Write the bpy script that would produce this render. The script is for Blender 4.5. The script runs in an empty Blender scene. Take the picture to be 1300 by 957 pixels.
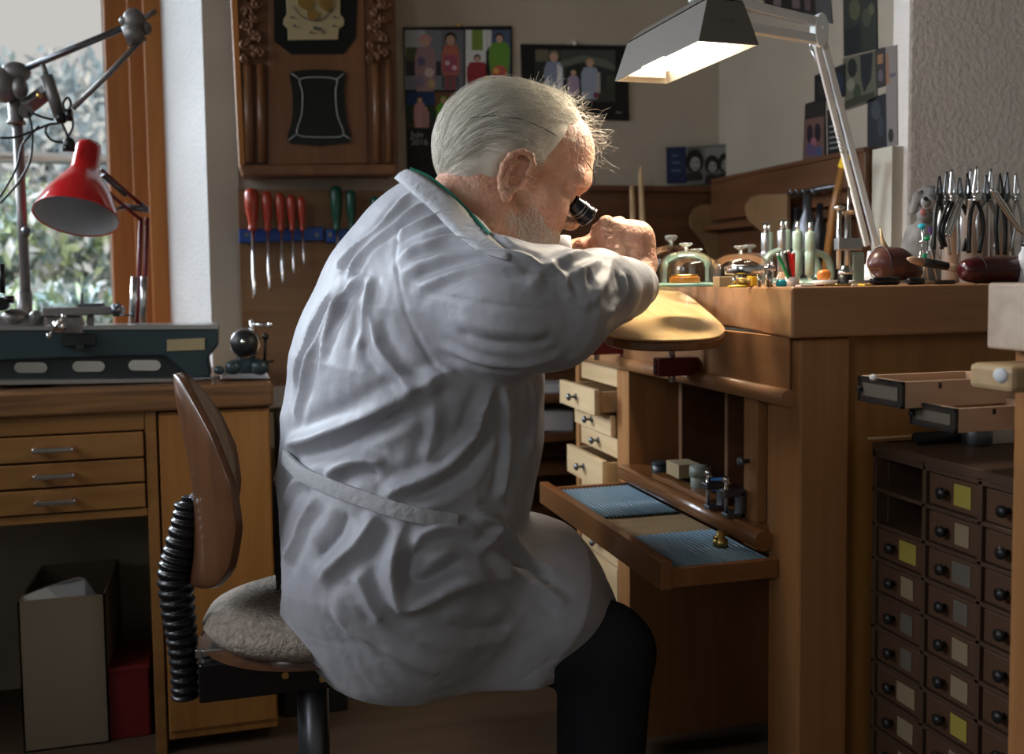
import bpy, bmesh, math, random
import numpy as np
from mathutils import Vector, Matrix, Euler
random.seed(7)
np.random.seed(7)
SC = bpy.context.scene
COL = SC.collection
PI = math.pi
R = math.radians

# ------------------------------------------------------------------ camera, world, lights, exposure
FPX = 1264.0
CAM = Vector((0.0, 0.0, 1.04))
YAW, PITCH, ROLL = R(15.5), R(3.67), R(0.7)
_F = Vector((math.sin(YAW) * math.cos(PITCH), math.cos(YAW) * math.cos(PITCH), -math.sin(PITCH)))
_R0 = Vector((math.cos(YAW), -math.sin(YAW), 0))
_U0 = _R0.cross(_F)
_R = _R0 * math.cos(ROLL) - _U0 * math.sin(ROLL)
_U = _R0 * math.sin(ROLL) + _U0 * math.cos(ROLL)


def ray(px, py):
    return _F * FPX + _R * (px - 650) - _U * (py - 433)


def at(px, py, X=None, Y=None, Z=None):
    """A point of the place: where the line of sight through photo pixel (px, py) meets a plane of the room."""
    d = ray(px, py)
    if X is not None:
        t = (X - CAM.x) / d.x
    elif Y is not None:
        t = (Y - CAM.y) / d.y
    else:
        t = (Z - CAM.z) / d.z
    return CAM + d * t


cd = bpy.data.cameras.new('camera')
cam = bpy.data.objects.new('camera', cd)
COL.objects.link(cam)
cd.sensor_width = 36.0
cd.lens = FPX / 1300 * 36
cd.shift_y = -45.5 / 1300
cd.clip_start = 0.05
m3 = Matrix((_R, _U, -_F)).transposed()
cam.matrix_world = Matrix.Translation(CAM) @ m3.to_4x4()
cd.dof.use_dof = True
cd.dof.focus_distance = 1.5
cd.dof.aperture_fstop = 4.0
SC.camera = cam

SC.view_settings.view_transform = 'Standard'
SC.view_settings.look = 'None'
SC.view_settings.gamma = 1
SC.view_settings.use_curve_mapping = False
SC.view_settings.exposure = 0.0

w = bpy.data.worlds.new('world')
SC.world = w
w.use_nodes = True
bg = w.node_tree.nodes['Background']
bg.inputs[0].default_value = (0.66, 0.63, 0.60, 1)
bg.inputs[1].default_value = 0.95


def area(name, loc, target, sx, sy, power, color, spread=180):
    ld = bpy.data.lights.new(name, 'AREA')
    ld.shape = 'RECTANGLE'
    ld.size, ld.size_y = sx, sy
    ld.energy = power
    ld.color = color
    ld.spread = R(spread)
    o = bpy.data.objects.new(name, ld)
    COL.objects.link(o)
    o.location = loc
    o.rotation_euler = (Vector(target) - Vector(loc)).to_track_quat('-Z', 'Y').to_euler()
    return o


# daylight through the window beside the lathe
area('window_daylight', (-3.0, 3.9, 2.55), (0.2, 1.6, 1.1), 2.2, 1.4, 300, (0.80, 0.90, 1.0), 130)
# added key and fill area lamps, set before unseen left-wall openings
area('added_side_key', (-1.97, 1.55, 1.9), (0.35, 1.45, 1.1), 1.3, 0.95, 12.5, (0.88, 0.93, 1.0), 100)
area('added_side_fill', (-1.97, -0.9, 1.95), (0.55, 1.5, 1.3), 0.8, 0.9, 1.8, (0.93, 0.96, 1.0), 62)


sun = bpy.data.lights.new('sun', 'SUN'); sun.energy = 1.6; sun.angle = R(12); sun.color = (1.0, 0.95, 0.88)
so = bpy.data.objects.new('sun', sun); COL.objects.link(so)
so.rotation_euler = Vector((0.12, 1.0, -0.75)).to_track_quat('-Z', 'Y').to_euler()

# ------------------------------------------------------------------ materials
MATS = {}


def node(nt, t, **kw):
    n = nt.nodes.new(t)
    for k, v in kw.items():
        if k == 'inp':
            for a, b in v.items():
                n.inputs[a].default_value = b
        else:
            setattr(n, k, v)
    return n


def mat(name, color=(0.5, 0.5, 0.5), rough=0.5, metal=0.0, spec=0.5, emit=None, strength=1.0, trans=0.0, ior=1.45, alpha=1.0, coat=0.0, sheen=0.0, sss=0.0):
    m = bpy.data.materials.new(name)
    m.use_nodes = True
    b = m.node_tree.nodes['Principled BSDF']
    b.inputs['Base Color'].default_value = (*color, 1)
    b.inputs['Roughness'].default_value = rough
    b.inputs['Metallic'].default_value = metal
    b.inputs['Specular IOR Level'].default_value = spec
    b.inputs['IOR'].default_value = ior
    b.inputs['Transmission Weight'].default_value = trans
    b.inputs['Coat Weight'].default_value = coat
    b.inputs['Sheen Weight'].default_value = sheen
    if sss:
        b.inputs['Subsurface Weight'].default_value = sss
        b.inputs['Subsurface Radius'].default_value = (0.012, 0.004, 0.002)
        b.inputs['Subsurface Scale'].default_value = 0.5
    if emit:
        b.inputs['Emission Color'].default_value = (*emit, 1)
        b.inputs['Emission Strength'].default_value = strength
    MATS[name] = m
    return m


def varied(name, c1, c2, scale=8, stretch=(1, 1, 1), rough=0.5, bump=0.0, bscale=None, detail=4, dist=0.0, metal=0.0, coat=0.0, sheen=0.0, sss=0.0, c3=None, spec=0.5, bdist=0.01):
    """Base colour mixed by stretched noise, with an optional bump of its own scale."""
    m = mat(name, c1, rough, metal, coat=coat, sheen=sheen, sss=sss, spec=spec)
    nt = m.node_tree
    b = nt.nodes['Principled BSDF']
    tc = node(nt, 'ShaderNodeTexCoord')
    mp = node(nt, 'ShaderNodeMapping')
    mp.inputs['Scale'].default_value = stretch
    nt.links.new(tc.outputs['Object'], mp.inputs['Vector'])
    nz = node(nt, 'ShaderNodeTexNoise', inp={'Scale': scale, 'Detail': detail, 'Distortion': dist})
    nt.links.new(mp.outputs[0], nz.inputs['Vector'])
    cr = node(nt, 'ShaderNodeValToRGB')
    cr.color_ramp.elements[0].position = 0.32
    cr.color_ramp.elements[1].position = 0.68
    cr.color_ramp.elements[0].color = (*c1, 1)
    cr.color_ramp.elements[1].color = (*c2, 1)
    if c3:
        e = cr.color_ramp.elements.new(0.5)
        e.color = (*c3, 1)
    nt.links.new(nz.outputs['Fac'], cr.inputs[0])
    nt.links.new(cr.outputs[0], b.inputs['Base Color'])
    if bump:
        bn = node(nt, 'ShaderNodeTexNoise', inp={'Scale': bscale or scale * 3, 'Detail': 3})
        nt.links.new((tc.outputs['Object'] if bscale else mp.outputs[0]), bn.inputs['Vector'])
        bp = node(nt, 'ShaderNodeBump', inp={'Strength': bump, 'Distance': bdist})
        nt.links.new(bn.outputs['Fac'], bp.inputs['Height'])
        nt.links.new(bp.outputs[0], b.inputs['Normal'])
    return m


def wood(name, c1, c2, axis='x', scale=6, rough=0.42, coat=0.15, bump=0.12):
    s = {'x': (0.35, 5, 5), 'y': (5, 0.35, 5), 'z': (5, 5, 0.35)}[axis]
    return varied(name, c1, c2, scale=scale, stretch=s, rough=rough, bump=bump, dist=0.9, detail=5, coat=coat, bdist=0.002)


wood('wood_bench', (0.30, 0.145, 0.066), (0.38, 0.195, 0.092), 'x')
wood('wood_bench_y', (0.28, 0.128, 0.05), (0.36, 0.175, 0.075), 'y')
wood('wood_bench_z', (0.29, 0.13, 0.046), (0.37, 0.175, 0.066), 'z')
wood('wood_dark', (0.085, 0.034, 0.014), (0.13, 0.055, 0.022), 'z')
wood('wood_dark_x', (0.085, 0.034, 0.014), (0.14, 0.06, 0.024), 'x')
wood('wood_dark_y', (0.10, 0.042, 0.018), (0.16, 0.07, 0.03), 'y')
wood('wood_pale', (0.52, 0.36, 0.19), (0.66, 0.48, 0.28), 'y', rough=0.5)
wood('wood_orange', (0.27, 0.115, 0.028), (0.35, 0.16, 0.04), 'z', scale=5)
wood('wood_orange_x', (0.22, 0.10, 0.028), (0.29, 0.14, 0.04), 'x', scale=5)
wood('wood_worn', (0.09, 0.04, 0.015), (0.22, 0.10, 0.03), 'x', scale=9, rough=0.6)
wood('wood_frame', (0.30, 0.105, 0.022), (0.40, 0.155, 0.035), 'z', scale=5, rough=0.5)
wood('wood_clock', (0.12, 0.05, 0.022), (0.18, 0.08, 0.034), 'z', scale=5)
wood('wood_peg', (0.17, 0.085, 0.035), (0.24, 0.13, 0.055), 'x', scale=4, rough=0.6)
wood('wood_chair', (0.075, 0.03, 0.014), (0.11, 0.046, 0.02), 'z', scale=6, coat=0.3, rough=0.3)
wood('wood_rest', (0.62, 0.40, 0.17), (0.72, 0.50, 0.24), 'y', scale=8, coat=0.6, rough=0.25)
wood('wood_rest_edge', (0.16, 0.06, 0.02), (0.22, 0.09, 0.03), 'y', coat=0.5, rough=0.3)
wood('wood_plank', (0.36, 0.27, 0.20), (0.46, 0.36, 0.28), 'x', scale=5, rough=0.6)
wood('wood_raw', (0.40, 0.26, 0.17), (0.52, 0.36, 0.25), 'x', scale=7, rough=0.7)
wood('wood_black', (0.018, 0.013, 0.010), (0.035, 0.024, 0.018), 'x')
wood('wood_board', (0.36, 0.24, 0.12), (0.46, 0.32, 0.17), 'x', scale=5, rough=0.6)
varied('plaster_wall', (0.37, 0.33, 0.265), (0.43, 0.385, 0.31), 3, rough=0.9, bump=0.25, bscale=60, bdist=0.003)
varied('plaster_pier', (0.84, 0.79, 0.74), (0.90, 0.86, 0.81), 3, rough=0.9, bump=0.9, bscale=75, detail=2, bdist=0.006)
varied('plaster_white', (0.44, 0.43, 0.42), (0.52, 0.51, 0.50), 3, rough=0.9, bump=0.8, bscale=90, bdist=0.004)
varied('floor_wood', (0.07, 0.045, 0.03), (0.10, 0.065, 0.04), 4, stretch=(0.4, 4, 4), rough=0.5)
mat('cream', (0.62, 0.58, 0.48), 0.6)
mat('white_paint', (0.80, 0.80, 0.79), 0.35)
mat('steel', (0.55, 0.56, 0.57), 0.28, 1.0)
mat('steel_bright', (0.82, 0.83, 0.85), 0.16, 1.0)
mat('steel_dark', (0.16, 0.17, 0.19), 0.35, 0.9)
mat('aluminium', (0.80, 0.80, 0.80), 0.3, 0.6)
mat('iron_grey', (0.20, 0.19, 0.185), 0.45, 0.5)
mat('brass', (0.62, 0.42, 0.14), 0.3, 1.0)
mat('brass_plate', (0.42, 0.35, 0.20), 0.45, 0.35)
mat('black', (0.012, 0.012, 0.013), 0.4)
mat('black_gloss', (0.010, 0.010, 0.012), 0.15)
mat('rubber', (0.008, 0.008, 0.010), 0.32)
mat('lathe_green', (0.026, 0.046, 0.054), 0.35)
mat('lathe_dark', (0.015, 0.02, 0.022), 0.4)
mat('red_paint', (0.55, 0.012, 0.015), 0.2, coat=0.5)
mat('red_metal', (0.16, 0.012, 0.015), 0.4)
mat('lamp_inside', (0.42, 0.43, 0.45), 0.5)
mat('blue_plastic', (0.01, 0.06, 0.28), 0.45)
mat('red_handle', (0.38, 0.04, 0.018), 0.3, coat=0.3)
mat('green_handle', (0.005, 0.07, 0.045), 0.3)
mat('green_bright', (0.01, 0.30, 0.12), 0.3)
mat('green_dark', (0.006, 0.045, 0.035), 0.4)
mat('press_green', (0.30, 0.40, 0.34), 0.3, 0.3)
mat('lamp_grey', (0.16, 0.145, 0.13), 0.45, 0.2)
mat('lamp_white', (0.74, 0.76, 0.76), 0.32)
mat('lamp_reflector', (0.80, 0.76, 0.62), 0.5)
mat('label_yellow', (0.30, 0.24, 0.04), 0.7)
mat('label_paper', (0.22, 0.17, 0.10), 0.8)
mat('label_white', (0.72, 0.70, 0.66), 0.7)
mat('burgundy', (0.055, 0.006, 0.010), 0.28, coat=0.4)
mat('blower', (0.075, 0.030, 0.026), 0.3)
mat('cardboard', (0.36, 0.27, 0.15), 0.8)
mat('box_tan', (0.20, 0.16, 0.11), 0.8)
mat('paper_grey', (0.52, 0.53, 0.55), 0.8)
mat('tub_grey', (0.22, 0.24, 0.20), 0.5)
mat('tub_black', (0.02, 0.028, 0.032), 0.35)
mat('blue_cloth', (0.02, 0.08, 0.22), 0.8)
mat('aqua', (0.42, 0.72, 0.62), 0.3)
mat('red_bright', (0.70, 0.02, 0.02), 0.35)
mat('yellow_bright', (0.85, 0.55, 0.02), 0.4)
mat('turquoise', (0.02, 0.42, 0.55), 0.35)
mat('violet', (0.12, 0.03, 0.22), 0.4)
mat('orange_wood', (0.62, 0.20, 0.03), 0.3, coat=0.4)


def thin_glass(name, tint, refl=1.0):
    """A thin pane or blown wall: light goes straight through, the surface mirrors at grazing angles."""
    m = bpy.data.materials.new(name); m.use_nodes = True; nt = m.node_tree; nt.nodes.clear()
    o = node(nt, 'ShaderNodeOutputMaterial'); mx = node(nt, 'ShaderNodeMixShader')
    t = node(nt, 'ShaderNodeBsdfTransparent'); t.inputs[0].default_value = (*tint, 1)
    g = node(nt, 'ShaderNodeBsdfGlossy'); g.inputs['Roughness'].default_value = 0.03
    f = node(nt, 'ShaderNodeLayerWeight'); f.inputs['Blend'].default_value = 0.28
    mm = node(nt, 'ShaderNodeMath', operation='MULTIPLY'); mm.inputs[1].default_value = refl
    nt.links.new(f.outputs['Fresnel'], mm.inputs[0]); nt.links.new(mm.outputs[0], mx.inputs[0])
    nt.links.new(t.outputs[0], mx.inputs[1]); nt.links.new(g.outputs[0], mx.inputs[2]); nt.links.new(mx.outputs[0], o.inputs[0])
    MATS[name] = m


thin_glass('glass', (0.99, 0.997, 0.995), 0.8)
thin_glass('window_glass', (0.97, 0.98, 0.98), 0.35)
mat('clock_glass', (0.012, 0.013, 0.012), 0.06)
mat('bevel_glass', (0.32, 0.36, 0.33), 0.15)
mat('mat_rib', (0.20, 0.30, 0.38), 0.3)
mat('mat_groove', (0.008, 0.01, 0.012), 0.5)
mat('green_shirt', (0.0, 0.12, 0.075), 0.8)


# ------------------------------------------------------------------ builders
def tag(o, label=None, cat=None, group=None, kind=None):
    if label: o['label'] = label
    if cat: o['category'] = cat
    if group: o['group'] = group
    if kind: o['kind'] = kind
    return o


def thing(name, label, cat, loc=(0, 0, 0), rz=0.0, group=None, rot=None):
    o = bpy.data.objects.new(name, None)
    COL.objects.link(o)
    o.empty_display_size = 0.05
    o.location = loc
    o.rotation_euler = rot if rot else (0, 0, rz)
    return tag(o, label, cat, group)


def copy_tree(o, parent=None):
    c = o.copy()
    COL.objects.link(c)
    c.parent = parent
    for ch in [x for x in ALL_CHILDREN.get(o.name, [])]:
        copy_tree(ch, c)
    return c


ALL_CHILDREN = {}


def basis(d):
    d = Vector(d).normalized()
    a = Vector((0, 0, 1)) if abs(d.z) < 0.9 else Vector((1, 0, 0))
    x = d.cross(a).normalized()
    return x, x.cross(d).normalized(), d


class MB:
    def __init__(self):
        self.v, self.f, self.mi, self.sm = [], [], [], []

    def add(self, vs, fs, mi=0, smooth=False, M=None):
        n = len(self.v)
        for p in vs:
            p = Vector(p)
            self.v.append(M @ p if M else p)
        for f in fs:
            self.f.append([i + n for i in f])
            self.mi.append(mi)
            self.sm.append(smooth)
        return self

    def box(self, a, b, mi=0, M=None):
        x0, y0, z0 = [min(a[i], b[i]) for i in range(3)]
        x1, y1, z1 = [max(a[i], b[i]) for i in range(3)]
        vs = [(x0, y0, z0), (x1, y0, z0), (x1, y1, z0), (x0, y1, z0), (x0, y0, z1), (x1, y0, z1), (x1, y1, z1), (x0, y1, z1)]
        fs = [(0, 3, 2, 1), (4, 5, 6, 7), (0, 1, 5, 4), (1, 2, 6, 5), (2, 3, 7, 6), (3, 0, 4, 7)]
        return self.add(vs, fs, mi, False, M)

    def cbox(self, c, s, mi=0, M=None):
        return self.box([c[i] - s[i] / 2 for i in range(3)], [c[i] + s[i] / 2 for i in range(3)], mi, M)

    def hexa(self, bot, top, mi=0):
        """A box between two quads with the same winding (seen from above, anticlockwise)."""
        return self.add(list(bot) + list(top), [(0, 3, 2, 1), (4, 5, 6, 7), (0, 1, 5, 4), (1, 2, 6, 5), (2, 3, 7, 6), (3, 0, 4, 7)], mi)

    def tube(self, pts, r, n=10, mi=0, caps=True, smooth=True, flat=1.0, up=None):
        pts = [Vector(p) for p in pts]
        rs = r if isinstance(r, (list, tuple)) else [r] * len(pts)
        vs, fs = [], []
        px = None
        for i, p in enumerate(pts):
            d = (pts[min(i + 1, len(pts) - 1)] - pts[max(i - 1, 0)])
            d.normalize()
            if px is None:
                px, py, _ = basis(d)
                if up is not None:
                    py = (Vector(up) - d * d.dot(Vector(up))).normalized()
                    px = d.cross(py)
            else:
                px = (px - d * px.dot(d)).normalized()
                py = d.cross(px) * -1
                py = px.cross(d)
            for k in range(n):
                a = 2 * PI * k / n
                vs.append(p + (px * math.cos(a) + py * math.sin(a) * flat) * rs[i])
        for i in range(len(pts) - 1):
            for k in range(n):
                a, b = i * n + k, i * n + (k + 1) % n
                fs.append((a, b, b + n, a + n))
        self.add(vs, fs, mi, smooth)
        if caps:
            m = len(self.v) - len(vs)
            self.f.append([m + k for k in range(n)][::-1]); self.mi.append(mi); self.sm.append(False)
            self.f.append([m + (len(pts) - 1) * n + k for k in range(n)]); self.mi.append(mi); self.sm.append(False)
        return self

    def cyl(self, a, b, r, r2=None, n=16, mi=0, smooth=True):
        return self.tube([a, b], [r, r if r2 is None else r2], n, mi, True, smooth)

    def lathe(self, prof, n=24, mi=0, M=None, smooth=True, closed=False):
        """prof: [(radius, height)], turned round z."""
        vs, fs = [], []
        for r_, z_ in prof:
            for k in range(n):
                a = 2 * PI * k / n
                vs.append((r_ * math.cos(a), r_ * math.sin(a), z_))
        m = len(prof)
        for i in range(m - 1 + (1 if closed else 0)):
            j = (i + 1) % m
            for k in range(n):
                fs.append((i * n + k, i * n + (k + 1) % n, j * n + (k + 1) % n, j * n + k))
        if not closed:
            fs.append(tuple(range(n))[::-1])
            fs.append(tuple((m - 1) * n + k for k in range(n)))
        return self.add(vs, fs, mi, smooth, M)

    def ell(self, c, r, n=16, m=10, mi=0, M=None):
        if not isinstance(r, (list, tuple)): r = (r, r, r)
        vs = [(c[0], c[1], c[2] - r[2])]
        for i in range(1, m):
            t = -PI / 2 + PI * i / m
            for k in range(n):
                a = 2 * PI * k / n
                vs.append((c[0] + r[0] * math.cos(t) * math.cos(a), c[1] + r[1] * math.cos(t) * math.sin(a), c[2] + r[2] * math.sin(t)))
        vs.append((c[0], c[1], c[2] + r[2]))
        fs = [(0, 1 + (k + 1) % n, 1 + k) for k in range(n)]
        for i in range(m - 2):
            for k in range(n):
                a, b = 1 + i * n + k, 1 + i * n + (k + 1) % n
                fs.append((a, b, b + n, a + n))
        l = len(vs) - 1
        q = 1 + (m - 2) * n
        fs += [(l, q + k, q + (k + 1) % n) for k in range(n)]
        return self.add(vs, fs, mi, True, M)

    def prism(self, poly, d, mi=0, smooth=False, M=None):
        """poly: coplanar 3D points; d: extrusion vector."""
        d = Vector(d)
        poly = [Vector(p) for p in poly]
        n = len(poly)
        nrm = Vector((0, 0, 0))
        for i in range(n):
            nrm += poly[i].cross(poly[(i + 1) % n])
        if nrm.dot(d) > 0: poly = poly[::-1]
        vs = poly + [p + d for p in poly]
        fs = [tuple(range(n)), tuple(range(n, 2 * n))[::-1]]
        sides = [((i + 1) % n, i, i + n, (i + 1) % n + n) for i in range(n)]
        k = len(self.f)
        self.add(vs, fs, mi, False, M)
        n0 = len(self.v) - 2 * n
        for s in sides:
            self.f.append([i + n0 for i in s]); self.mi.append(mi); self.sm.append(smooth)
        return self

    def quad(self, pts, mi=0):
        return self.add(pts, [tuple(range(len(pts)))], mi)

    def build(self, name, mats, parent=None, bevel=0.0, seg=2, label=None, subsurf=0):
        me = bpy.data.meshes.new(name)
        me.from_pydata([tuple(p) for p in self.v], [], [tuple(f) for f in self.f])
        if isinstance(mats, str): mats = [mats]
        for m_ in mats: me.materials.append(MATS[m_])
        me.polygons.foreach_set('material_index', self.mi)
        me.polygons.foreach_set('use_smooth', self.sm)
        me.update()
        bm = bmesh.new(); bm.from_mesh(me)
        bmesh.ops.recalc_face_normals(bm, faces=bm.faces)
        bm.to_mesh(me); bm.free()
        o = bpy.data.objects.new(name, me)
        COL.objects.link(o)
        if parent is not None:
            o.parent = parent
            ALL_CHILDREN.setdefault(parent.name, []).append(o)
        if bevel:
            b = o.modifiers.new('bevel', 'BEVEL')
            b.width = bevel; b.segments = seg; b.limit_method = 'ANGLE'; b.angle_limit = R(40)
            b.harden_normals = False
        if subsurf:
            s = o.modifiers.new('sub', 'SUBSURF'); s.levels = subsurf; s.render_levels = subsurf
        if label: o['label'] = label
        return o


def local(o, p):
    """A world point in the frame of a thing that has not been updated by the depsgraph yet."""
    M = Matrix.Translation(o.location) @ o.rotation_euler.to_matrix().to_4x4()
    return M.inverted() @ Vector(p)


def struct(name, mb, mats, parent=None, bevel=0.0, label=None):
    o = mb.build(name, mats, parent, bevel)
    if parent is None: o['kind'] = 'structure'
    if label: o['label'] = label
    return o


def catmull(P, n=6, closed=False):
    P = [Vector(p) for p in P]
    out = []
    N = len(P)
    rng = range(N if closed else N - 1)
    for i in rng:
        if closed:
            a, b, c, d = P[(i - 1) % N], P[i], P[(i + 1) % N], P[(i + 2) % N]
        else:
            a, b, c, d = P[max(i - 1, 0)], P[i], P[i + 1], P[min(i + 2, N - 1)]
        for k in range(n):
            t = k / n
            out.append(0.5 * ((2 * b) + (c - a) * t + (2 * a - 5 * b + 4 * c - d) * t * t + (3 * b - a - 3 * c + d) * t ** 3))
    if not closed: out.append(P[-1])
    return out
# ------------------------------------------------------------------ the room
YB = 2.75       # back wall
XR = 1.416      # right wall of the recess
m = MB(); m.box((-2.1, -1.7, -0.05), (2.5, 3.1, 0.0)); struct('floor', m, 'floor_wood')
m = MB(); m.box((-2.1, -1.7, 2.5), (2.5, 3.1, 2.55)); struct('ceiling', m, 'plaster_wall')
# back wall with the window opening; its right reveal is splayed
m = MB()
rx0, rx1 = -0.062, -0.186
m.box((rx0, YB, 0), (2.5, 3.1, 2.5))
m.box((-2.1, YB, 0), (-1.95, 3.1, 2.5))
m.box((-1.95, YB, 0), (rx0, 3.1, 0.80))
m.box((-1.95, YB, 2.3), (rx0, 3.1, 2.5))
struct('wall_back', m, 'plaster_wall')
m = MB()
m.prism([(rx0 + 0.001, YB - 0.002, 0.8), (rx1, 2.95, 0.8), (rx1, 3.1, 0.8), (rx0 + 0.001, 3.1, 0.8)], (0, 0, 1.5))
struct('trim_1', m, 'plaster_white', label='bright splayed plaster reveal beside the window')
m = MB(); m.box((rx0, YB - 0.006, 0), (0.018, YB + 0.01, 2.5)); struct('trim_2', m, 'plaster_wall')
m = MB(); m.box((-1.97, YB - 0.03, 0.78), (rx0, 2.96, 0.805)); struct('trim_3', m, 'wood_frame')
# window: stepped wooden frame, sash, pane
m = MB()
m.box((rx1 - 0.035, 2.93, 0.8), (rx1 + 0.03, 3.06, 2.3))
m.box((rx1 - 0.078, 2.955, 0.8), (rx1 - 0.033, 3.06, 2.3))
m.box((rx1 - 0.14, 2.975, 0.8), (rx1 - 0.076, 3.06, 2.3))
m.box((-1.97, 2.95, 2.2), (rx1, 3.06, 2.3)); m.box((-1.97, 2.95, 0.8), (-1.89, 3.06, 2.3)); m.box((-1.97, 2.95, 0.79), (rx1, 3.06, 0.83))
win = struct('window_1', m, 'wood_frame', bevel=0.004)
m = MB()
m.box((rx1 - 0.146, 2.982, 0.83), (rx1 - 0.136, 3.0, 2.2))
m.build('sash_seal', 'white_paint', win)
m = MB(); m.box((-1.90, 2.995, 0.83), (rx1 - 0.136, 2.999, 2.2)); m.build('pane', 'window_glass', win)
# right wall of the recess, pier and the rest of the shell
m = MB(); m.box((XR, 1.87, 0), (XR + 0.2, YB + 0.01, 2.5)); struct('wall_right', m, 'plaster_wall')
m = MB(); m.box((XR - 0.001, 1.868, 0), (2.5, 1.93, 2.5)); struct('wall_pier', m, 'plaster_pier', bevel=0.006)
m = MB(); m.box((XR - 0.03, 1.885, 1.0), (XR + 0.01, 1.955, 1.315)); struct('trim_4', m, 'cream')
m = MB(); m.box((2.4, -1.7, 0), (2.5, 1.8, 2.5)); struct('wall_east', m, 'plaster_wall')
m = MB(); m.box((-2.1, -1.7, 0), (2.5, -1.6, 2.5)); struct('wall_rear', m, 'plaster_wall')
m = MB()
m.box((-2.1, -1.7, 0), (-2.0, -1.4, 2.5)); m.box((-2.1, -0.4, 0), (-2.0, 0.8, 2.5)); m.box((-2.1, 2.3, 0), (-2.0, 3.0, 2.5)); m.box((-2.1, -1.4, 0), (-2.0, 2.3, 1.35)); m.box((-2.1, -1.4, 2.45), (-2.0, 2.3, 2.5))
struct('wall_left', m, 'plaster_wall')
m = MB()
for y0_, y1_ in ((0.8, 2.3), (-1.4, -0.4)):
    for a, b in (((-2.07, y0_, 1.35), (-2.03, y0_ + 0.06, 2.45)), ((-2.07, y1_ - 0.06, 1.35), (-2.03, y1_, 2.45)), ((-2.07, y0_, 1.35), (-2.03, y1_, 1.41)), ((-2.07, y0_, 2.39), (-2.03, y1_, 2.45))):
        m.box(a, b)
struct('added_side_window', m, 'wood_frame')  # unseen frames, added to give the left-side lamps their openings

# ------------------------------------------------------------------ outdoors beyond the window
m = MB(); m.box((-12, 3.4, -1.0), (6, 30, -0.9)); struct('ground_outside', m, 'floor_wood')
m = MB()
zr = at(60, 201, Y=4.2).z
m.tube([(-3, 4.2, zr), (0.6, 4.2, zr)], 0.022, 10)
for x in (-2.4, -1.0, 0.4): m.tube([(x, 4.2, -0.9), (x, 4.2, zr)], 0.02, 8)
tag(m.build('terrace_railing', 'steel'), 'round metal rail crossing the view outside the window', 'railing')
varied('leaf_haze', (0.46, 0.60, 0.70), (0.62, 0.74, 0.80), 3, rough=0.8)  # haze of the air put into the leaf colour as pale blue
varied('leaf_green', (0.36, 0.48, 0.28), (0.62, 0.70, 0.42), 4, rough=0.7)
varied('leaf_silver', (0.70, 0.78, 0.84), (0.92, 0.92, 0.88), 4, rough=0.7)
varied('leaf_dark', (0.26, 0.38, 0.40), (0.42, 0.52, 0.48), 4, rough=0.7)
mat('bark', (0.12, 0.09, 0.07), 0.9)


def tree(name, label, cat, c, rx, rz, n, size, mats, seed):
    rnd = random.Random(seed)
    t = thing(name, label, cat, (c[0], c[1], -0.9))
    h = c[2] + 0.9
    tr = MB(); tr.tube([(0, 0, 0), (0.05, 0, h * 0.5), (0, 0, h)], [0.09, 0.07, 0.03], 8); tr.build('trunk', 'bark', t)
    m = MB()
    for i in range(n):
        while True:
            p = Vector((rnd.uniform(-1, 1), rnd.uniform(-1, 1), rnd.uniform(-1, 1)))
            if p.length < 1: break
        p = p * (0.6 + 0.4 * rnd.random())
        q = Vector((p.x * rx, p.y * rx, h + p.z * rz))
        e = Euler((rnd.uniform(0, 6), rnd.uniform(0, 6), rnd.uniform(0, 6))).to_matrix()
        s = size * rnd.uniform(0.5, 1.3)
        m.add([q + e @ Vector(v) * s for v in ((-1, 0, 0), (0, -0.45, 0.1), (1, 0, 0), (0, 0.45, 0.1))], [(0, 1, 2, 3)], rnd.randrange(len(mats)))
    m.build('foliage', mats, t)


def tz(px, py, Y): return at(px, py, Y=Y)
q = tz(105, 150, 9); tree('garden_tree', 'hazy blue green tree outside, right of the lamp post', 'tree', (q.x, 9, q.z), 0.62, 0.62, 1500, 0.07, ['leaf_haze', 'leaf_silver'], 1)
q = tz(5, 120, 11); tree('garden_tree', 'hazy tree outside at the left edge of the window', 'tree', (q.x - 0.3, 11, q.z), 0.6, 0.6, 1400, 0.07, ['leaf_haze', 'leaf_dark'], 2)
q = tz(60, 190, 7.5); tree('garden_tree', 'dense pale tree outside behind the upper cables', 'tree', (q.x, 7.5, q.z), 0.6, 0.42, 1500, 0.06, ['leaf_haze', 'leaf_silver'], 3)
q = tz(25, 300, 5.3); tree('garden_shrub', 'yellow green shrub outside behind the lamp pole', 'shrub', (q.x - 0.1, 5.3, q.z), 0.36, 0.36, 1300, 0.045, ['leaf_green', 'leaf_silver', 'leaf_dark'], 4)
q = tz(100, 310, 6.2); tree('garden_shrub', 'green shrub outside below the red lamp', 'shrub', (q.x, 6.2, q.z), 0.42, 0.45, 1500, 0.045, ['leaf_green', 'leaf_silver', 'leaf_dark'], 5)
q = tz(70, 402, 4.72); tree('garden_shrub', 'low green shrub outside just above the lathe', 'shrub', (q.x, 4.72, q.z), 0.4, 0.18, 1300, 0.04, ['leaf_green', 'leaf_dark', 'leaf_silver'], 6)

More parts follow.
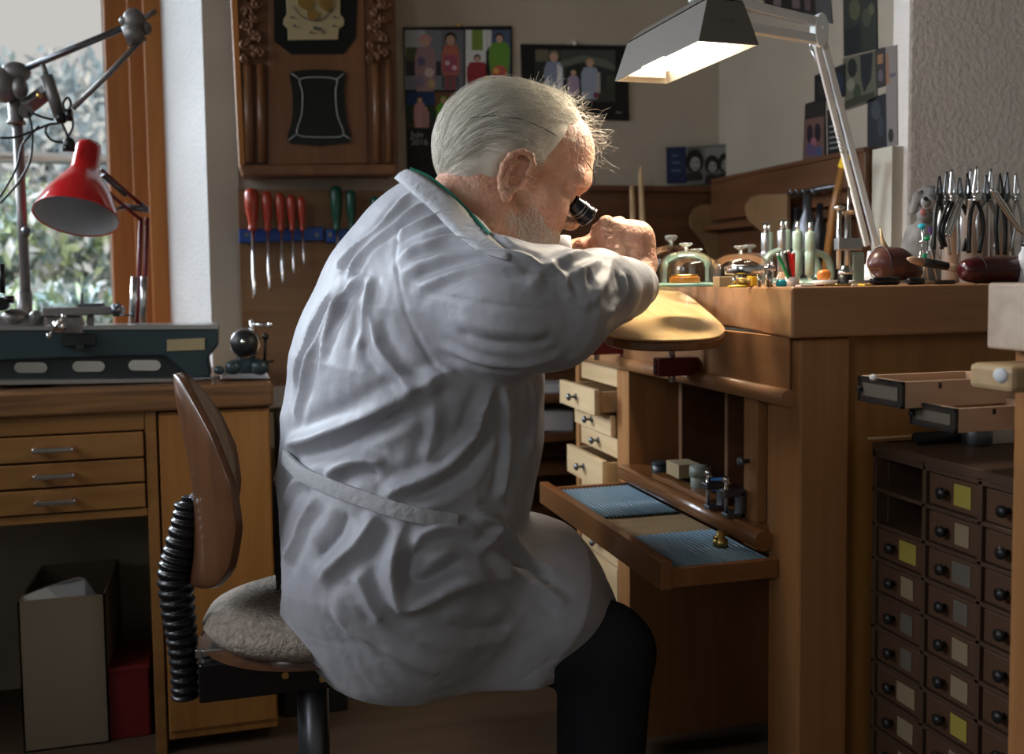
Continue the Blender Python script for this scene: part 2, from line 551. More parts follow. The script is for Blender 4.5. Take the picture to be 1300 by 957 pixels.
# ------------------------------------------------------------------ wall panelling
m = MB(); m.box((0.015, YB - 0.02, 0.755), (0.72, YB, 1.28))
peg = m.build('tool_board', 'wood_peg', bevel=0.002); tag(peg, 'brown wooden board on the wall behind the screwdrivers', 'board')
m = MB(); m.box((0.722, YB - 0.022, 0.2), (XR, YB - 0.001, 1.30)); m.box((0.722, YB - 0.035, 1.285), (XR, YB - 0.001, 1.302))
wains = struct('trim_5', m, 'wood_dark_x', bevel=0.002)
m = MB(); m.box((XR - 0.022, 1.96, 0.9), (XR - 0.001, YB - 0.03, 1.315))
m.box((XR - 0.045, 1.96, 1.20), (XR - 0.001, YB - 0.036, 1.315)); m.box((XR - 0.05, 1.96, 1.31), (XR - 0.001, YB - 0.03, 1.322))
m.box((XR - 0.07, 1.96, 1.17), (XR - 0.001, YB - 0.03, 1.185))
struct('trim_6', m, 'wood_dark_y', bevel=0.002)
m = MB(); m.box((0.0, YB - 0.03, 0.70), (1.0, YB, 0.757)); struct('trim_7', m, 'plaster_white')
m = MB(); m.box((0.722, YB - 0.16, 1.055), (XR - 0.08, YB - 0.022, 1.07)); m.box((0.722, YB - 0.16, 1.02), (XR - 0.08, YB - 0.145, 1.056))
tag(m.build('wall_shelf', 'wood_dark_x', bevel=0.002), 'dark wooden shelf low on the back wall behind the fists', 'shelf')

# ------------------------------------------------------------------ left workbench under the window
t = thing('workbench', 'worn orange wooden workbench with metal-handled drawers under the lathe', 'workbench', (-0.5, 2.5, 0))


def L(o, a): return (a[0] - o.location.x, a[1] - o.location.y, a[2] - o.location.z)


def lbox(o, m, a, b, mi=0): m.box(L(o, a), L(o, b), mi)


m = MB(); lbox(t, m, (-1.35, 2.245, 0.762), (0.075, 2.72, 0.815)); m.build('worktop', 'wood_worn', t, bevel=0.006)
m = MB()
lbox(t, m, (-0.195, 2.26, 0.0), (-0.172, 2.29, 0.762)); lbox(t, m, (-0.195, 2.29, 0.0), (-0.172, 2.70, 0.762))
lbox(t, m, (-1.2, 2.262, 0.722), (-0.196, 2.70, 0.762)); lbox(t, m, (-1.2, 2.28, 0.535), (-0.196, 2.70, 0.548))
lbox(t, m, (-1.2, 2.262, 0.534), (-0.196, 2.30, 0.552)); lbox(t, m, (-1.3, 2.262, 0.0), (-1.2, 2.7, 0.762))
m.build('frame', 'wood_orange_x', t, bevel=0.002)
m = MB(); lbox(t, m, (-0.168, 2.262, 0.03), (0.066, 2.70, 0.758)); lbox(t, m, (-0.166, 2.256, 0.05), (0.064, 2.263, 0.752))
m.build('pedestal', 'wood_orange', t, bevel=0.003)
for k, (za, zb) in enumerate(((0.6645, 0.7195), (0.610, 0.662), (0.5545, 0.6075))):
    m = MB(); lbox(t, m, (-0.70, 2.256, za + 0.001), (-0.199, 2.28, zb - 0.001)); lbox(t, m, (-0.69, 2.28, za + 0.004), (-0.21, 2.6, zb - 0.01))
    d = m.build('drawer', 'wood_orange_x', t, bevel=0.002)
    zc = (za + zb) / 2
    h = MB(); lbox(t, h, (-0.415, 2.232, zc - 0.005), (-0.335, 2.240, zc + 0.006))
    lbox(t, h, (-0.412, 2.238, zc - 0.006), (-0.402, 2.258, zc + 0.007)); lbox(t, h, (-0.348, 2.238, zc - 0.006), (-0.338, 2.258, zc + 0.007))
    h.build('handle', 'steel_bright', d, bevel=0.003)

# ------------------------------------------------------------------ watchmaker's bench
BX, BY, ZT = 0.76, 1.255, 1.021
bench = thing('watchmaker_bench', 'tall brown wooden bench with drawers, compartments and pull-out tray', 'workbench', (1.0, 1.7, 0))
poly = [(0.76, 1.255), (1.62, 1.255), (1.62, 1.86), (1.405, 1.86), (1.36, 2.45), (0.76, 2.45)]
curve = [(0.76, 2.30), (0.80, 2.10), (0.835, 1.90), (0.84, 1.72), (0.825, 1.55), (0.80, 1.42), (0.775, 1.32)]
curve = [tuple(v[:2]) for v in catmull([(a, b, 0) for a, b in curve], 4)]
m = MB(); m.prism([L(bench, (x, y, ZT - 0.073)) for x, y in poly + curve], (0, 0, 0.073)); m.build('worktop', 'wood_bench', bench, bevel=0.004)
m = MB()
lbox(bench, m, (0.785, 1.272, 0), (0.868, 1.36, ZT - 0.074))                                   # corner post
lbox(bench, m, (0.779, 1.295, 0.868), (0.80, 2.26, ZT - 0.074))
m.build('post', 'wood_bench_z', bench, bevel=0.004)
m = MB(); lbox(bench, m, (0.868, 1.295, 0), (1.55, 1.315, ZT - 0.074)); m.build('side_panel', 'wood_orange', bench)
m = MB(); lbox(bench, m, (0.7785, 1.290, 0.872), (0.7795, 2.26, ZT - 0.074)); m.build('apron', 'wood_bench_y', bench)
m = MB(); m.tube([L(bench, (0.778, 1.288, 0.858)), L(bench, (0.778, 2.26, 0.858))], 0.0135, 12); m.build('rail', 'wood_bench_y', bench)
m = MB()
m.tube([L(bench, (0.770, 1.345, 0.632)), L(bench, (0.770, 1.915, 0.632))], 0.016, 14)
lbox(bench, m, (0.77, 1.362, 0.622), (0.83, 1.93, 0.646))
m.build('rest_rail', 'wood_rest_edge', bench)
# carcass: dividers, back, floor of compartments
m = MB()
lbox(bench, m, (0.785, 1.925, 0.05), (1.25, 1.945, 0.872)); lbox(bench, m, (0.785, 1.945, 0.05), (0.80, 1.992, 0.846))
lbox(bench, m, (0.785, 2.236, 0.05), (1.25, 2.262, 0.872)); lbox(bench, m, (0.785, 1.945, 0.852), (1.25, 2.262, 0.872))
m.build('drawer_case', 'wood_bench_z', bench, bevel=0.001)
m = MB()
lbox(bench, m, (0.83, 1.765, 0.64), (1.15, 1.78, 0.86)); m.build('divider', 'wood_dark_y', bench, bevel=0.002); m = MB(); lbox(bench, m, (0.81, 1.54, 0.64), (1.15, 1.552, 0.86)); m.build('divider', 'wood_dark_y', bench, bevel=0.002); m = MB()  # dividers darker than the bench: compartment shade put into the colour
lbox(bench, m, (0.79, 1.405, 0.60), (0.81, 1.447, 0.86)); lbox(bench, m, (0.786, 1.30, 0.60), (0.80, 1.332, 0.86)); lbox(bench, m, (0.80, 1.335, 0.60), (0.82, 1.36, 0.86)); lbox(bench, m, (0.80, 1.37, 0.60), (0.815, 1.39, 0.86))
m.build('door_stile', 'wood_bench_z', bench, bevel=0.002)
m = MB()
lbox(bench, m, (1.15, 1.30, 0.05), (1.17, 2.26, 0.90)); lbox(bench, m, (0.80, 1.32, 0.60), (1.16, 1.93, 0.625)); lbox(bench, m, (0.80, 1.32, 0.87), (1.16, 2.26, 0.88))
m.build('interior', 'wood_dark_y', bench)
k = MB(); c = at(946, 585, X=0.785)
k.lathe([(0.004, 0), (0.004, 0.008), (0.008, 0.011), (0.009, 0.015), (0.006, 0.019), (0.001, 0.02)], 14, M=Matrix.Translation(L(bench, (0.79, 1.43, c.z))) @ Matrix.Rotation(-PI / 2, 4, 'Y'))
k.build('knob', 'steel_dark', bench)
# pull-out tray (a drawer of the bench) with two ribbed mats on it
tray = MB()
TX, TYa, TYb, TZ = 0.590, 1.325, 1.93, 0.633
lbox(bench, tray, (TX, TYa, 0.578), (TX + 0.018, TYb, 0.621))
lbox(bench, tray, (TX + 0.018, TYa, 0.580), (0.784, TYa + 0.012, 0.609))
lbox(bench, tray, (TX + 0.018, TYb - 0.012, 0.580), (0.784, TYb, 0.609))
lbox(bench, tray, (TX + 0.018, TYa + 0.012, 0.582), (0.784, TYb - 0.012, 0.600))
trayo = tray.build('tray', 'wood_rest_edge', bench, bevel=0.0015, label='pull-out tray with reddish brown rim')
m = MB(); lbox(bench, m, (TX + 0.019, TYa + 0.013, 0.6005), (0.783, TYb - 0.013, 0.6015)); m.build('tray_floor', 'wood_board', trayo)
for (ya, yb) in ((1.34, 1.525), (1.665, 1.905)):
    r = thing('ribbed_mat', 'black ribbed rubber mat on the tray, nearer the corner post' if ya < 1.4 else 'ribbed rubber mat on the tray, at its far end', 'mat', ((TX + 0.785) / 2, (ya + yb) / 2, 0.6020), group='ribbed mats on the tray')
    m = MB(); m.box((-0.077, -(yb - ya) / 2, 0), (0.09, (yb - ya) / 2, 0.002)); m.build('base', 'mat_groove', r)
    m = MB(); n = 20; hy = (yb - ya) / 2
    for i in range(n):
        y = -0.075 + (i + 0.5) * 0.163 / n
        m.tube([(y, -hy, 0.0035), (y, hy, 0.0035)], 0.0026, 6)
    m.build('ribs', 'mat_rib', r)

# drawers of the bench
DR = [  # z low, z high, front X, knob
    (0.800, 0.848, 0.790, False), (0.742, 0.797, 0.735, True), (0.694, 0.739, 0.772, True), (0.645, 0.690, 0.788, True), (0.577, 0.642, 0.752, True),
    (0.520, 0.573, 0.788, True), (0.462, 0.516, 0.788, True), (0.405, 0.458, 0.788, True), (0.330, 0.401, 0.785, True), (0.20, 0.326, 0.788, True)]
for za, zb, fx, kn in DR:
    m = MB()
    lbox(bench, m, (fx, 1.996, za), (fx + 0.012, 2.233, zb))
    lbox(bench, m, (fx + 0.012, 2.004, za + 0.004), (fx + 0.24, 2.012, zb - 0.006)); lbox(bench, m, (fx + 0.012, 2.217, za + 0.004), (fx + 0.24, 2.225, zb - 0.006))
    lbox(bench, m, (fx + 0.012, 2.012, za + 0.004), (fx + 0.24, 2.217, za + 0.008)); lbox(bench, m, (fx + 0.232, 2.004, za + 0.004), (fx + 0.24, 2.225, zb - 0.006))
    d = m.build('drawer', 'wood_pale', bench, bevel=0.001)
    if kn:
        k = MB()
        k.lathe([(0.0075, 0), (0.007, 0.002), (0.003, 0.004), (0.003, 0.012), (0.008, 0.015), (0.0085, 0.019), (0.005, 0.022), (0.001, 0.023)], 14, M=Matrix.Translation(L(bench, (fx, 2.115, (za + zb) / 2))) @ Matrix.Rotation(-PI / 2, 4, 'Y'))
        k.build('knob', 'steel_dark', d)


# ------------------------------------------------------------------ padded arm rests on red brackets
def armrest(name, label, pin, outline_fn, thick=0.015):
    t = thing(name, label, 'armrest', (0.775, pin[1], pin[2]))
    m = MB()
    pts = outline_fn()
    m.prism([L(t, p) for p in pts], (0, 0, -0.004), 0); b = m.build('pad', ['wood_rest'], t, bevel=0.0035, seg=3)
    m = MB()
    cx = sum(p[0] for p in pts) / len(pts); cy = sum(p[1] for p in pts) / len(pts)
    m.prism([L(t, (p[0], p[1], p[2] - 0.0041)) for p in pts], (0, 0, -thick), 0); m.build('pad_edge', 'wood_rest_edge', t, bevel=0.003)
    m = MB(); m.cyl(L(t, (pin[0], pin[1], pin[2] - 0.028)), L(t, (pin[0], pin[1], pin[3])), 0.006, n=14); m.build('pin', 'steel', t)
    m = MB(); lbox(t, m, (pin[0] - 0.03, pin[1] - 0.014, pin[2] - 0.016), (0.778, pin[1] + 0.014, pin[2] + 0.016)); m.build('bracket', 'red_metal', t, bevel=0.002)
    m = MB()
    for s in (-0.009, 0.0, 0.009): m.cyl(L(t, (pin[0] - 0.0315, pin[1], pin[2] + s)), L(t, (pin[0] - 0.0295, pin[1], pin[2] + s)), 0.0035, n=12)
    m.build('screw', 'black', t)
    return t


def near_outline():
    P = [(766, 414), (772, 424), (800, 429), (840, 431), (880, 430), (908, 427), (920, 420), (917, 411), (898, 394), (876, 376), (856, 367), (838, 362), (822, 364), (806, 374), (786, 394)]
    out = []
    # the pad lies on a plane rising away from the window-side edge: z = 0.952 + 0.2 (Y - 1.45)
    for px, py in P:
        d = ray(px, py)
        s = (0.952 - 1.04 - 0.2 * 1.45) / (d.z - 0.2 * d.y)
        out.append(CAM + d * s)
    return [tuple(v) for v in catmull(out, 3, True)]


pn = at(853, 465, Y=1.60)
NEAR_PAD = near_outline()
armrest('armrest', 'glossy pale wooden arm rest under the elbow on a red bracket', (pn.x, 1.60, pn.z, 0.975), near_outline)
pf = at(758, 440, Y=1.95)
armrest('armrest', 'far arm rest mostly hidden behind the sleeve, dark red bracket', (pf.x, 1.95, pf.z, 0.965),
        lambda: [(pf.x + 0.075 * math.cos(a) * 1.2, 1.93 + 0.10 * math.sin(a), 0.975) for a in [2 * PI * i / 28 for i in range(28)]])
# ------------------------------------------------------------------ the watchmaker: implicit surfaces turned into meshes
YM = 1.53                     # his median plane


def smin(a, b, k):
    if k <= 0: return np.minimum(a, b)
    h = np.clip(0.5 + 0.5 * (b - a) / k, 0, 1)
    return b * (1 - h) + a * h - k * h * (1 - h)


def smax(a, b, k): return -smin(-a, -b, k)


class Prim:
    """kind rc: round cone a-b (radii ra, rb); el: ellipsoid. op: + union, - subtraction. ky squashes the y axis about y0."""
    def __init__(s, kind, a, b, ra, rb, k=0.01, op='+', ky=1.0, y0=0.0, rot=None):
        s.kind, s.k, s.op, s.ky, s.y0 = kind, k, op, ky, y0
        s.a, s.b, s.ra, s.rb, s.rot = np.array(a, float), np.array(b, float), ra, rb, rot
        if kind == 'rc':
            if ky != 1.0:
                s.a[1] = y0 + (s.a[1] - y0) / ky; s.b[1] = y0 + (s.b[1] - y0) / ky
            c = (s.a + s.b) / 2; rad = np.linalg.norm(s.a - s.b) / 2 + max(ra, rb)
            s.c = c.copy(); s.c[1] = y0 + (c[1] - y0) * ky if ky != 1.0 else c[1]; s.rad = rad * max(ky, 1)
        else:
            s.c = s.a; s.rad = max(b)

    def d(s, p):
        if s.kind == 'rc':
            q = p
            if s.ky != 1.0:
                q = p.copy(); q[:, 1] = s.y0 + (p[:, 1] - s.y0) / s.ky
            ba = s.b - s.a
            L2 = max(float(ba @ ba), 1e-12)
            t = np.clip((q - s.a) @ ba / L2, 0, 1)
            return np.linalg.norm(q - s.a - t[:, None] * ba, axis=1) - (s.ra + (s.rb - s.ra) * t)
        q = p - s.a
        if s.rot is not None: q = q @ s.rot
        r = s.b
        k0 = np.linalg.norm(q / r, axis=1); k1 = np.linalg.norm(q / (r * r), axis=1)
        return np.where(k1 > 1e-9, k0 * (k0 - 1) / np.maximum(k1, 1e-9), -min(r))


class Field:
    def __init__(s): s.pr = []

    def rc(s, a, b, ra, rb, k=0.01, op='+', **kw): s.pr.append(Prim('rc', a, b, ra, rb, k, op, **kw)); return s

    def el(s, c, r, k=0.01, op='+', rot=None): s.pr.append(Prim('el', c, r, 0, 0, k, op, rot=rot)); return s

    def plane(s, pt, n, k=0.004):
        """cut away the side that n points to"""
        s.pr.append(('plane', np.array(pt, float), np.array(n, float) / np.linalg.norm(n), k)); return s

    def __call__(s, p, sub=None):
        d = np.full(len(p), 1e3)
        for q in (sub if sub is not None else s.pr):
            if isinstance(q, tuple):
                d = smax(d, (p - q[1]) @ q[2], q[3]); continue
            e = q.d(p)
            d = smin(d, e, q.k) if q.op == '+' else smax(d, -e, q.k)
        return d

    def near(s, c, rad):
        return [q for q in s.pr if isinstance(q, tuple) or np.linalg.norm(q.c - c) < q.rad + rad + q.k * 2 + 0.02]

    def grad(s, p, e=0.0012):
        g = np.empty_like(p)
        for i in range(3):
            o = np.zeros(3); o[i] = e
            g[:, i] = s(p + o) - s(p - o)
        return g / np.maximum(np.linalg.norm(g, axis=1), 1e-9)[:, None]


def surface(field, lo, hi, h, B=20):
    """Surface nets over the blocks the surface passes through: returns vertices and quads."""
    lo = np.array(lo, float); n = np.ceil((np.array(hi) - lo) / h).astype(int) + 2
    nb = np.ceil(n / B).astype(int)
    V, K, Q = [], [], []
    S = n + 4
    hd = h * (B + 3) * 0.87
    cs = np.array([[i, j, k] for i in range(nb[0]) for j in range(nb[1]) for k in range(nb[2])])
    cent = lo + (cs * B + B / 2) * h
    dc = field(cent)
    for ci in np.nonzero(np.abs(dc) < hd * 1.9)[0]:
        b = cs[ci]; c = cent[ci]
        sub = field.near(c, hd)
        if not sub: continue
        r = np.arange(-1, B + 2)
        g = np.stack(np.meshgrid(*[b[a] * B + r for a in range(3)], indexing='ij'), -1)
        pts = lo + g.reshape(-1, 3) * h
        d = field(pts, sub).reshape(g.shape[:3])
        neg = d < 0
        if neg.all() or not neg.any(): continue
        m = B + 2
        acc = np.zeros((m, m, m, 3)); cnt = np.zeros((m, m, m))
        for ax in range(3):
            a0 = [slice(None)] * 3; a1 = [slice(None)] * 3
            a0[ax] = slice(0, m); a1[ax] = slice(1, m + 1)
            da, db = d[tuple(a0)], d[tuple(a1)]
            cr = (da < 0) != (db < 0)
            t = np.where(cr, da / np.where(cr, da - db, 1), 0)
            o1, o2 = [x for x in range(3) if x != ax]
            for s1 in (0, 1):
                for s2 in (0, 1):
                    sl = [slice(None)] * 3; sl[o1] = slice(s1, s1 + m); sl[o2] = slice(s2, s2 + m)
                    c_, t_ = cr[tuple(sl)], t[tuple(sl)]
                    acc[..., ax] += c_ * t_; acc[..., o1] += c_ * s1; acc[..., o2] += c_ * s2
                    cnt += c_
        ok = cnt > 0
        base = g[:m, :m, :m]
        pos = lo + (base + acc / np.maximum(cnt, 1)[..., None]) * h
        key = ((base[..., 0] + 2) * S[1] + base[..., 1] + 2) * S[2] + base[..., 2] + 2
        V.append(pos[ok]); K.append(key[ok])
        for ax in range(3):
            o1, o2 = (ax + 1) % 3, (ax + 2) % 3
            i0 = [slice(1, B + 1)] * 3; i1 = list(i0); i1[ax] = slice(2, B + 2)
            da, db = d[tuple(i0)] < 0, d[tuple(i1)] < 0
            def kk(u, v):
                sl = [slice(1, B + 1)] * 3; sl[o1] = slice(1 - u, B + 1 - u); sl[o2] = slice(1 - v, B + 1 - v)
                return key[tuple(sl)]
            q = np.stack([kk(1, 1), kk(0, 1), kk(0, 0), kk(1, 0)], -1)
            Q.append(q[da & ~db]); Q.append(q[~da & db][:, ::-1])
    V, K, Q = np.concatenate(V), np.concatenate(K), np.concatenate(Q)
    uk, idx = np.unique(K, return_index=True)
    return V[idx], np.searchsorted(uk, Q)


def relax(v, q, field, n=2):
    for _ in range(n):
        d = field(v)
        v = v - field.grad(v) * np.clip(d, -0.004, 0.004)[:, None]
    return v


def np_mesh(name, v, q, mats, parent, smooth=True):
    me = bpy.data.meshes.new(name)
    v = np.asarray(v, np.float32) - np.array(parent.location if parent else (0, 0, 0), np.float32)
    me.vertices.add(len(v)); me.vertices.foreach_set('co', v.ravel())
    k = q.shape[1]
    me.loops.add(q.size); me.loops.foreach_set('vertex_index', q.astype(np.int32).ravel())
    me.polygons.add(len(q)); me.polygons.foreach_set('loop_start', np.arange(0, q.size, k, dtype=np.int32))
    me.update(calc_edges=True); me.validate()
    me.polygons.foreach_set('use_smooth', [smooth] * len(me.polygons))
    for m_ in ([mats] if isinstance(mats, str) else mats): me.materials.append(MATS[m_])
    o = bpy.data.objects.new(name, me); COL.objects.link(o)
    if parent is not None:
        o.parent = parent; ALL_CHILDREN.setdefault(parent.name, []).append(o)
    return o


def march(field, px, py, t0=1.0, t1=2.4):
    d = np.array(ray(px, py).normalized()); o = np.array(CAM)
    t = t0
    for _ in range(90):
        p = o + d * t
        s = field(p[None])[0]
        if s < 0.0004: return p
        t += max(s * 0.55, 0.0006)
        if t > t1: return None
    return None


def pt(px, py, Y): return np.array(at(px, py, Y=Y))


def rad(rpx, Y, px=600): return rpx * (0.9636 * Y + 0.267 * at(px, 400, Y=Y).x) / FPX


# ---- head frame
EAR = at(650, 222, Y=YM - 0.09)
HP = R(22.0)
HS = 1.14
HF = np.array([math.cos(HP), 0, -math.sin(HP)]); HL = np.array([0, 1.0, 0]); HU = np.array([math.sin(HP), 0, math.cos(HP)])
HM = np.stack([HF, HL, HU])         # rows: head axes in the room
HO = np.array([EAR.x, YM, EAR.z])


def H(x, y, z): return HO + HS * (x * HF + y * HL + z * HU)


def hrot(ax, deg):
    return (HM.T @ np.array(Matrix.Rotation(R(deg), 3, ax)))


def HE(F, c, r, k=0.01, op='+', ax='X', deg=0): F.el(H(*c), np.array(r) * HS, k * HS, op, rot=hrot(ax, deg))


def HC(F, a, b, ra, rb, k=0.01, op='+'): F.rc(H(*a), H(*b), ra * HS, rb * HS, k * HS, op)


def face_shape(F):
    HE(F, (-0.008, 0, 0.046), (0.080, 0.073, 0.078))
    HE(F, (0.050, 0, 0.068), (0.070, 0.060, 0.064), 0.03)
    HE(F, (0.058, 0, -0.006), (0.050, 0.056, 0.075), 0.03)
    HE(F, (0.060, 0, -0.062), (0.042, 0.044, 0.045), 0.025)
    HC(F, (0.006, -0.048, -0.050), (0.075, -0.016, -0.098), 0.024, 0.020, 0.03); HC(F, (0.006, 0.048, -0.050), (0.075, 0.016, -0.098), 0.024, 0.020, 0.03)
    for s in (-1, 1):
        HE(F, (0.072, s * 0.040, -0.010), (0.026, 0.019, 0.020), 0.018)                   # cheek
        HE(F, (0.076, s * 0.034, -0.036), (0.024, 0.016, 0.024), 0.015)
        HC(F, (0.112, s * 0.011, 0.045), (0.098, s * 0.042, 0.038), 0.011, 0.009, 0.022)  # brow
        HE(F, (0.114, s * 0.034, 0.019), (0.020, 0.016, 0.011), 0.012, '-')              # eye socket
        HE(F, (0.090, s * 0.032, 0.016), (0.0145, 0.0135, 0.0135), 0.003)                 # eyeball
        HC(F, (0.1035, s * 0.022, 0.010), (0.096, s * 0.044, 0.011), 0.0035, 0.003, 0.004)
        HC(F, (0.1045, s * 0.022, 0.024), (0.096, s * 0.045, 0.021), 0.0045, 0.0035, 0.005)
    # nose
    HC(F, (0.107, 0, 0.028), (0.121, 0, -0.008), 0.0085, 0.0120, 0.008)
    HC(F, (0.119, 0, -0.006), (0.1195, 0, -0.012), 0.0125, 0.0125, 0.007)
    for s in (-1, 1):
        HE(F, (0.108, s * 0.0145, -0.018), (0.0125, 0.0080, 0.0095), 0.005)
        HE(F, (0.1085, s * 0.0085, -0.0285), (0.0065, 0.0040, 0.0060), 0.003, '-')
    HC(F, (0.102, -0.013, -0.045), (0.102, 0.013, -0.045), 0.0085, 0.0085, 0.010)          # upper lip, moustache pad
    HC(F, (0.098, -0.015, -0.062), (0.098, 0.015, -0.062), 0.0075, 0.0075, 0.006)
    HC(F, (0.111, -0.020, -0.0535), (0.111, 0.020, -0.0535), 0.003, 0.003, 0.003, '-')
    HE(F, (0.092, 0, -0.094), (0.018, 0.020, 0.016), 0.014)                               # chin
    # ears
    for s in (-1, 1):
        HE(F, (0.002, s * 0.078, 0.002), (0.0175, 0.0065, 0.029), 0.004, '+', 'Y', 8)
        HE(F, (0.006, s * 0.086, 0.002), (0.0125, 0.0105, 0.019), 0.003, '-', 'Y', 8)
        P = [(0.018, 0.010), (0.020, 0.022), (0.013, 0.032), (0.000, 0.032), (-0.012, 0.022), (-0.016, 0.006), (-0.014, -0.010), (-0.008, -0.022), (0.000, -0.029)]
        for i in range(len(P) - 1):
            HC(F, (P[i][0], s * (0.083 + 0.003 * math.sin(i * 0.5)), P[i][1]), (P[i + 1][0], s * (0.083 + 0.003 * math.sin(i * 0.5 + 0.5)), P[i + 1][1]), 0.0042, 0.0042, 0.003)
        HE(F, (0.003, s * 0.080, -0.029), (0.008, 0.006, 0.009), 0.004)                   # lobe
        HC(F, (0.017, s * 0.077, -0.008), (0.017, s * 0.080, -0.001), 0.0050, 0.0045, 0.004) # tragus
        HC(F, (-0.007, s * 0.082, -0.012), (-0.004, s * 0.082, 0.020), 0.0035, 0.003, 0.004)
        HC(F, (0.005, s * 0.092, -0.004), (0.007, s * 0.064, -0.002), 0.0085, 0.0055, 0.003, '-')
        HC(F, (-0.009, s * 0.083, 0.012), (0.006, s * 0.082, 0.020), 0.0028, 0.0028, 0.003)
    return F


BODY = face_shape(Field())
HEADONLY = list(BODY.pr)
# neck and trunk (the trunk lies under the coat)
NB = pt(572, 300, YM)
BODY.rc(H(-0.026, 0, -0.030), NB, 0.060, 0.076, 0.025)
BODY.rc(H(0.005, 0, -0.065), NB + np.array([0.03, 0, -0.01]), 0.046, 0.066, 0.02)
BODY.rc(pt(560, 345, YM), pt(530, 520, YM), rad(78, YM), rad(105, YM), 0.04, ky=1.35, y0=YM)
BODY.rc(pt(530, 520, YM), pt(485, 700, YM), rad(105, YM), rad(100, YM), 0.04, ky=1.3, y0=YM)
for s, kx in ((-1, 0), (1, 14)):
    hip, knee, foot = pt(500 + kx, 730, YM + s * 0.10), pt(775 + kx, 830, YM + s * 0.13), None
    BODY.rc(hip, knee, rad(62, YM), rad(44, YM), 0.03)
    ank = np.array([knee[0] - 0.02, knee[1], 0.10]); BODY.rc(knee, ank, rad(42, YM), 0.038, 0.02)
    BODY.rc(ank + np.array([-0.03, 0, -0.05]), ank + np.array([0.14, 0, -0.065]), 0.036, 0.030, 0.02)
BODY.rc(H(0.035, 0, -0.085), pt(640, 360, YM), 0.050, 0.085, 0.02)
# near arm
SH, EL, WR = pt(572, 372, YM - 0.19), pt(783, 380, YM - 0.13), pt(816, 335, YM - 0.05)
BODY.rc(SH, EL, rad(48, 1.36), rad(34, 1.36), 0.03); BODY.rc(EL, pt(809, 355, YM - 0.075), rad(26, 1.38), rad(23, 1.45), 0.015); BODY.rc(pt(809, 355, YM - 0.075), WR, rad(23, 1.38), rad(18, 1.45), 0.01)
# far arm
SH2, EL2, WR2 = pt(596, 388, YM + 0.18), pt(660, 414, YM + 0.22), pt(716, 322, YM + 0.06)
BODY.rc(SH2, EL2, rad(44, 1.7), rad(34, 1.75), 0.03); BODY.rc(EL2, WR2, rad(34, 1.75), rad(16, 1.58), 0.015)


def finger(F, pts, r0, r1, k=0.004):
    n = len(pts) - 1
    for i in range(n):
        F.rc(pts[i], pts[i + 1], r0 + (r1 - r0) * i / n, r0 + (r1 - r0) * (i + 1) / n, k if i else 0.008)


# near hand: back of the hand to the camera, fingers curled away and down to the left
HY = YM - 0.045
BODY.rc(WR, pt(804, 306, HY), rad(18, HY), rad(25, HY), 0.012)
BODY.rc(pt(808, 303, HY + 0.01), pt(782, 294, HY + 0.005), rad(24, HY), rad(17, HY), 0.012)
BODY.rc(pt(812, 315, HY + 0.01), pt(788, 308, HY + 0.01), rad(19, HY), rad(14, HY), 0.012)
kn = [((780, 289), (768, 284), (758, 292), (756, 305)), ((779, 300), (765, 296), (757, 305), (758, 318)), ((783, 311), (770, 308), (763, 317), (766, 328)), ((790, 320), (778, 319), (772, 327), (776, 336))]
for i, fp in enumerate(kn):
    y = HY - 0.004 - 0.004 * i
    pp = [pt(fp[0][0], fp[0][1], y), pt(fp[1][0], fp[1][1], y - 0.004 + 0.006), pt(fp[2][0], fp[2][1], y + 0.030), pt(fp[3][0] + 5, fp[3][1] - 2, y + 0.052)]
    finger(BODY, pp, 0.0116 - 0.0006 * i, 0.0088, 0.0022); BODY.rc(pp[1] + np.array([0.002, -0.002, 0.001]), pp[1] + np.array([0.003, -0.002, 0.001]), 0.0122 - 0.0006 * i, 0.012 - 0.0006 * i, 0.003)
finger(BODY, [pt(806, 300, HY + 0.035), pt(786, 285, HY + 0.045), pt(768, 286, HY + 0.055), pt(756, 296, HY + 0.062)], 0.0140, 0.0095)
# far hand, thumb towards the camera
FY = YM + 0.055
BODY.rc(WR2, pt(736, 318, FY + 0.015), rad(15, FY), rad(17, FY), 0.012)
for i, (dx, dy, dY) in enumerate(((0, -8, 0.000), (2, 0, 0.014), (0, 7, 0.026), (-4, 12, 0.036))):
    finger(BODY, [pt(738, 316 + dy * 0.6, FY + dY), pt(754 + dx, 310 + dy, FY + dY), pt(766 + dx, 309 + dy, FY + dY * 0.9), pt(771 + dx, 317 + dy, FY + dY * 0.8)], 0.0105, 0.0078)
finger(BODY, [pt(732, 320, FY - 0.012), pt(738, 312, FY - 0.024), pt(748, 309, FY - 0.022), pt(757, 306, FY - 0.014)], 0.0130, 0.0092)

# ---- coat
COAT = Field()


def tor(a, b, ra, rb, ky, k=0.012): COAT.rc(pt(a[0], a[1], YM), pt(b[0], b[1], YM), rad(ra, YM), rad(rb, YM), k, ky=ky, y0=YM)


tor((552, 300), (545, 335), 78, 100, 1.45)
tor((545, 335), (537, 395), 102, 133, 1.5)
tor((537, 395), (529, 465), 133, 155, 1.38)
tor((529, 465), (524, 540), 155, 160, 1.22)
tor((524, 540), (518, 600), 160, 155, 1.2)
tor((512, 615), (497, 690), 148, 153, 1.35, 0.03)
tor((497, 690), (505, 735), 153, 140, 1.4, 0.03)
tor((520, 735), (600, 742), 120, 92, 1.5, 0.04)
tor((600, 742), (678, 752), 92, 88, 1.7, 0.04)
tor((678, 748), (722, 772), 90, 58, 1.9, 0.03)
tor((520, 800), (640, 812), 92, 80, 1.5, 0.05)
tor((640, 806), (700, 800), 80, 50, 1.7, 0.04)


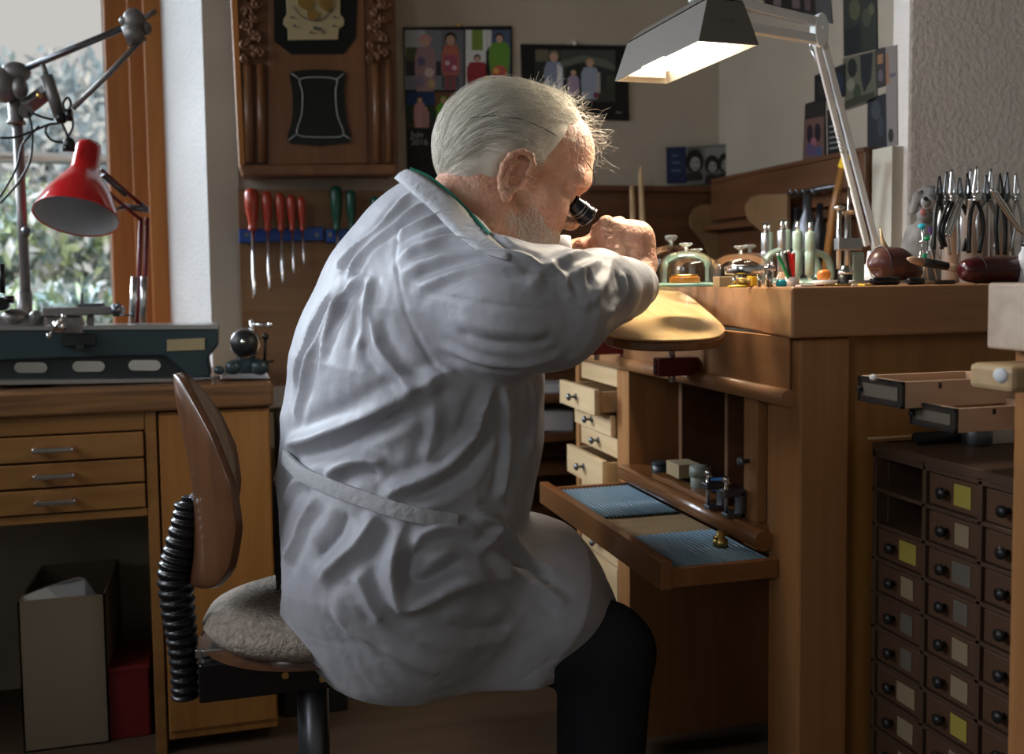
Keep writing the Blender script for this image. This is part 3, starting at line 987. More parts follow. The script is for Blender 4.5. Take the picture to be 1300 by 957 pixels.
# neckline: the coat falls away in front of the neck along this slope
ka, kb = pt(574, 251, YM - 0.11), pt(649, 324, YM - 0.11)
kn_ = np.array([-(kb[2] - ka[2]), 0, kb[0] - ka[0]])
COAT.plane(ka, kn_, 0.012)


def sl(a, b, ra, rb, k=0.012):
    COAT.rc(pt(a[0], a[1], a[2]), pt(b[0], b[1], b[2]), rad(ra, a[2]), rad(rb, b[2]), k)


sl((572, 366, YM - 0.170), (640, 393, YM - 0.235), 82, 89, 0.02)
sl((640, 393, YM - 0.235), (697, 391, YM - 0.225), 89, 80)
sl((697, 391, YM - 0.225), (757, 370, YM - 0.175), 80, 55)
sl((757, 367, YM - 0.175), (790, 366, YM - 0.125), 52, 42)
sl((790, 366, YM - 0.125), (806, 362, YM - 0.085), 38, 32)
sl((590, 352, YM - 0.06), (655, 388, YM - 0.12), 50, 50, 0.02)
sl((590, 392, YM + 0.17), (655, 418, YM + 0.21), 64, 50, 0.02)
sl((655, 414, YM + 0.20), (702, 338, YM + 0.08), 46, 27, 0.01)
sl((700, 326, YM + 0.07), (716, 320, YM + 0.045), 26, 23, 0.008)
# openings at the cuffs and the neck, the hem
COAT.rc(pt(822, 330, YM - 0.04), pt(812, 357, YM - 0.07), rad(34, 1.45), rad(22, 1.45), 0.003, '-')
COAT.rc(pt(745, 316, YM + 0.03), pt(722, 321, YM + 0.045), rad(22, 1.6), rad(17, 1.6), 0.003, '-')
pa, pb = pt(690, 868, YM - 0.1), pt(762, 806, YM - 0.1)
nn = np.array([(pa[2] - pb[2]), 0, (pb[0] - pa[0])]); nn = -nn if nn[2] > 0 else nn
COAT.plane(pa, nn)
COAT.plane(pt(500, 886, YM - 0.15), (0, 0, -1))
COAT.plane(pt(766, 768, YM), (1, 0, -0.25))

person = thing('person', 'white haired bearded man in pale grey work coat leaning over the bench, hands raised', 'person', (0.40, YM, 0.0))

varied('skin', (0.50, 0.25, 0.165), (0.64, 0.40, 0.28), 22, rough=0.5, bump=0.8, bscale=130, sss=0.08, c3=(0.58, 0.31, 0.21), bdist=0.005)
varied('coat_cloth', (0.36, 0.37, 0.415), (0.42, 0.43, 0.475), 5, rough=0.55, bump=0.35, bscale=38, sheen=0.15, bdist=0.006)
varied('belt_cloth', (0.40, 0.41, 0.44), (0.46, 0.47, 0.50), 8, rough=0.8, bump=0.3, bscale=80)
mat('trouser_cloth', (0.010, 0.012, 0.018), 0.8)
mat('hair_white', (0.80, 0.76, 0.66), 0.42)
mat('hair_root', (0.56, 0.52, 0.44), 0.6)

v, q = surface(BODY, (0.08, 1.15, 0.0), (0.90, 1.93, 1.46), 0.0026)
v = relax(v, q, BODY, 1)
np_mesh('body', v, q, 'skin', person)

# trousers
TR = Field()
TR.rc(pt(480, 735, YM), pt(520, 740, YM), rad(98, YM), rad(92, YM), 0.03, ky=1.3, y0=YM)
for s, kx in ((-1, 0), (1, 14)):
    hip, knee = pt(500 + kx, 735, YM + s * 0.10), pt(766 + kx, 826, YM + s * 0.13)
    TR.rc(hip, knee, rad(70, YM), rad(58, YM), 0.03)
    ank = np.array([knee[0] - 0.015, knee[1], 0.09]); TR.rc(knee, ank, rad(57, YM), 0.062, 0.02)
TR.plane((0.5, YM, 0.075), (0, 0, -1))
v, q = surface(TR, (0.08, 1.15, 0.0), (0.95, 1.93, 0.75), 0.008)
np_mesh('trousers', relax(v, q, TR, 1), q, 'trouser_cloth', person)
for s in (-1, 1):
    SHO = Field(); knee = pt(766 + (14 if s > 0 else 0), 826, YM + s * 0.13); ank = np.array([knee[0] - 0.015, knee[1], 0.09])
    SHO.rc(ank + np.array([-0.045, 0, -0.04]), ank + np.array([0.15, 0, -0.052]), 0.048, 0.040, 0.02, ky=1.0)
    SHO.plane((0, 0, 0.002), (0, 0, -1))
    v, q = surface(SHO, (0.2, 1.2, -0.02), (1.1, 1.9, 0.3), 0.006); np_mesh('shoe', v, q, 'black', person)
# ---- coat mesh with its folds
v, q = surface(COAT, (0.05, 1.08, 0.30), (0.90, 1.98, 1.42), 0.0036)
v = relax(v, q, COAT, 1)
N = COAT.grad(v, 0.003)
FOLDS = [  # (amplitude mm, half width mm, photo points over the coat) ; negative = seam or crease
    (-1.6, 2.4, [(424, 342), (454, 346), (504, 350)]),
    (6, 9, [(454, 350), (432, 385), (416, 420), (405, 460)]),
    (5, 8, [(470, 352), (462, 400), (455, 445)]),
    (-2.4, 3.2, [(504, 290), (504, 348), (514, 395), (534, 435), (556, 468), (580, 485)]),
    (-1.8, 2.6, [(510, 362), (571, 377), (612, 385), (667, 391), (738, 395), (780, 390), (806, 380)]),
    (7, 9, [(504, 300), (530, 287), (554, 276), (587, 270)]),
    (6, 9, [(508, 325), (540, 312), (571, 304), (621, 311)]),
    (6, 9, [(512, 345), (571, 326), (646, 322), (688, 338)]),
    (5, 8, [(529, 366), (570, 350), (612, 338), (679, 350)]),
    (4, 9, [(671, 367), (696, 338), (721, 324), (760, 318)]),
    (4, 8, [(696, 328), (709, 359), (738, 342), (771, 324)]),
    (4, 7, [(709, 340), (718, 362), (725, 380)]),
    (4, 8, [(738, 390), (758, 372), (771, 352), (778, 328)]),
    (5, 7, [(771, 400), (790, 378), (790, 345)]),
    (-3, 8, [(640, 345), (700, 352), (735, 362)]),
    (-3, 7, [(745, 340), (752, 360), (748, 385)]),
    (6, 9, [(522, 245), (487, 284), (445, 321), (428, 340)]),
    (5, 8, [(540, 258), (504, 281), (458, 321), (440, 360)]),
    (7, 10, [(440, 375), (420, 400), (400, 440), (386, 480), (374, 530)]),
    (5, 8, [(420, 370), (398, 410), (382, 450), (372, 490)]),
    (9, 13, [(362, 566), (380, 562), (404, 555), (458, 532), (537, 488), (580, 470)]),
    (-7, 12, [(366, 580), (404, 574), (450, 556), (520, 520)]),
    (7, 10, [(470, 400), (480, 440), (500, 470), (530, 500)]),
    (7, 9, [(412, 608), (436, 590), (465, 584), (490, 588)]),
    (-5, 9, [(430, 615), (455, 603), (480, 603)]),
    (8, 10, [(486, 636), (503, 621), (536, 607), (569, 588), (600, 550), (611, 520), (627, 488)]),
    (-6, 10, [(520, 636), (560, 620), (600, 590), (622, 545)]),
    (7, 8, [(640, 490), (643, 555), (640, 600), (634, 632)]),
    (6, 8, [(672, 490), (676, 530), (668, 580)]),
    (-6, 9, [(656, 490), (660, 545), (655, 600), (645, 640)]),
    (5, 9, [(545, 480), (552, 540), (540, 590)]),
    (8, 11, [(403, 630), (385, 660), (374, 688), (361, 713)]),
    (9, 12, [(478, 654), (462, 680), (445, 700), (403, 738)]),
    (-8, 12, [(440, 650), (425, 680), (400, 705)]),
    (11, 13, [(515, 663), (499, 713), (507, 767), (536, 762), (586, 738), (636, 733), (677, 752)]),
    (-9, 14, [(535, 690), (520, 730), (545, 740), (590, 712)]),
    (7, 10, [(453, 729), (465, 754), (486, 790)]),
    (9, 10, [(524, 704), (536, 678), (569, 668), (611, 676)]),
    (9, 9, [(600, 655), (628, 662), (632, 674), (611, 695)]),
    (8, 11, [(619, 698), (652, 729), (690, 748), (720, 770)]),
    (-8, 10, [(636, 690), (670, 715), (700, 735)]),
    (-1.4, 2.4, [(569, 779), (611, 825), (650, 862)]),
    (-1.4, 2.2, [(655, 868), (700, 838), (748, 806)]),
    (6, 11, [(420, 770), (450, 800), (500, 830), (560, 850)]),
    (-6, 12, [(540, 790), (600, 800), (650, 795)]),
    (5, 8, [(560, 440), (600, 455), (660, 462), (710, 452)]),
    (-5, 9, [(580, 420), (640, 436), (700, 432)]),
    (5, 7, [(588, 285), (612, 296), (650, 308)]),
    (-4, 7, [(550, 300), (590, 292), (630, 305)]),
    (4, 6, [(640, 660), (650, 690), (640, 715)]),
    (6, 9, [(360, 640), (372, 615), (395, 608)]),
]
disp = np.zeros(len(v))
for amp, wd, P in FOLDS:
    hits = [march(COAT, x, y) for x, y in P]
    hits = [h for h in hits if h is not None]
    if len(hits) < 2: continue
    c = np.array([tuple(a) for a in catmull(hits, 7)])
    lo, hi = c.min(0) - 0.06, c.max(0) + 0.06
    ii = np.nonzero(((v > lo) & (v < hi)).all(1))[0]
    if not len(ii): continue
    p = v[ii]
    best = np.full(len(ii), 9.0); bt = np.zeros(len(ii))
    for k in range(len(c) - 1):
        a, b = c[k], c[k + 1]; ab = b - a
        t = np.clip((p - a) @ ab / max(ab @ ab, 1e-12), 0, 1)
        dd = np.linalg.norm(p - a - t[:, None] * ab, axis=1)
        u = dd < best; best[u] = dd[u]; bt[u] = ((k + t) / (len(c) - 1))[u]
    w_ = wd * 0.001
    taper = np.clip(np.minimum(bt, 1 - bt) * 6 + 0.15, 0, 1)
    r_ = best / w_
    if abs(amp) < 3: prof = np.exp(-r_ ** 2)
    else: prof = np.exp(-r_ * 1.35) - 0.40 * np.exp(-((r_ - 1.8) ** 2) / 0.8)
    disp[ii] += amp * 0.001 * 1.45 * prof * taper
# the gathers of the cloth, larger and looser in the skirt
x, y, z = v.T
low = np.clip((0.85 - z) / 0.4, 0, 1)
u1 = 0.8 * x - 0.6 * z + 0.25 * y
disp += 0.0011 * (1 - 2 * np.abs(np.sin(34 * u1 + 2.2 * np.sin(13 * z + 7 * y) + 1.5 * np.sin(19 * x)))) * (0.4 + 0.6 * np.sin(11 * z + 9 * x + 3 * y))
disp += low * 0.0035 * np.sin(24 * x + 10 * y + 4 * np.sin(7 * z)) * np.cos(9 * z - 5 * x)
disp += 0.0005 * np.sin(95 * x + 60 * z + 8 * np.sin(31 * y)) * np.sin(70 * z - 40 * x + 20 * y)
v = v + N * disp[:, None]
coat = np_mesh('work_coat', v, q, 'coat_cloth', person)
sm = coat.modifiers.new('smooth', 'SMOOTH'); sm.factor = 0.5; sm.iterations = 1

# belt strap round the waist: a flat band lying on the cloth
pts = []
for (bx, by) in [(364, 580), (385, 600), (420, 617), (460, 632), (500, 646), (540, 656), (578, 662)]:
    h = march(COAT, bx, by)
    if h is not None:
        n = COAT.grad(h[None])[0]; pts.append(h + n * 0.005)
m = MB(); off = Vector(person.location)
pts = catmull(pts, 5)
vs = []; fs = []
for i, p in enumerate(pts):
    n = Vector(COAT.grad(np.array([tuple(p)]))[0]); dr = (pts[min(i + 1, len(pts) - 1)] - pts[max(i - 1, 0)]).normalized(); s = n.cross(dr).normalized()
    for a, b in ((-0.011, -0.004), (-0.0105, 0.0025), (0.0105, 0.0025), (0.011, -0.004)): vs.append(p + s * a + n * b - off)
for i in range(len(pts) - 1):
    for k in range(4):
        fs.append((i * 4 + k, i * 4 + (k + 1) % 4, i * 4 + 4 + (k + 1) % 4, i * 4 + 4 + k))
m.add(vs, fs, 0, True); m.build('belt', 'belt_cloth', person, bevel=0.001)

# turned down coat collar and the green shirt collar above it
TOPP = [(519, 214), (543, 226), (572, 249), (597, 274), (622, 300), (648, 323)]
BOTP = [(503, 229), (522, 246), (549, 270), (576, 297), (606, 320), (644, 333)]


def skin_pt(x_, y_, lift):
    for dy in range(0, 30, 3):
        h = march(COAT, x_, y_ + dy)
        if h is not None:
            h = h + np.array([0, 0, dy * 0.0011])
            break
    n = COAT.grad(h[None])[0]
    return Vector(h + n * lift)


tp_ = catmull([skin_pt(x_, y_ + 3, 0.003) for x_, y_ in TOPP], 4); bp_ = catmull([skin_pt(x_, y_, 0.0035) for x_, y_ in BOTP], 4)
cc = Vector(H(-0.01, 0, -0.06))
vs = []; fs = []
nU = 5
for i in range(len(tp_)):
    for k in range(nU):
        t = k / (nU - 1); p = bp_[i].lerp(tp_[i], t)
        nrm = Vector(COAT.grad(np.array([tuple(p)]))[0])
        vs.append(p + nrm * (0.0025 * math.sin(PI * t)) - off)
for i in range(len(tp_) - 1):
    for k in range(nU - 1): fs.append((i * nU + k, i * nU + k + 1, (i + 1) * nU + k + 1, (i + 1) * nU + k))
m = MB(); m.add(vs, fs, 0, True); co_ = m.build('coat_collar', 'belt_cloth', person); sd = co_.modifiers.new('solid', 'SOLIDIFY'); sd.thickness = 0.003; sd.offset = 0
vs = []; fs = []
for i in range(len(tp_) - 4):
    out_ = (tp_[i] - cc).normalized()
    for a_, b_ in ((-0.002, -0.004), (-0.004, 0.0065), (-0.008, 0.0065), (-0.008, -0.004)): vs.append(tp_[i] + out_ * a_ + Vector((0, 0, 1)) * b_ - off)
for i in range(len(tp_) - 5):
    for k in range(4): fs.append((i * 4 + k, i * 4 + (k + 1) % 4, i * 4 + 4 + (k + 1) % 4, i * 4 + 4 + k))
m = MB(); m.add(vs, fs, 0, True); m.build('shirt_collar', 'green_shirt', person)


# ---- hair: a close cap and many swept-back strands
HEADF = SKULLF = Field(); HEADF.pr = HEADONLY
NECKF = Field(); NECKF.pr = BODY.pr[:len(HEADONLY) + 2] + [q_ for q_ in BODY.pr if q_.kind == 'rc' and abs(q_.rb - 0.085) < 1e-6]


def tolocal(p): return ((p - HO) @ HM.T) / HS


def scalp(l):
    """True where hair grows (head coordinates)."""
    x, y, z = l.T
    hl = np.interp(z, [-0.02, 0.03, 0.085, 0.10, 0.125, 0.16], [0.034, 0.040, 0.042, 0.058, 0.080, 0.088])
    ear = (x > -0.024) & (x < 0.028) & (z < 0.038) & (np.abs(y) > 0.04)
    low = z > np.interp(x, [-0.1, -0.05, -0.02], [-0.045, -0.050, -0.02])
    return (x < hl) & low & ~ear & ~((x > 0.028) & (z < 0.0))


def strands(name, n, length, steps, lift, flow, region, r, mt, seed, jit=0.25, box=None, curl=0.0, endlift=0.0, HEADF=None):
    HEADF = HEADF or SKULLF
    rg = np.random.RandomState(seed)
    cand = rg.normal(size=(n * 14, 3)); cand /= np.linalg.norm(cand, axis=1)[:, None]
    l = cand * np.array([0.12, 0.10, 0.12]) + np.array([0.0, 0, 0.02])
    p = HO + HS * (l @ HM)
    for _ in range(7):
        p = p - HEADF.grad(p) * np.clip(HEADF(p), -0.03, 0.03)[:, None] * 0.9
    l = tolocal(p)
    ok = region(l)
    p = p[ok][:n]
    n = len(p)
    L_ = length * HS * rg.uniform(0.6, 1.15, n)
    side = rg.normal(size=(n, 3)) * jit
    ph = rg.uniform(0, 6.28, n)
    lf = lift * HS * rg.uniform(0.15, 1.0, n)
    P = [p.copy()]
    for s in range(steps):
        g = HEADF.grad(p, 0.004)
        l = tolocal(p)
        f = flow(l) @ HM + side + curl * np.sin(ph + s * 0.9)[:, None] * HU
        f = f - g * np.sum(f * g, axis=1)[:, None]
        f /= np.maximum(np.linalg.norm(f, axis=1), 1e-6)[:, None]
        p = p + f * (L_ / steps)[:, None]
        t = (s + 1) / steps
        want = lf * min(1, 1.8 * t) + endlift * HS * t * t * rg.uniform(0, 1, n)
        d = HEADF(p)
        p = p + g * (want - d)[:, None] * 0.8
        P.append(p.copy())
    P = np.stack(P, 1)                       # n, steps+1, 3
    m_ = steps + 1
    T = np.gradient(P, axis=1); T /= np.maximum(np.linalg.norm(T, axis=2), 1e-9)[..., None]
    A = np.cross(T, rg.normal(size=(n, 1, 3))); A /= np.maximum(np.linalg.norm(A, axis=2), 1e-9)[..., None]
    Bv = np.cross(T, A)
    rr = r * np.linspace(1, 0.35, m_)[None, :, None]
    ring = [P + (A * math.cos(a) + Bv * math.sin(a)) * rr for a in (0, 2.094, 4.189)]
    V = np.stack(ring, 2).reshape(-1, 3)      # n*m*3
    idx = np.arange(n * m_ * 3).reshape(n, m_, 3)
    Q = []
    for k in range(3):
        Q.append(np.stack([idx[:, :-1, k], idx[:, :-1, (k + 1) % 3], idx[:, 1:, (k + 1) % 3], idx[:, 1:, k]], -1).reshape(-1, 4))
    return np_mesh(name, V, np.concatenate(Q), mt, person)


CAP = Field()
HE(CAP, (-0.009, 0, 0.047), (0.085, 0.0775, 0.084))
HE(CAP, (0.026, 0, 0.074), (0.062, 0.064, 0.060), 0.03)
HE(CAP, (-0.046, 0, 0.006), (0.036, 0.056, 0.048), 0.01)
CAP.plane(H(0.036, 0, 0.03), HF * 0.93 - HU * 0.40, 0.012)
for s in (-1, 1): HE(CAP, (0.040, s * 0.065, -0.030), (0.056, 0.055, 0.052), 0.008, '-')
HE(CAP, (0.014, -0.085, -0.018), (0.040, 0.034, 0.058), 0.008, '-')
HE(CAP, (0.014, 0.085, -0.018), (0.040, 0.034, 0.058), 0.008, '-')
CAP.rc(H(0.034, -0.12, -0.062), H(0.034, 0.12, -0.062), 0.058 * HS, 0.058 * HS, 0.004, '-')
v, q = surface(CAP, tuple(HO - 0.2), tuple(HO + 0.22), 0.005)
hair = np_mesh('hair', v, q, 'hair_root', person)


def sweep(l):
    x, y, z = l.T
    sd = np.clip(np.abs(y) / 0.07, 0, 1)
    dn = -0.12 - 0.25 * sd * np.clip((z - 0.05) / 0.05, 0, 1) - 1.1 * np.clip((-x - 0.015) / 0.07, 0, 1.3)
    return np.stack([-1.0 + 0 * x, 0.10 * y / 0.08, dn], -1)


CAPF = Field(); CAPF.pr = [Prim('el', H(-0.012, 0, 0.050), np.array((0.094, 0.079, 0.080)) * HS, 0, 0, 0.0, '+', rot=hrot('X', 0))]
strands('hair_strands', 7500, 0.085, 12, 0.015, sweep, lambda l: scalp(l) & (l[:, 2] > -0.01), 0.00042, 'hair_white', 3, jit=0.12)
strands('hair_strands', 3500, 0.055, 9, 0.020, sweep, lambda l: scalp(l) & (l[:, 0] < 0.0), 0.00042, 'hair_white', 21, jit=0.18)
strands('hair_strands', 1500, 0.065, 9, 0.018, sweep, lambda l: (l[:, 2] > 0.08) & scalp(l) & (l[:, 0] > 0.0), 0.00038, 'hair_white', 5, jit=0.3)
strands('hair_strands', 3000, 0.045, 8, 0.009, sweep, lambda l: scalp(l) & (l[:, 0] > np.interp(l[:, 2], [-0.02, 0.03, 0.085, 0.10, 0.125, 0.16], [0.034, 0.040, 0.042, 0.058, 0.080, 0.088]) - 0.014) & (l[:, 2] > 0.0), 0.00038, 'hair_white', 51, jit=0.2)
strands('hair_strands', 2600, 0.034, 7, 0.019, sweep, lambda l: scalp(l) & (l[:, 0] < -0.015) & (l[:, 2] < 0.03), 0.00042, 'hair_white', 61, jit=0.2)
strands('sideburn', 350, 0.022, 5, 0.004, lambda l: np.tile([-0.35, 0.0, -1.0], (len(l), 1)), lambda l: (l[:, 0] > 0.026) & (l[:, 0] < 0.040) & (l[:, 2] > -0.03) & (l[:, 2] < 0.035) & (np.abs(l[:, 1]) < 0.072), 0.00026, 'hair_white', 31, jit=0.25, HEADF=NECKF)
mat('hair_grey', (0.36, 0.33, 0.28), 0.5)
strands('hair_strands', 1300, 0.080, 12, 0.016, sweep, lambda l: scalp(l) & (l[:, 2] > -0.02), 0.00036, 'hair_grey', 41, jit=0.14)
strands('flyaway_hair', 260, 0.060, 10, 0.012, lambda l: np.tile([0.8, 0.0, 0.2], (len(l), 1)), lambda l: (l[:, 2] > 0.08) & (l[:, 0] > -0.02) & (l[:, 0] < 0.09), 0.00028, 'hair_white', 9, jit=0.7, curl=0.7, endlift=0.035)


def beard_region(l):
    x, y, z = l.T
    up = np.interp(x, [0.014, 0.03, 0.045, 0.075, 0.10], [0.00, 0.006, -0.014, -0.040, -0.038])
    return (np.abs(y) < 0.074) & (x > 0.014) & (z < up) & (z > -0.12) & ~((x < 0.03) & (z < -0.075))


strands('beard', 2600, 0.014, 4, 0.0045, lambda l: np.tile([0.35, 0.0, -1.0], (len(l), 1)), beard_region, 0.00034, 'hair_white', 11, jit=0.35, HEADF=NECKF)
strands('eyebrow', 260, 0.016, 4, 0.007, lambda l: np.tile([-0.3, 0.0, 0.5], (len(l), 1)) + np.stack([0 * l[:, 0], np.sign(l[:, 1]) * 0.7, 0 * l[:, 0]], -1), lambda l: (l[:, 2] > 0.034) & (l[:, 2] < 0.046) & (l[:, 0] > 0.085) & (np.abs(l[:, 1]) > 0.010) & (np.abs(l[:, 1]) < 0.048), 0.00030, 'hair_white', 13, jit=0.3)

# ---- loupe on its wire: worn, but a thing of its own
lc0, lc1 = pt(728, 258, YM - 0.035), pt(744, 273, YM - 0.028)
d = Vector(lc1 - lc0).normalized()
lp = thing('eye_loupe', 'black watchmaker loupe with silver rings held at his eye by a wire', 'loupe', tuple(lc0))
Mr = d.to_track_quat('Z', 'Y').to_matrix().to_4x4()
m = MB(); m.lathe([(0.0125, -0.004), (0.0135, 0.0), (0.0150, 0.012), (0.0158, 0.013), (0.0162, 0.026), (0.0178, 0.028), (0.0182, 0.034), (0.0155, 0.034), (0.013, 0.01), (0.011, -0.003)], 28, M=Mr, closed=True); m.build('barrel', 'black_gloss', lp)
m = MB()
for zz, rr_ in ((0.0125, 0.0160), (0.0185, 0.0162), (0.0345, 0.0182)):
    m.lathe([(rr_, zz - 0.0005), (rr_ + 0.0006, zz), (rr_, zz + 0.0005), (rr_ - 0.0015, zz)], 28, M=Mr, closed=True)
m.build('silver_ring', 'steel_bright', lp)
m = MB(); m.lathe([(0.0005, 0.0290), (0.008, 0.0285), (0.0150, 0.0265), (0.0150, 0.0245), (0.0005, 0.0245)], 24, M=Mr); m.build('lens', 'glass', lp)
WP = [(748, 235), (750, 224), (742, 207), (728, 191), (710, 178), (690, 166), (665, 155), (640, 150), (618, 149), (598, 152)]
wire = []
for x_, y_ in WP:
    p = march(CAPF if x_ < 735 else HEADF, x_, y_)
    if p is None: p = pt(x_, y_, YM - 0.01)
    n = (CAPF if x_ < 735 else HEADF).grad(p[None])[0]
    wire.append(p + n * 0.006)
wire = [lc0 + np.array(d) * 0.012 + np.array([0, -0.005, 0.013])] + wire
m = MB(); m.tube([Vector(p) - lp.location for p in catmull(wire, 5)], 0.0007, 6); m.build('wire', 'black', lp)
m = MB(); w2 = [pt(x_, y_, YM - 0.01) for x_, y_ in [(620, 128), (640, 119), (668, 116), (700, 120), (722, 134)]]
m.tube([Vector(p) - lp.location for p in catmull(w2, 5)], 0.0007, 6); m.build('head_wire', 'black', lp)
# ------------------------------------------------------------------ fluorescent bench lamp
def D(o, px, py, Y):
    return at(px, py, Y=Y) - o.location


def bar(m, a, b, w, h, mi=0, side=None):
    """A rectangular bar from a to b, w wide across, h high."""
    a, b = Vector(a), Vector(b)
    d = (b - a).normalized()
    s = Vector(side).normalized() if side else (d.cross(Vector((0, 0, 1))) if abs(d.z) < 0.95 else Vector((1, 0, 0))).normalized()
    s = (s - d * s.dot(d)).normalized()
    u = s.cross(d)
    c = [p + s * x * w / 2 + u * y * h / 2 for p in (a, b) for x, y in ((-1, -1), (1, -1), (1, 1), (-1, 1))]
    m.add(c, [(3, 2, 1, 0), (4, 5, 6, 7), (0, 1, 5, 4), (1, 2, 6, 5), (2, 3, 7, 6), (3, 0, 4, 7)], mi)


base = at(1112, 338, Y=1.62)
lamp = thing('bench_lamp', 'white jointed bench lamp with lit grey fluorescent hood above his hands', 'lamp', (base.x, 1.62, ZT))
y0, y1 = 1.38, 1.70
Dp, Cp, Ap, Bp = at(887, 60, Y=y0), at(970, 67, Y=y0), at(780, 93, Y=y1), at(850, 101, Y=y1)
zb = (Dp.z + Ap.z + Cp.z + Bp.z) / 4
wv = Vector((Cp.x - Dp.x, 0, 0))
Ap = Vector((Ap.x, y1, zb)); Dp = Vector((Dp.x, y0, zb)); Cp = Vector((Dp.x + 0.103, y0 + 0.004, zb)); Bp = Vector((Ap.x + 0.103, y1 + 0.004, zb))
top = []
ht = 0.066
ins = 0.020
for p, sx, sy in ((Dp, 1, 1), (Cp, -1, 1), (Bp, -1, -1), (Ap, 1, -1)):
    top.append(Vector((p.x + sx * ins, p.y + sy * ins * 0.6, zb + ht)))
off_ = lamp.location
O4 = [Dp - off_, Cp - off_, Bp - off_, Ap - off_]; T4 = [t_ - off_ for t_ in top]
m = MB()
c = sum(O4, Vector()) / 4; ct = sum(T4, Vector()) / 4
I4 = [p + (c - p) * 0.03 for p in O4]; J4 = [p + (ct - p) * 0.05 - Vector((0, 0, 0.002)) for p in T4]
vs = O4 + T4
m.add(vs, [(0, 1, 5, 4), (1, 2, 6, 5), (2, 3, 7, 6), (3, 0, 4, 7), (4, 5, 6, 7)], 0)
m.add(O4 + I4, [(0, 1, 5, 4), (1, 2, 6, 5), (2, 3, 7, 6), (3, 0, 4, 7)], 0)
hood = m.build('hood', 'lamp_grey', lamp, bevel=0.001)
m = MB(); m.add(I4 + J4, [(0, 1, 5, 4), (1, 2, 6, 5), (2, 3, 7, 6), (3, 0, 4, 7), (4, 5, 6, 7)], 0); m.build('reflector', 'lamp_reflector', hood)
m = MB()
m.add([p + Vector((0, 0, 0.0015)) for p in (T4[0], T4[1], T4[2], T4[3])] + [p + (ct - p) * 0.25 + Vector((0, 0, 0.012)) for p in T4], [(0, 1, 5, 4), (1, 2, 6, 5), (2, 3, 7, 6), (3, 0, 4, 7), (4, 5, 6, 7)], 0)
m.build('hood_ridge', 'lamp_grey', hood)
# the small embossed mark on the end face
m = MB(); fc = (O4[0] + O4[1] + T4[0] + T4[1]) / 4 + Vector((0, -0.0008, 0.001))
mk = [fc + Vector((0.011 * math.cos(a), -0.0003, 0.0045 * math.sin(a))) for a in [2 * PI * i / 24 for i in range(25)]]
m.tube(mk, 0.0005, 5); m.tube([fc + Vector((-0.013, 0, -0.004)), fc + Vector((-0.013, 0, 0.004))], 0.0005, 5); m.tube([fc + Vector((-0.005, 0, 0.004)), fc + Vector((0.004, 0, 0.004)), fc + Vector((0.006, 0, 0)), fc + Vector((0.002, 0, -0.004)), fc + Vector((-0.005, 0, -0.004))], 0.0005, 5)
m.build('embossed_mark', 'lamp_grey', hood)
mat('tube_glow', (0.9, 0.9, 0.9), 0.4, emit=(1.0, 0.93, 0.85), strength=5.0)
for k in (-0.020, 0.020):
    m = MB(); a = c + Vector((k - (O4[3].x - O4[0].x) * -0.36, -0.12, 0.022)); b = c + Vector((k + (O4[3].x - O4[0].x) * 0.36, 0.12, 0.022))
    a = c + (O4[0] - O4[3]) * 0.40 + Vector((k, 0, 0.024)); b = c - (O4[0] - O4[3]) * 0.40 + Vector((k, 0, 0.024))
    m.tube([a, a + (b - a) * 0.02, b], [0.010, 0.014, 0.014], 14); m.build('fluorescent_tube', 'tube_glow', hood)
m = MB(); e1 = c + (O4[3] - O4[0]) * 0.44 + Vector((0, 0, 0.022)); m.cbox(tuple(e1), (0.075, 0.02, 0.036)); m.build('socket', 'lamp_reflector', hood, bevel=0.003)
lc = (O4[0] + O4[2]) / 2 + off_
area('bench_lamp_light', tuple(lc + Vector((0, 0, -0.004))), tuple(lc + Vector((-0.05, 0, -0.4))), 0.085, 0.26, 4.6, (1.0, 0.86, 0.66), 160)
# arms
JY = 1.56
J = D(lamp, 1040, 38, JY); hb = D(lamp, 893, 3, 1.50)
m = MB()
bar(m, D(lamp, 905, -4, 1.50), D(lamp, 1036, 28, JY), 0.014, 0.016, side=(0.3, 1, 0)); m.build('upper_arm', 'lamp_white', lamp, bevel=0.002)
m = MB(); bar(m, D(lamp, 930, 32, 1.52), D(lamp, 1036, 50, JY), 0.014, 0.016, side=(0.3, 1, 0)); m.build('upper_arm', 'lamp_white', lamp, bevel=0.002)
m = MB()
E = [J + Vector((0.0135 * math.cos(a) * (1 if math.sin(a) < 0 else 1), -0.010, 0.030 * math.sin(a) - 0.002)) for a in [2 * PI * i / 28 for i in range(28)]]
m.prism(E, (0, 0.020, 0)); m.cyl(J + Vector((0.001, -0.013, 0.002)), J + Vector((0.001, -0.009, 0.002)), 0.003, n=12)
m.build('elbow_plate', 'lamp_white', lamp, bevel=0.002)
foot = D(lamp, 1112, 318, 1.62)
for k, (a, b) in enumerate((((1037, 58), (1101, 312)), ((1046, 54), (1113, 312)))):
    m = MB(); bar(m, D(lamp, a[0], a[1], JY + 0.004 * k), D(lamp, b[0], b[1], 1.61), 0.009, 0.011, side=(0.2, 1, 0)); m.build('lower_arm', 'lamp_white', lamp, bevel=0.002)
m = MB(); m.tube([D(lamp, 1030, 62, JY + 0.02), D(lamp, 1044, 92, JY + 0.02)], 0.0025, 8); m.tube([D(lamp, 1032, 44, JY + 0.02), D(lamp, 1028, 60, JY + 0.02), D(lamp, 1034, 66, JY + 0.02)], 0.002, 8)
sp = [D(lamp, 1036 + t * 0.26 * 130, 66 + t * 130, JY + 0.02) + Vector((0.003 * math.cos(t * 150), 0.003 * math.sin(t * 150), 0)) for t in [i / 150 for i in range(151)]]
m.tube(sp, 0.0009, 5); m.build('spring', 'steel', lamp)
m = MB()
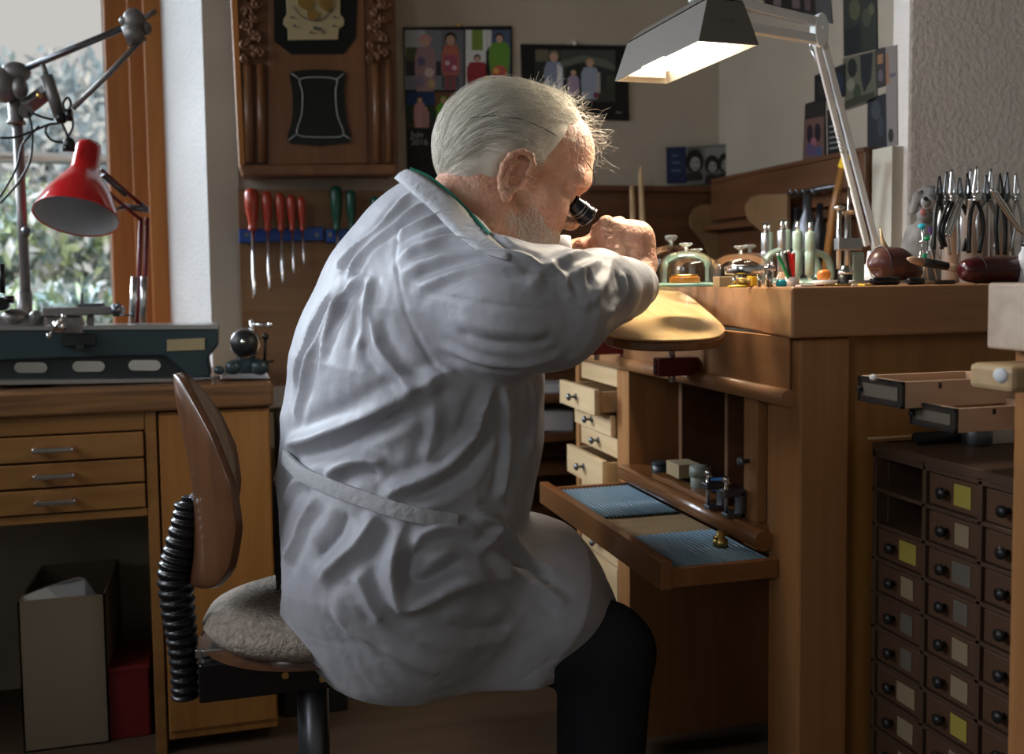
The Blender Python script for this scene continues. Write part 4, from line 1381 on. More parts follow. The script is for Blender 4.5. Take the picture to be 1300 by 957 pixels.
bar(m, D(lamp, 878, -6, 1.5), D(lamp, 906, 6, 1.5), 0.02, 0.018, side=(0, 1, 0)); bar(m, D(lamp, 884, 2, 1.5), D(lamp, 884, 20, 1.52), 0.022, 0.012, side=(0, 1, 0)); m.cyl(D(lamp, 898, 2, 1.47), D(lamp, 898, 2, 1.53), 0.008)
m.tube([D(lamp, 936, 22, 1.52), D(lamp, 930, 32, 1.52)], 0.006, 8); bar(m, D(lamp, 895, 6, 1.51), D(lamp, 935, 34, 1.53), 0.012, 0.02, side=(0, 1, 0))
m.build('hood_bracket', 'lamp_white', lamp, bevel=0.002)
m = MB(); fx = foot.x
m.cyl((fx - 0.006, 0, 0), (fx - 0.006, 0, 0.035), 0.016); m.lathe([(0.03, 0), (0.03, 0.006), (0.018, 0.012), (0.012, 0.04), (0.010, 0.06)], 20, M=Matrix.Translation((fx - 0.006, 0, 0)))
m.build('clamp_base', 'lamp_white', lamp, bevel=0.001)

# ------------------------------------------------------------------ red desk lamp and grey lamp arm at the window
rl = at(175, 420, Y=2.58)
red = thing('desk_lamp', 'red conical desk lamp on sprung red arms in front of the window', 'lamp', (rl.x, 2.58, 0.815))


def lathe_along(m, a, b, prof, n=28, mi=0, closed=False):
    """prof: [(radius, share of a-b)]."""
    a, b = Vector(a), Vector(b); d = b - a
    Mx = Matrix.Translation(a) @ d.to_track_quat('Z', 'Y').to_matrix().to_4x4()
    m.lathe([(r_, t_ * d.length) for r_, t_ in prof], n, mi, Mx, closed=closed)


ha, hb_ = D(red, 113, 184, 2.50), D(red, 97, 276, 2.42)
m = MB(); lathe_along(m, ha, hb_, [(0.002, 0), (0.026, 0.0), (0.029, 0.06), (0.031, 0.33), (0.034, 0.40), (0.05, 0.52), (0.072, 0.72), (0.090, 0.97), (0.092, 1.0), (0.088, 0.985), (0.068, 0.72), (0.04, 0.5), (0.02, 0.45), (0.002, 0.44)], 36)
sh = m.build('shade', 'red_paint', red)
m = MB(); lathe_along(m, ha, hb_, [(0.001, 0.455), (0.021, 0.46), (0.041, 0.515), (0.067, 0.73), (0.0875, 0.982), (0.0885, 0.99), (0.0868, 0.975), (0.066, 0.725), (0.0395, 0.51), (0.001, 0.47)], 36); m.build('shade_lining', 'lamp_inside', sh)
m = MB(); dd = (hb_ - ha).normalized(); q = ha + dd * (hb_ - ha).length * 0.62
m.ell(tuple(q), 0.022); m.build('bulb', 'label_white', sh)
m = MB()
m.tube([D(red, 128, 215, 2.5), D(red, 183, 263, 2.55)], 0.0045, 8); m.build('upper_arm', 'red_metal', red)
m = MB(); m.tube([D(red, 126, 235, 2.5), D(red, 180, 280, 2.55)], 0.0045, 8); m.build('upper_arm', 'red_metal', red)
m = MB(); m.tube([D(red, 130, 222, 2.49), D(red, 160, 248, 2.52)], 0.006, 8); m.tube([D(red, 140, 268, 2.5), D(red, 158, 262, 2.53)], 0.004, 8); m.build('spring', 'steel_dark', red)
m = MB(); m.tube([D(red, 153, 262, 2.55), D(red, 189, 266, 2.55)], 0.008, 8); m.ell(tuple(D(red, 180, 260, 2.55)), 0.008, 10, 8); m.build('joint', 'steel_dark', red)
for k, dx in enumerate((0, 8)):
    m = MB(); m.tube([D(red, 179 + dx, 276, 2.55), D(red, 174 + dx, 418, 2.57)], 0.0055, 8); m.build('lower_arm', 'red_metal', red)
for x0_, x1_ in ((171, 167), (183, 181)):
    m = MB(); m.tube([D(red, x0_, 351, 2.53), D(red, x1_, 416, 2.54)], 0.008, 10); m.build('spring_cover', 'steel', red)
m = MB(); m.lathe([(0.05, 0), (0.05, 0.012), (0.02, 0.02), (0.014, 0.05)], 20); m.build('clamp_base', 'red_metal', red)

gl = at(28, 400, Y=2.50)
gr = thing('articulated_lamp_stand', 'grey jointed steel arm on a tall pole at the left window edge, cables hanging', 'lamp stand', (gl.x, 2.50, 0.815))
m = MB(); m.tube([D(gr, 34, 400, 2.5), D(gr, 22, 150, 2.5)], 0.011, 12); m.build('pole', 'iron_grey', gr)
m = MB(); lathe_along(m, D(gr, 21, 158, 2.5), D(gr, 18, 100, 2.5), [(0.020, 0), (0.020, 0.06), (0.016, 0.1), (0.016, 0.9), (0.018, 1.0)], 16); m.build('sleeve', 'iron_grey', gr); m = MB()
lathe_along(m, D(gr, 32, 400, 2.5), D(gr, 31, 370, 2.5), [(0.018, 0), (0.016, 0.2), (0.016, 1.0)], 16); m.build('sleeve', 'iron_grey', gr)
m = MB(); m.ell(tuple(D(gr, 5, 108, 2.48)), (0.03, 0.03, 0.04)); m.ell(tuple(D(gr, 20, 92, 2.48)), (0.032, 0.022, 0.024)); m.ell(tuple(D(gr, 25, 112, 2.47)), (0.018, 0.02, 0.024)); m.cyl(D(gr, 33, 141, 2.44), D(gr, 33, 141, 2.5), 0.016); m.build('pivot_head', 'iron_grey', gr)
m = MB(); m.tube([D(gr, 20, 92, 2.48), D(gr, 165, 32, 2.44)], 0.0075, 10); m.build('long_arm', 'steel_dark', gr)
m = MB(); m.tube([D(gr, 92, 138, 2.42), D(gr, 140, 92, 2.42), D(gr, 178, 52, 2.42)], 0.006, 10); m.build('short_arm', 'iron_grey', gr)
m = MB(); m.tube([D(gr, 34, 136, 2.48), D(gr, 60, 116, 2.48)], 0.018, 4, smooth=False); m.build('side_plate', 'iron_grey', gr)
m = MB(); m.tube([D(gr, 59, 96, 2.46), D(gr, 76, 148, 2.46)], 0.0135, 12); m.tube([D(gr, 54, 82, 2.46), D(gr, 60, 98, 2.46)], 0.006, 8); m.build('gas_strut', 'iron_grey', gr)
m = MB(); m.ell(tuple(D(gr, 50, 121, 2.455)), (0.007, 0.003, 0.007), 10, 8); m.build('brass_mark', 'brass', gr)
m = MB(); m.cyl(D(gr, 84, 146, 2.43), D(gr, 92, 146, 2.43), 0.014); m.ell(tuple(D(gr, 78, 150, 2.44)), 0.013); m.build('clamp_knob', 'rubber', gr)
m = MB(); m.ell(tuple(D(gr, 88, 183, 2.43)), (0.013, 0.012, 0.016)); m.cyl(D(gr, 80, 188, 2.43), D(gr, 95, 188, 2.43), 0.008); m.build('black_clamp', 'rubber', gr)
m = MB()
m.cyl(D(gr, 158, 46, 2.42), D(gr, 182, 40, 2.42), 0.022, n=20); m.ell(tuple(D(gr, 170, 25, 2.42)), (0.024, 0.018, 0.026)); m.tube([D(gr, 178, 26, 2.42), D(gr, 198, 14, 2.42)], 0.006, 8); m.ell(tuple(D(gr, 186, 36, 2.42)), (0.012, 0.012, 0.015)); m.ell(tuple(D(gr, 158, 26, 2.42)), (0.012, 0.01, 0.01))
m.build('arm_joint', 'iron_grey', gr)
CB = [[(0, 175), (20, 174), (45, 165), (62, 158), (75, 156), (88, 150)], [(35, 142), (40, 160), (41, 180), (38, 205), (26, 228), (12, 245), (0, 258)], [(40, 143), (55, 149), (68, 152)],
      [(60, 158), (58, 168), (66, 178), (80, 181)], [(84, 145), (80, 132), (86, 124), (90, 132), (86, 142)], [(78, 155), (84, 168), (87, 178)], [(92, 150), (92, 162), (86, 174)], [(50, 160), (38, 172), (28, 185), (20, 215), (0, 250)]]
for cb in CB:
    m = MB(); m.tube(catmull([D(gr, x_, y_, 2.44) for x_, y_ in cb], 6), 0.0028, 8); m.build('cable', 'rubber', gr)
m = MB(); m.cyl(D(gr, 33, 292, 2.47), D(gr, 33, 297, 2.50), 0.009); m.ell(tuple(D(gr, 33, 293, 2.46)), 0.010, 12, 8); m.build('pole_knob', 'steel_dark', gr)
m = MB(); m.lathe([(0.06, 0), (0.06, 0.015), (0.03, 0.02), (0.02, 0.04)], 20); m.build('foot', 'iron_grey', gr)

# ------------------------------------------------------------------ the lathe on the workbench
lt = thing('lathe', 'long dark green precision lathe with steel slide on the left workbench', 'lathe', (-0.35, 2.42, 0.815))


def fr(o, pts, Y, dy, m, mi=0):
    """Prism whose front outline is given by photo points on the plane Y."""
    m.prism([at(x_, y_, Y=Y) - o.location for x_, y_ in pts], (0, dy, 0), mi)


YL = 2.34
m = MB(); fr(lt, [(-60, 419), (277, 417), (277, 438), (264, 455), (268, 479), (243, 479), (210, 452), (150, 452), (-60, 460)], YL, 0.13, m); m.build('bed', 'lathe_green', lt, bevel=0.004)
m = MB(); fr(lt, [(-60, 458), (212, 450), (240, 480), (-60, 484)], YL + 0.012, 0.10, m); m.build('bed_web', 'lathe_dark', lt)
m = MB(); fr(lt, [(-60, 483), (240, 480), (240, 485), (-60, 490)], YL - 0.02, 0.16, m); m.build('drip_tray', 'steel', lt, bevel=0.001)
for xa, xb in ((18, 60), (92, 133), (163, 204)):
    m = MB()
    yc = 468 - xa * 0.02
    r_ = 7.0
    o_ = [(xa + r_ - r_ * math.sin(a), yc - 1 + r_ * math.cos(a) * 0.95) for a in [PI * i / 8 for i in range(9)]] + [(xb - r_ + r_ * math.sin(a), yc - 1 - r_ * math.cos(a) * 0.95) for a in [PI * i / 8 for i in range(9)]]
    fr(lt, o_, YL + 0.008, 0.006, m)
    m.build('window_slot', 'steel_bright', lt)
m = MB(); fr(lt, [(212, 431), (260, 429), (260, 444), (212, 446)], YL - 0.003, 0.003, m); m.build('name_plate', 'brass_plate', lt, bevel=0.001)
m = MB(); fr(lt, [(-60, 415), (277, 412), (277, 418), (-60, 420)], YL - 0.002, 0.13, m); m.build('bed_ways', 'steel', lt, bevel=0.001)
m = MB()
fr(lt, [(53, 391), (155, 389), (155, 399), (53, 402)], YL - 0.02, 0.07, m); fr(lt, [(56, 401), (100, 402), (106, 424), (72, 424)], YL - 0.01, 0.06, m); fr(lt, [(110, 400), (118, 400), (118, 416), (110, 416)], YL, 0.02, m)
m.build('cross_slide', 'iron_grey', lt, bevel=0.003)
m = MB(); m.tube([D(lt, 104, 372, YL), D(lt, 104, 390, YL)], 0.0035, 8); fr(lt, [(98, 386), (130, 385), (130, 390), (98, 390)], YL - 0.01, 0.04, m); m.build('tool_post', 'steel_dark', lt, bevel=0.001)
m = MB(); lathe_along(m, D(lt, 142, 394, YL - 0.02), D(lt, 154, 393, YL - 0.02), [(0.008, 0), (0.014, 0.1), (0.014, 0.9), (0.006, 1)], 16); m.tube([D(lt, 152, 400, YL - 0.03), D(lt, 168, 400, YL - 0.03)], 0.0022, 8); m.ell(tuple(D(lt, 168, 400, YL - 0.03)), 0.005, 10, 8)
m.cyl(D(lt, 148, 386, YL - 0.03), D(lt, 152, 390, YL - 0.03), 0.006); m.build('slide_crank', 'steel_dark', lt)
m = MB(); lathe_along(m, D(lt, 76, 414, YL - 0.05), D(lt, 74, 414, YL - 0.02), [(0.004, 0), (0.014, 0.2), (0.016, 0.6), (0.010, 1)], 18); m.tube([D(lt, 80, 402, YL - 0.05), D(lt, 72, 412, YL - 0.05), D(lt, 64, 424, YL - 0.05)], 0.0035, 8); m.ell(tuple(D(lt, 81, 402, YL - 0.05)), 0.006, 10, 8); m.ell(tuple(D(lt, 62, 426, YL - 0.05)), 0.006, 10, 8); m.build('ball_handle', 'steel_bright', lt)
m = MB(); fr(lt, [(76, 424), (120, 424), (122, 438), (78, 440)], YL - 0.012, 0.02, m); m.cyl(D(lt, 102, 441, YL - 0.03), D(lt, 102, 441, YL), 0.008); m.build('apron', 'lathe_dark', lt, bevel=0.002)
m = MB(); fr(lt, [(-60, 400), (50, 402), (58, 418), (-60, 420)], YL + 0.01, 0.09, m); m.ell(tuple(D(lt, 20, 403, YL + 0.03)), (0.03, 0.03, 0.02)); m.ell(tuple(D(lt, 46, 404, YL + 0.02)), (0.016, 0.02, 0.018)); m.build('headstock', 'iron_grey', lt, bevel=0.006)
m = MB(); m.cyl(D(lt, 1, 386, YL - 0.02), D(lt, 4, 386, YL + 0.03), 0.014); m.tube([D(lt, 2, 335, YL), D(lt, 3, 372, YL)], 0.006, 8); m.cyl(D(lt, 4, 380, YL), D(lt, 18, 380, YL), 0.008); m.build('headstock_handle', 'rubber', lt)

vi = thing('milling_vise', 'small black and steel handwheel vise at the right end of the workbench', 'vise', (0.02, 2.40, 0.815))
m = MB(); fr(vi, [(282, 474), (338, 472), (344, 482), (278, 482)], 2.31, 0.10, m); m.build('base', 'steel', vi, bevel=0.003)
m = MB(); fr(vi, [(302, 418), (322, 417), (324, 455), (340, 462), (342, 474), (284, 475), (290, 462), (304, 455)], 2.33, 0.07, m); m.build('body', 'lathe_green', vi, bevel=0.004)
m = MB(); lathe_along(m, D(vi, 312, 436, 2.31), D(vi, 309, 436, 2.27), [(0.006, 0), (0.027, 0.2), (0.030, 0.5), (0.028, 0.9), (0.012, 1.0), (0.004, 1.05)], 26); m.build('handwheel', 'black', vi)
m = MB(); lathe_along(m, D(vi, 312, 436, 2.32), D(vi, 311, 436, 2.30), [(0.032, 0), (0.0345, 0.5), (0.032, 1.0)], 26, closed=False); m.ell(tuple(D(vi, 309, 434, 2.26)), 0.006, 10, 8); m.build('scale_ring', 'steel_bright', vi)
m = MB(); m.tube([D(vi, 318, 411, 2.32), D(vi, 343, 413, 2.30)], 0.004, 8); m.cyl(D(vi, 320, 405, 2.32), D(vi, 320, 425, 2.32), 0.006); m.ell(tuple(D(vi, 343, 412, 2.30)), 0.007, 10, 8); m.build('top_crank', 'steel_bright', vi)
m = MB(); m.tube([D(vi, 337, 428, 2.30), D(vi, 336, 460, 2.30)], 0.0035, 8); m.ell(tuple(D(vi, 337, 427, 2.30)), 0.008, 12, 8); m.tube([D(vi, 336, 460, 2.30), D(vi, 348, 458, 2.30)], 0.003, 8); m.build('side_lever', 'black', vi)
m = MB(); m.ell(tuple(D(vi, 296, 466, 2.30)), (0.018, 0.014, 0.016)); m.ell(tuple(D(vi, 330, 466, 2.30)), (0.020, 0.014, 0.018)); m.ell(tuple(D(vi, 278, 470, 2.30)), (0.012, 0.01, 0.01)); m.build('clamping_nut', 'lathe_green', vi)

# box and things in the knee hole
bx = thing('cardboard_box', 'tall tan cardboard box with grey papers under the left workbench', 'box', (-0.42, 2.45, 0.0))
a0, a1 = at(22, 764, Y=2.36), at(133, 762, Y=2.36)
m = MB(); w_ = a1.x - a0.x; hz = a0.z
m.box((a0.x + 0.42, -0.09, 0), (a0.x + 0.42 + 0.004, 0.20, hz)); m.box((a1.x + 0.42 - 0.004, -0.09, 0), (a1.x + 0.42, 0.20, hz)); m.box((a0.x + 0.42, -0.09, 0), (a1.x + 0.42, -0.086, hz)); m.box((a0.x + 0.42, 0.196, 0), (a1.x + 0.42, 0.20, hz)); m.box((a0.x + 0.42, -0.09, 0), (a1.x + 0.42, 0.2, 0.004))
m.build('carton', 'box_tan', bx)
pp = thing('paper_sheet', 'crumpled grey paper sheet poking out of the tan box', 'paper', tuple(at(80, 760, Y=2.42)))
m = MB(); P = [(28, 758), (60, 745), (98, 734), (108, 736), (126, 762), (110, 800), (40, 800)]
m.prism([at(x_, y_, Y=2.40 + 0.02 * math.sin(i * 2)) - pp.location for i, (x_, y_) in enumerate(P)], (0.0, 0.012, 0)); m.build('sheet', 'paper_grey', pp, bevel=0.001)
rb = thing('toolbox', 'dark red metal box on the floor beside the tan carton', 'box', tuple(Vector((at(165, 860, Y=2.42).x, 2.42, 0.0))))
m = MB(); m.box((-0.045, -0.05, 0), (0.045, 0.12, at(165, 842, Y=2.40).z)); m.build('body', 'red_metal', rb, bevel=0.003)
m = MB(); m.box((-0.047, -0.052, at(165, 846, Y=2.40).z), (0.047, 0.122, at(165, 840, Y=2.40).z)); m.build('lid', 'red_metal', rb, bevel=0.002)

# ------------------------------------------------------------------ the work chair
YC = 1.58
ch = thing('work_chair', 'brown plywood swivel chair with beige woven seat under the man', 'chair', tuple(Vector((at(350, 800, Y=YC).x, YC, 0.0))))
# backrest: a bent plywood shell seen almost edge on
rows = [(232, 474, 0.015), (234, 500, 0.075), (242, 540, 0.13), (252, 590, 0.165), (258, 640, 0.17), (258, 690, 0.145), (254, 722, 0.10), (251, 736, 0.04)]
front = [pt(x_, y_, YC) for x_, y_, w in rows]
m = MB(); nU = 15; vs = []; fs = []
P = catmull([Vector(p) for p in front], 4); W = np.interp(np.linspace(0, 7, len(P)), range(8), [r_[2] for r_ in rows])
for th in (0, 0.011):
    for i, p in enumerate(P):
        for k in range(nU):
            u = -1 + 2 * k / (nU - 1)
            vs.append(p + Vector((0.36 * W[i] * (u * u) + th - 0.014, u * W[i], 0.0)) - ch.location)
nP = len(P)
for l_ in range(2):
    for i in range(nP - 1):
        for k in range(nU - 1):
            a = l_ * nP * nU + i * nU + k
            fs.append((a, a + 1, a + nU + 1, a + nU))
bd = [i * nU for i in range(nP)] + [(nP - 1) * nU + k for k in range(1, nU)] + [i * nU + nU - 1 for i in range(nP - 2, -1, -1)] + [k for k in range(nU - 2, 0, -1)]
for i in range(len(bd)):
    a, b = bd[i], bd[(i + 1) % len(bd)]
    fs.append((a, b, b + nP * nU, a + nP * nU))
m.add(vs, fs, 0, True); m.build('backrest', 'wood_chair', ch, bevel=0.002)
# bellows over the back spring
axis = [(241, 630), (238, 660), (229, 700), (223, 730), (226, 770), (231, 810), (234, 850), (236, 885)]
ax = catmull([Vector(pt(x_, y_, YC + 0.0)) - ch.location for x_, y_ in axis], 20)
m = MB(); rr = []
for i in range(len(ax)):
    s_ = i / len(ax)
    rr.append((0.0165 + 0.006 * math.sin(PI * min(1, s_ * 1.2))) + 0.0050 * abs(math.sin(s_ * PI * 23)) if i > 6 else 0.012)
m.tube(ax, rr, 20); m.build('rubber_bellows', 'rubber', ch)
m = MB(); m.tube([Vector(pt(243, 628, YC)) - ch.location, Vector(pt(252, 640, YC)) - ch.location], 0.012, 10); m.build('back_bracket', 'steel_dark', ch)
# seat
sc_ = at(375, 775, Y=YC)
m = MB(); M_ = Matrix.Translation(Vector((0.068, 0, sc_.z - 0.005)))
m.lathe([(0.01, -0.026), (0.12, -0.026), (0.165, -0.018), (0.178, 0.0), (0.168, 0.018), (0.13, 0.032), (0.06, 0.038), (0.01, 0.038)], 40, M=M_ @ Matrix.Diagonal((1.0, 1.0, 1.0, 1)))
varied('seat_fabric', (0.20, 0.165, 0.135), (0.34, 0.285, 0.235), 90, rough=0.95, bump=0.6, bscale=150)
m.build('seat_cushion', 'seat_fabric', ch)
m = MB(); m.lathe([(0.01, 0), (0.15, 0), (0.168, 0.006), (0.01, 0.008)], 36, M=Matrix.Translation(Vector((0.055, 0, sc_.z - 0.040)))); m.build('seat_board', 'wood_chair', ch)
m = MB(); zs = sc_.z - 0.042
m.box((-0.115, -0.075, zs - 0.06), (0.13, 0.075, zs)); m.build('mechanism_box', 'black_gloss', ch, bevel=0.004)
m = MB(); m.box((-0.12, -0.04, zs - 0.004), (-0.07, 0.02, zs + 0.01)); m.box((-0.11, -0.05, zs), (-0.06, -0.03, zs + 0.012)); m.build('adjusting_lever', 'steel', ch, bevel=0.002)
m = MB()
for x_, z_ in ((0.0, -0.030), (0.055, -0.042)): m.cyl((x_ + 0.01, -0.079, zs + z_), (x_ + 0.01, -0.074, zs + z_), 0.0055, n=12)
m.build('bolt', 'brass', ch)
m = MB(); m.cyl((0.055, 0, 0.08), (0.055, 0, zs - 0.05), 0.025, n=20); m.build('column', 'steel_dark', ch)
for k in range(5):
    a = R(72 * k + 20)
    m = MB(); m.tube([(0.055, 0, 0.10), (0.055 + 0.26 * math.cos(a), 0.26 * math.sin(a), 0.07)], [0.024, 0.015], 10); lg = m.build('leg', 'black_gloss', ch)
    m = MB(); m.ell((0.055 + 0.25 * math.cos(a), 0.25 * math.sin(a), 0.027), (0.027, 0.018, 0.027), 14, 10); m.build('caster', 'black', lg)
# ------------------------------------------------------------------ wall clock case
YK = 2.64
clk = thing('wall_clock', 'carved brown wooden wall clock case with exposed brass movement', 'clock', tuple(at(400, 110, Y=2.69)))
m = MB(); fr(clk, [(291, -40), (502, -40), (506, 213), (502, 222), (308, 223), (303, 210)], YK, 0.10, m); m.build('case', 'wood_clock', clk, bevel=0.004)
m = MB(); fr(clk, [(341, -40), (462, -40), (467, 207), (340, 210)], YK - 0.006, 0.008, m); m.build('front_panel', 'wood_clock', clk, bevel=0.003)
m = MB(); fr(clk, [(303, 209), (506, 208), (503, 222), (309, 223)], YK - 0.018, 0.02, m); m.build('base_moulding', 'wood_clock', clk, bevel=0.006)
m = MB(); fr(clk, [(291, -40), (300, -40), (312, 223), (304, 214)], YK - 0.01, 0.012, m); m.build('edge_moulding', 'wood_frame', clk, bevel=0.002)
for xa, xb, y_ in ((309, 321, 82), (325, 337, 82), (472, 482, 65), (488, 497, 65)):
    m = MB(); a, b = D(clk, (xa + xb) / 2, y_, YK - 0.004), D(clk, (xa + xb) / 2 + 2, 207, YK - 0.004); m.tube([a, b], (xb - xa) / 2 * 0.0021, 12); m.build('turned_column', 'wood_clock', clk)
for xc in (318, 480):
    m = MB()
    rnd = random.Random(xc)
    for i in range(34):
        y_ = -20 + i * 2.9
        x_ = xc + 7 * math.sin(i * 0.9) + rnd.uniform(-4, 4)
        p = D(clk, x_, y_, YK - 0.010)
        m.ell(tuple(p), (rnd.uniform(0.006, 0.013), 0.012, rnd.uniform(0.005, 0.012)), 10, 7)
        if i % 3 == 0:
            q = [p + Vector((0.012 * math.cos(a), -0.008, 0.010 * math.sin(a))) for a in [i + 0.5 * j for j in range(9)]]
            m.tube(q, [0.005 - 0.0004 * j for j in range(9)], 7)
    m.build('carving', 'wood_clock', clk)
m = MB(); fr(clk, [(347, -40), (455, -40), (452, 48), (436, 69), (370, 69), (348, 52)], YK - 0.009, 0.006, m); m.build('dial_recess', 'clock_glass', clk, bevel=0.002)
m = MB(); fr(clk, [(362, -40), (432, -40), (432, 18), (437, 24), (437, 32), (430, 37), (429, 50), (366, 51), (365, 36), (360, 31), (360, 24), (364, 18)], YK - 0.013, 0.004, m); m.build('movement_plate', 'brass_plate', clk, bevel=0.001)
m = MB()
for x_, y_, r_ in ((388, 2, 0.020), (414, 4, 0.018), (397, 19, 0.014), (415, 10, 0.010)):
    p = D(clk, x_, y_, YK - 0.016); m.cyl(p, p + Vector((0, -0.003, 0)), r_, n=24); m.cyl(p, p + Vector((0, -0.006, 0)), 0.004, n=12)
m.build('gear_wheels', 'brass', clk)
m = MB()
for x_, y_ in ((370, 22), (425, 22), (402, 37), (374, 33), (424, 33), (395, 41), (410, 41)):
    p = D(clk, x_, y_, YK - 0.015); m.cyl(p, p + Vector((0, -0.003, 0)), 0.003, n=10)
m.tube(catmull([D(clk, x_, y_, YK - 0.016) for x_, y_ in ((372, 8), (382, 20), (396, 26), (410, 24), (422, 12))], 5), 0.0012, 6)
bar(m, D(clk, 398, 35, YK - 0.016), D(clk, 408, 37, YK - 0.016), 0.004, 0.006, side=(0, 1, 0))
m.build('screws', 'steel_dark', clk)
out = [(368, 93), (385, 89), (403, 88), (422, 89), (438, 92), (437, 115), (440, 150), (446, 178), (425, 183), (404, 185), (385, 183), (365, 179), (371, 150), (371, 115)]
inn = [(381, 101), (403, 98), (427, 101), (426, 115), (428, 145), (436, 171), (415, 174), (400, 174), (377, 170), (383, 145), (384, 118)]
m = MB(); fr(clk, [tuple(v[:2]) for v in catmull([(x_, y_, 0) for x_, y_ in out], 3, True)], YK - 0.011, 0.006, m); m.build('door_glass', 'clock_glass', clk)
m = MB(); pth = catmull([D(clk, x_, y_, YK - 0.0125) for x_, y_ in inn], 4, True)
m.tube(pth + [pth[0]], 0.0016, 6)
for a, b in (((370, 93), (381, 101)), ((437, 93), (427, 101)), ((366, 178), (377, 170)), ((446, 177), (436, 171))): m.tube([D(clk, a[0], a[1], YK - 0.0125), D(clk, b[0], b[1], YK - 0.0125)], 0.0016, 6)
m.build('bevelled_edge', 'bevel_glass', clk)

# ------------------------------------------------------------------ screwdrivers on the blue rail
rail = thing('tool_rail', 'blue plastic tool rail screwed to the brown board', 'rail', tuple(at(370, 298, Y=YB - 0.03)))
m = MB()
for xa, xb in ((303, 411), (414, 500)): fr(rail, [(xa, 291), (xb, 288), (xb, 305), (xa, 308)], YB - 0.05, 0.029, m)
m.build('bar', 'blue_plastic', rail, bevel=0.003)
m = MB()
for x_ in (313, 402, 419): p = D(rail, x_, 298, YB - 0.051); m.cyl(p, p + Vector((0, -0.002, 0)), 0.006, n=12)
m.build('screw', 'steel_dark', rail)


def screwdriver(x, ytop, yend, w, mt, label, group, lean=3):
    t = thing('screwdriver', label, 'screwdriver', tuple(at(x, 290, Y=YB - 0.065)), group=group)
    a, b = D(t, x - 1, ytop, YB - 0.065), D(t, x + 1, 293, YB - 0.065)
    r_ = w * 0.0021 / 2
    m = MB(); lathe_along(m, a, b, [(r_ * 0.3, 0), (r_ * 0.8, 0.03), (r_, 0.12), (r_ * 1.02, 0.35), (r_ * 0.92, 0.55), (r_ * 0.62, 0.78), (r_ * 0.6, 0.93), (r_ * 0.7, 0.97), (r_ * 0.5, 1.0)], 12); m.build('handle', mt, t)
    m = MB(); m.tube([b, D(t, x + lean, yend - 6, YB - 0.065), D(t, x + lean, yend, YB - 0.065)], [r_ * 0.30, r_ * 0.28, r_ * 0.34], 10); m.build('blade', 'steel_bright', t)


RL = ['largest red screwdriver, leftmost on the blue rail', 'second largest red screwdriver on the blue rail, long blade', 'middle of the five red screwdrivers on the blue rail', 'slim red screwdriver fourth from the left on the blue rail', 'smallest red screwdriver, last of the red row']
for x_, yt, ye, w, lb in zip((320, 339, 356, 370, 383), (239, 243, 245, 247, 249), (378, 369, 360, 349, 338), (17, 13, 12, 11, 10), RL): screwdriver(x_, yt, ye, w, 'red_handle', lb, 'red screwdrivers on the blue rail')
for x_, yt, ye, w, lb in ((427, 236, 330, 15, 'large green screwdriver right of the red ones'), (446, 241, 325, 13, 'smaller green screwdriver close to his back'), (477, 249, 320, 13, 'green screwdriver half hidden behind his shoulder')): screwdriver(x_, yt, ye, w, 'green_handle', lb, 'green screwdrivers on the blue rail')

# ------------------------------------------------------------------ calendars and pictures
PH = {}


def pm(r, g, b):
    k = 'print_%d_%d_%d' % (r, g, b)
    if k not in MATS: mat(k, tuple((((0.38 * (r + g + b) / 3 + 0.62 * c) / 255) ** 2.2) * 1.15 for c in (r, g, b)), 0.6)
    return k


def picture(name, parent, origin_fn, w_px, items):
    """items: ('r', x0,y0,x1,y1,rgb) or ('e', cx,cy,rx,ry,rgb) or ('p',[(x,y)..],rgb) in photo points, each laid a hair above the last."""
    m = MB(); mats = []
    for i, it in enumerate(items):
        k = pm(*it[-1])
        if k not in mats: mats.append(k)
        mi = mats.index(k)
        if it[0] == 'r': P = [(it[1], it[2]), (it[3], it[2]), (it[3], it[4]), (it[1], it[4])]
        elif it[0] == 'e': P = [(it[1] + it[3] * math.cos(a), it[2] + it[4] * math.sin(a)) for a in [2 * PI * j / 14 for j in range(14)]]
        else: P = it[1]
        m.add([origin_fn(x_, y_, 0.0002 + 0.00006 * i) - parent.location for x_, y_ in P], [tuple(range(len(P)))], mi)
    return m.build(name, mats, parent)


def figure(cx, top, bot, rgb, head=(190, 140, 110), hair=(40, 30, 25), w=None, hat=None, legs=None):
    h = bot - top; w = w or h * 0.30
    hr = h * 0.11
    L_ = [('p', [(cx - w * 0.35, top + h * 0.22), (cx + w * 0.35, top + h * 0.22), (cx + w * 0.5, top + h * 0.36), (cx + w * 0.52, top + h * 0.62), (cx + w * 0.42, bot - (h * 0.25 if legs else 0)), (cx - w * 0.42, bot - (h * 0.25 if legs else 0)), (cx - w * 0.52, top + h * 0.62), (cx - w * 0.5, top + h * 0.36)], rgb)]
    if legs: L_ += [('r', cx - w * 0.3, bot - h * 0.26, cx - w * 0.05, bot, legs), ('r', cx + w * 0.05, bot - h * 0.26, cx + w * 0.3, bot, legs)]
    L_ += [('e', cx, top + hr * 0.95, hr * 0.95, hr, hat or hair), ('e', cx, top + hr * 1.25, hr * 0.72, hr * 0.82, head)]
    if hat: L_ += [('r', cx - hr * 1.3, top + hr * 0.7, cx + hr * 1.3, top + hr * 0.95, hat)]
    return L_


def onback(x, y, lift): return at(x, y, Y=YB - 0.006 - lift)


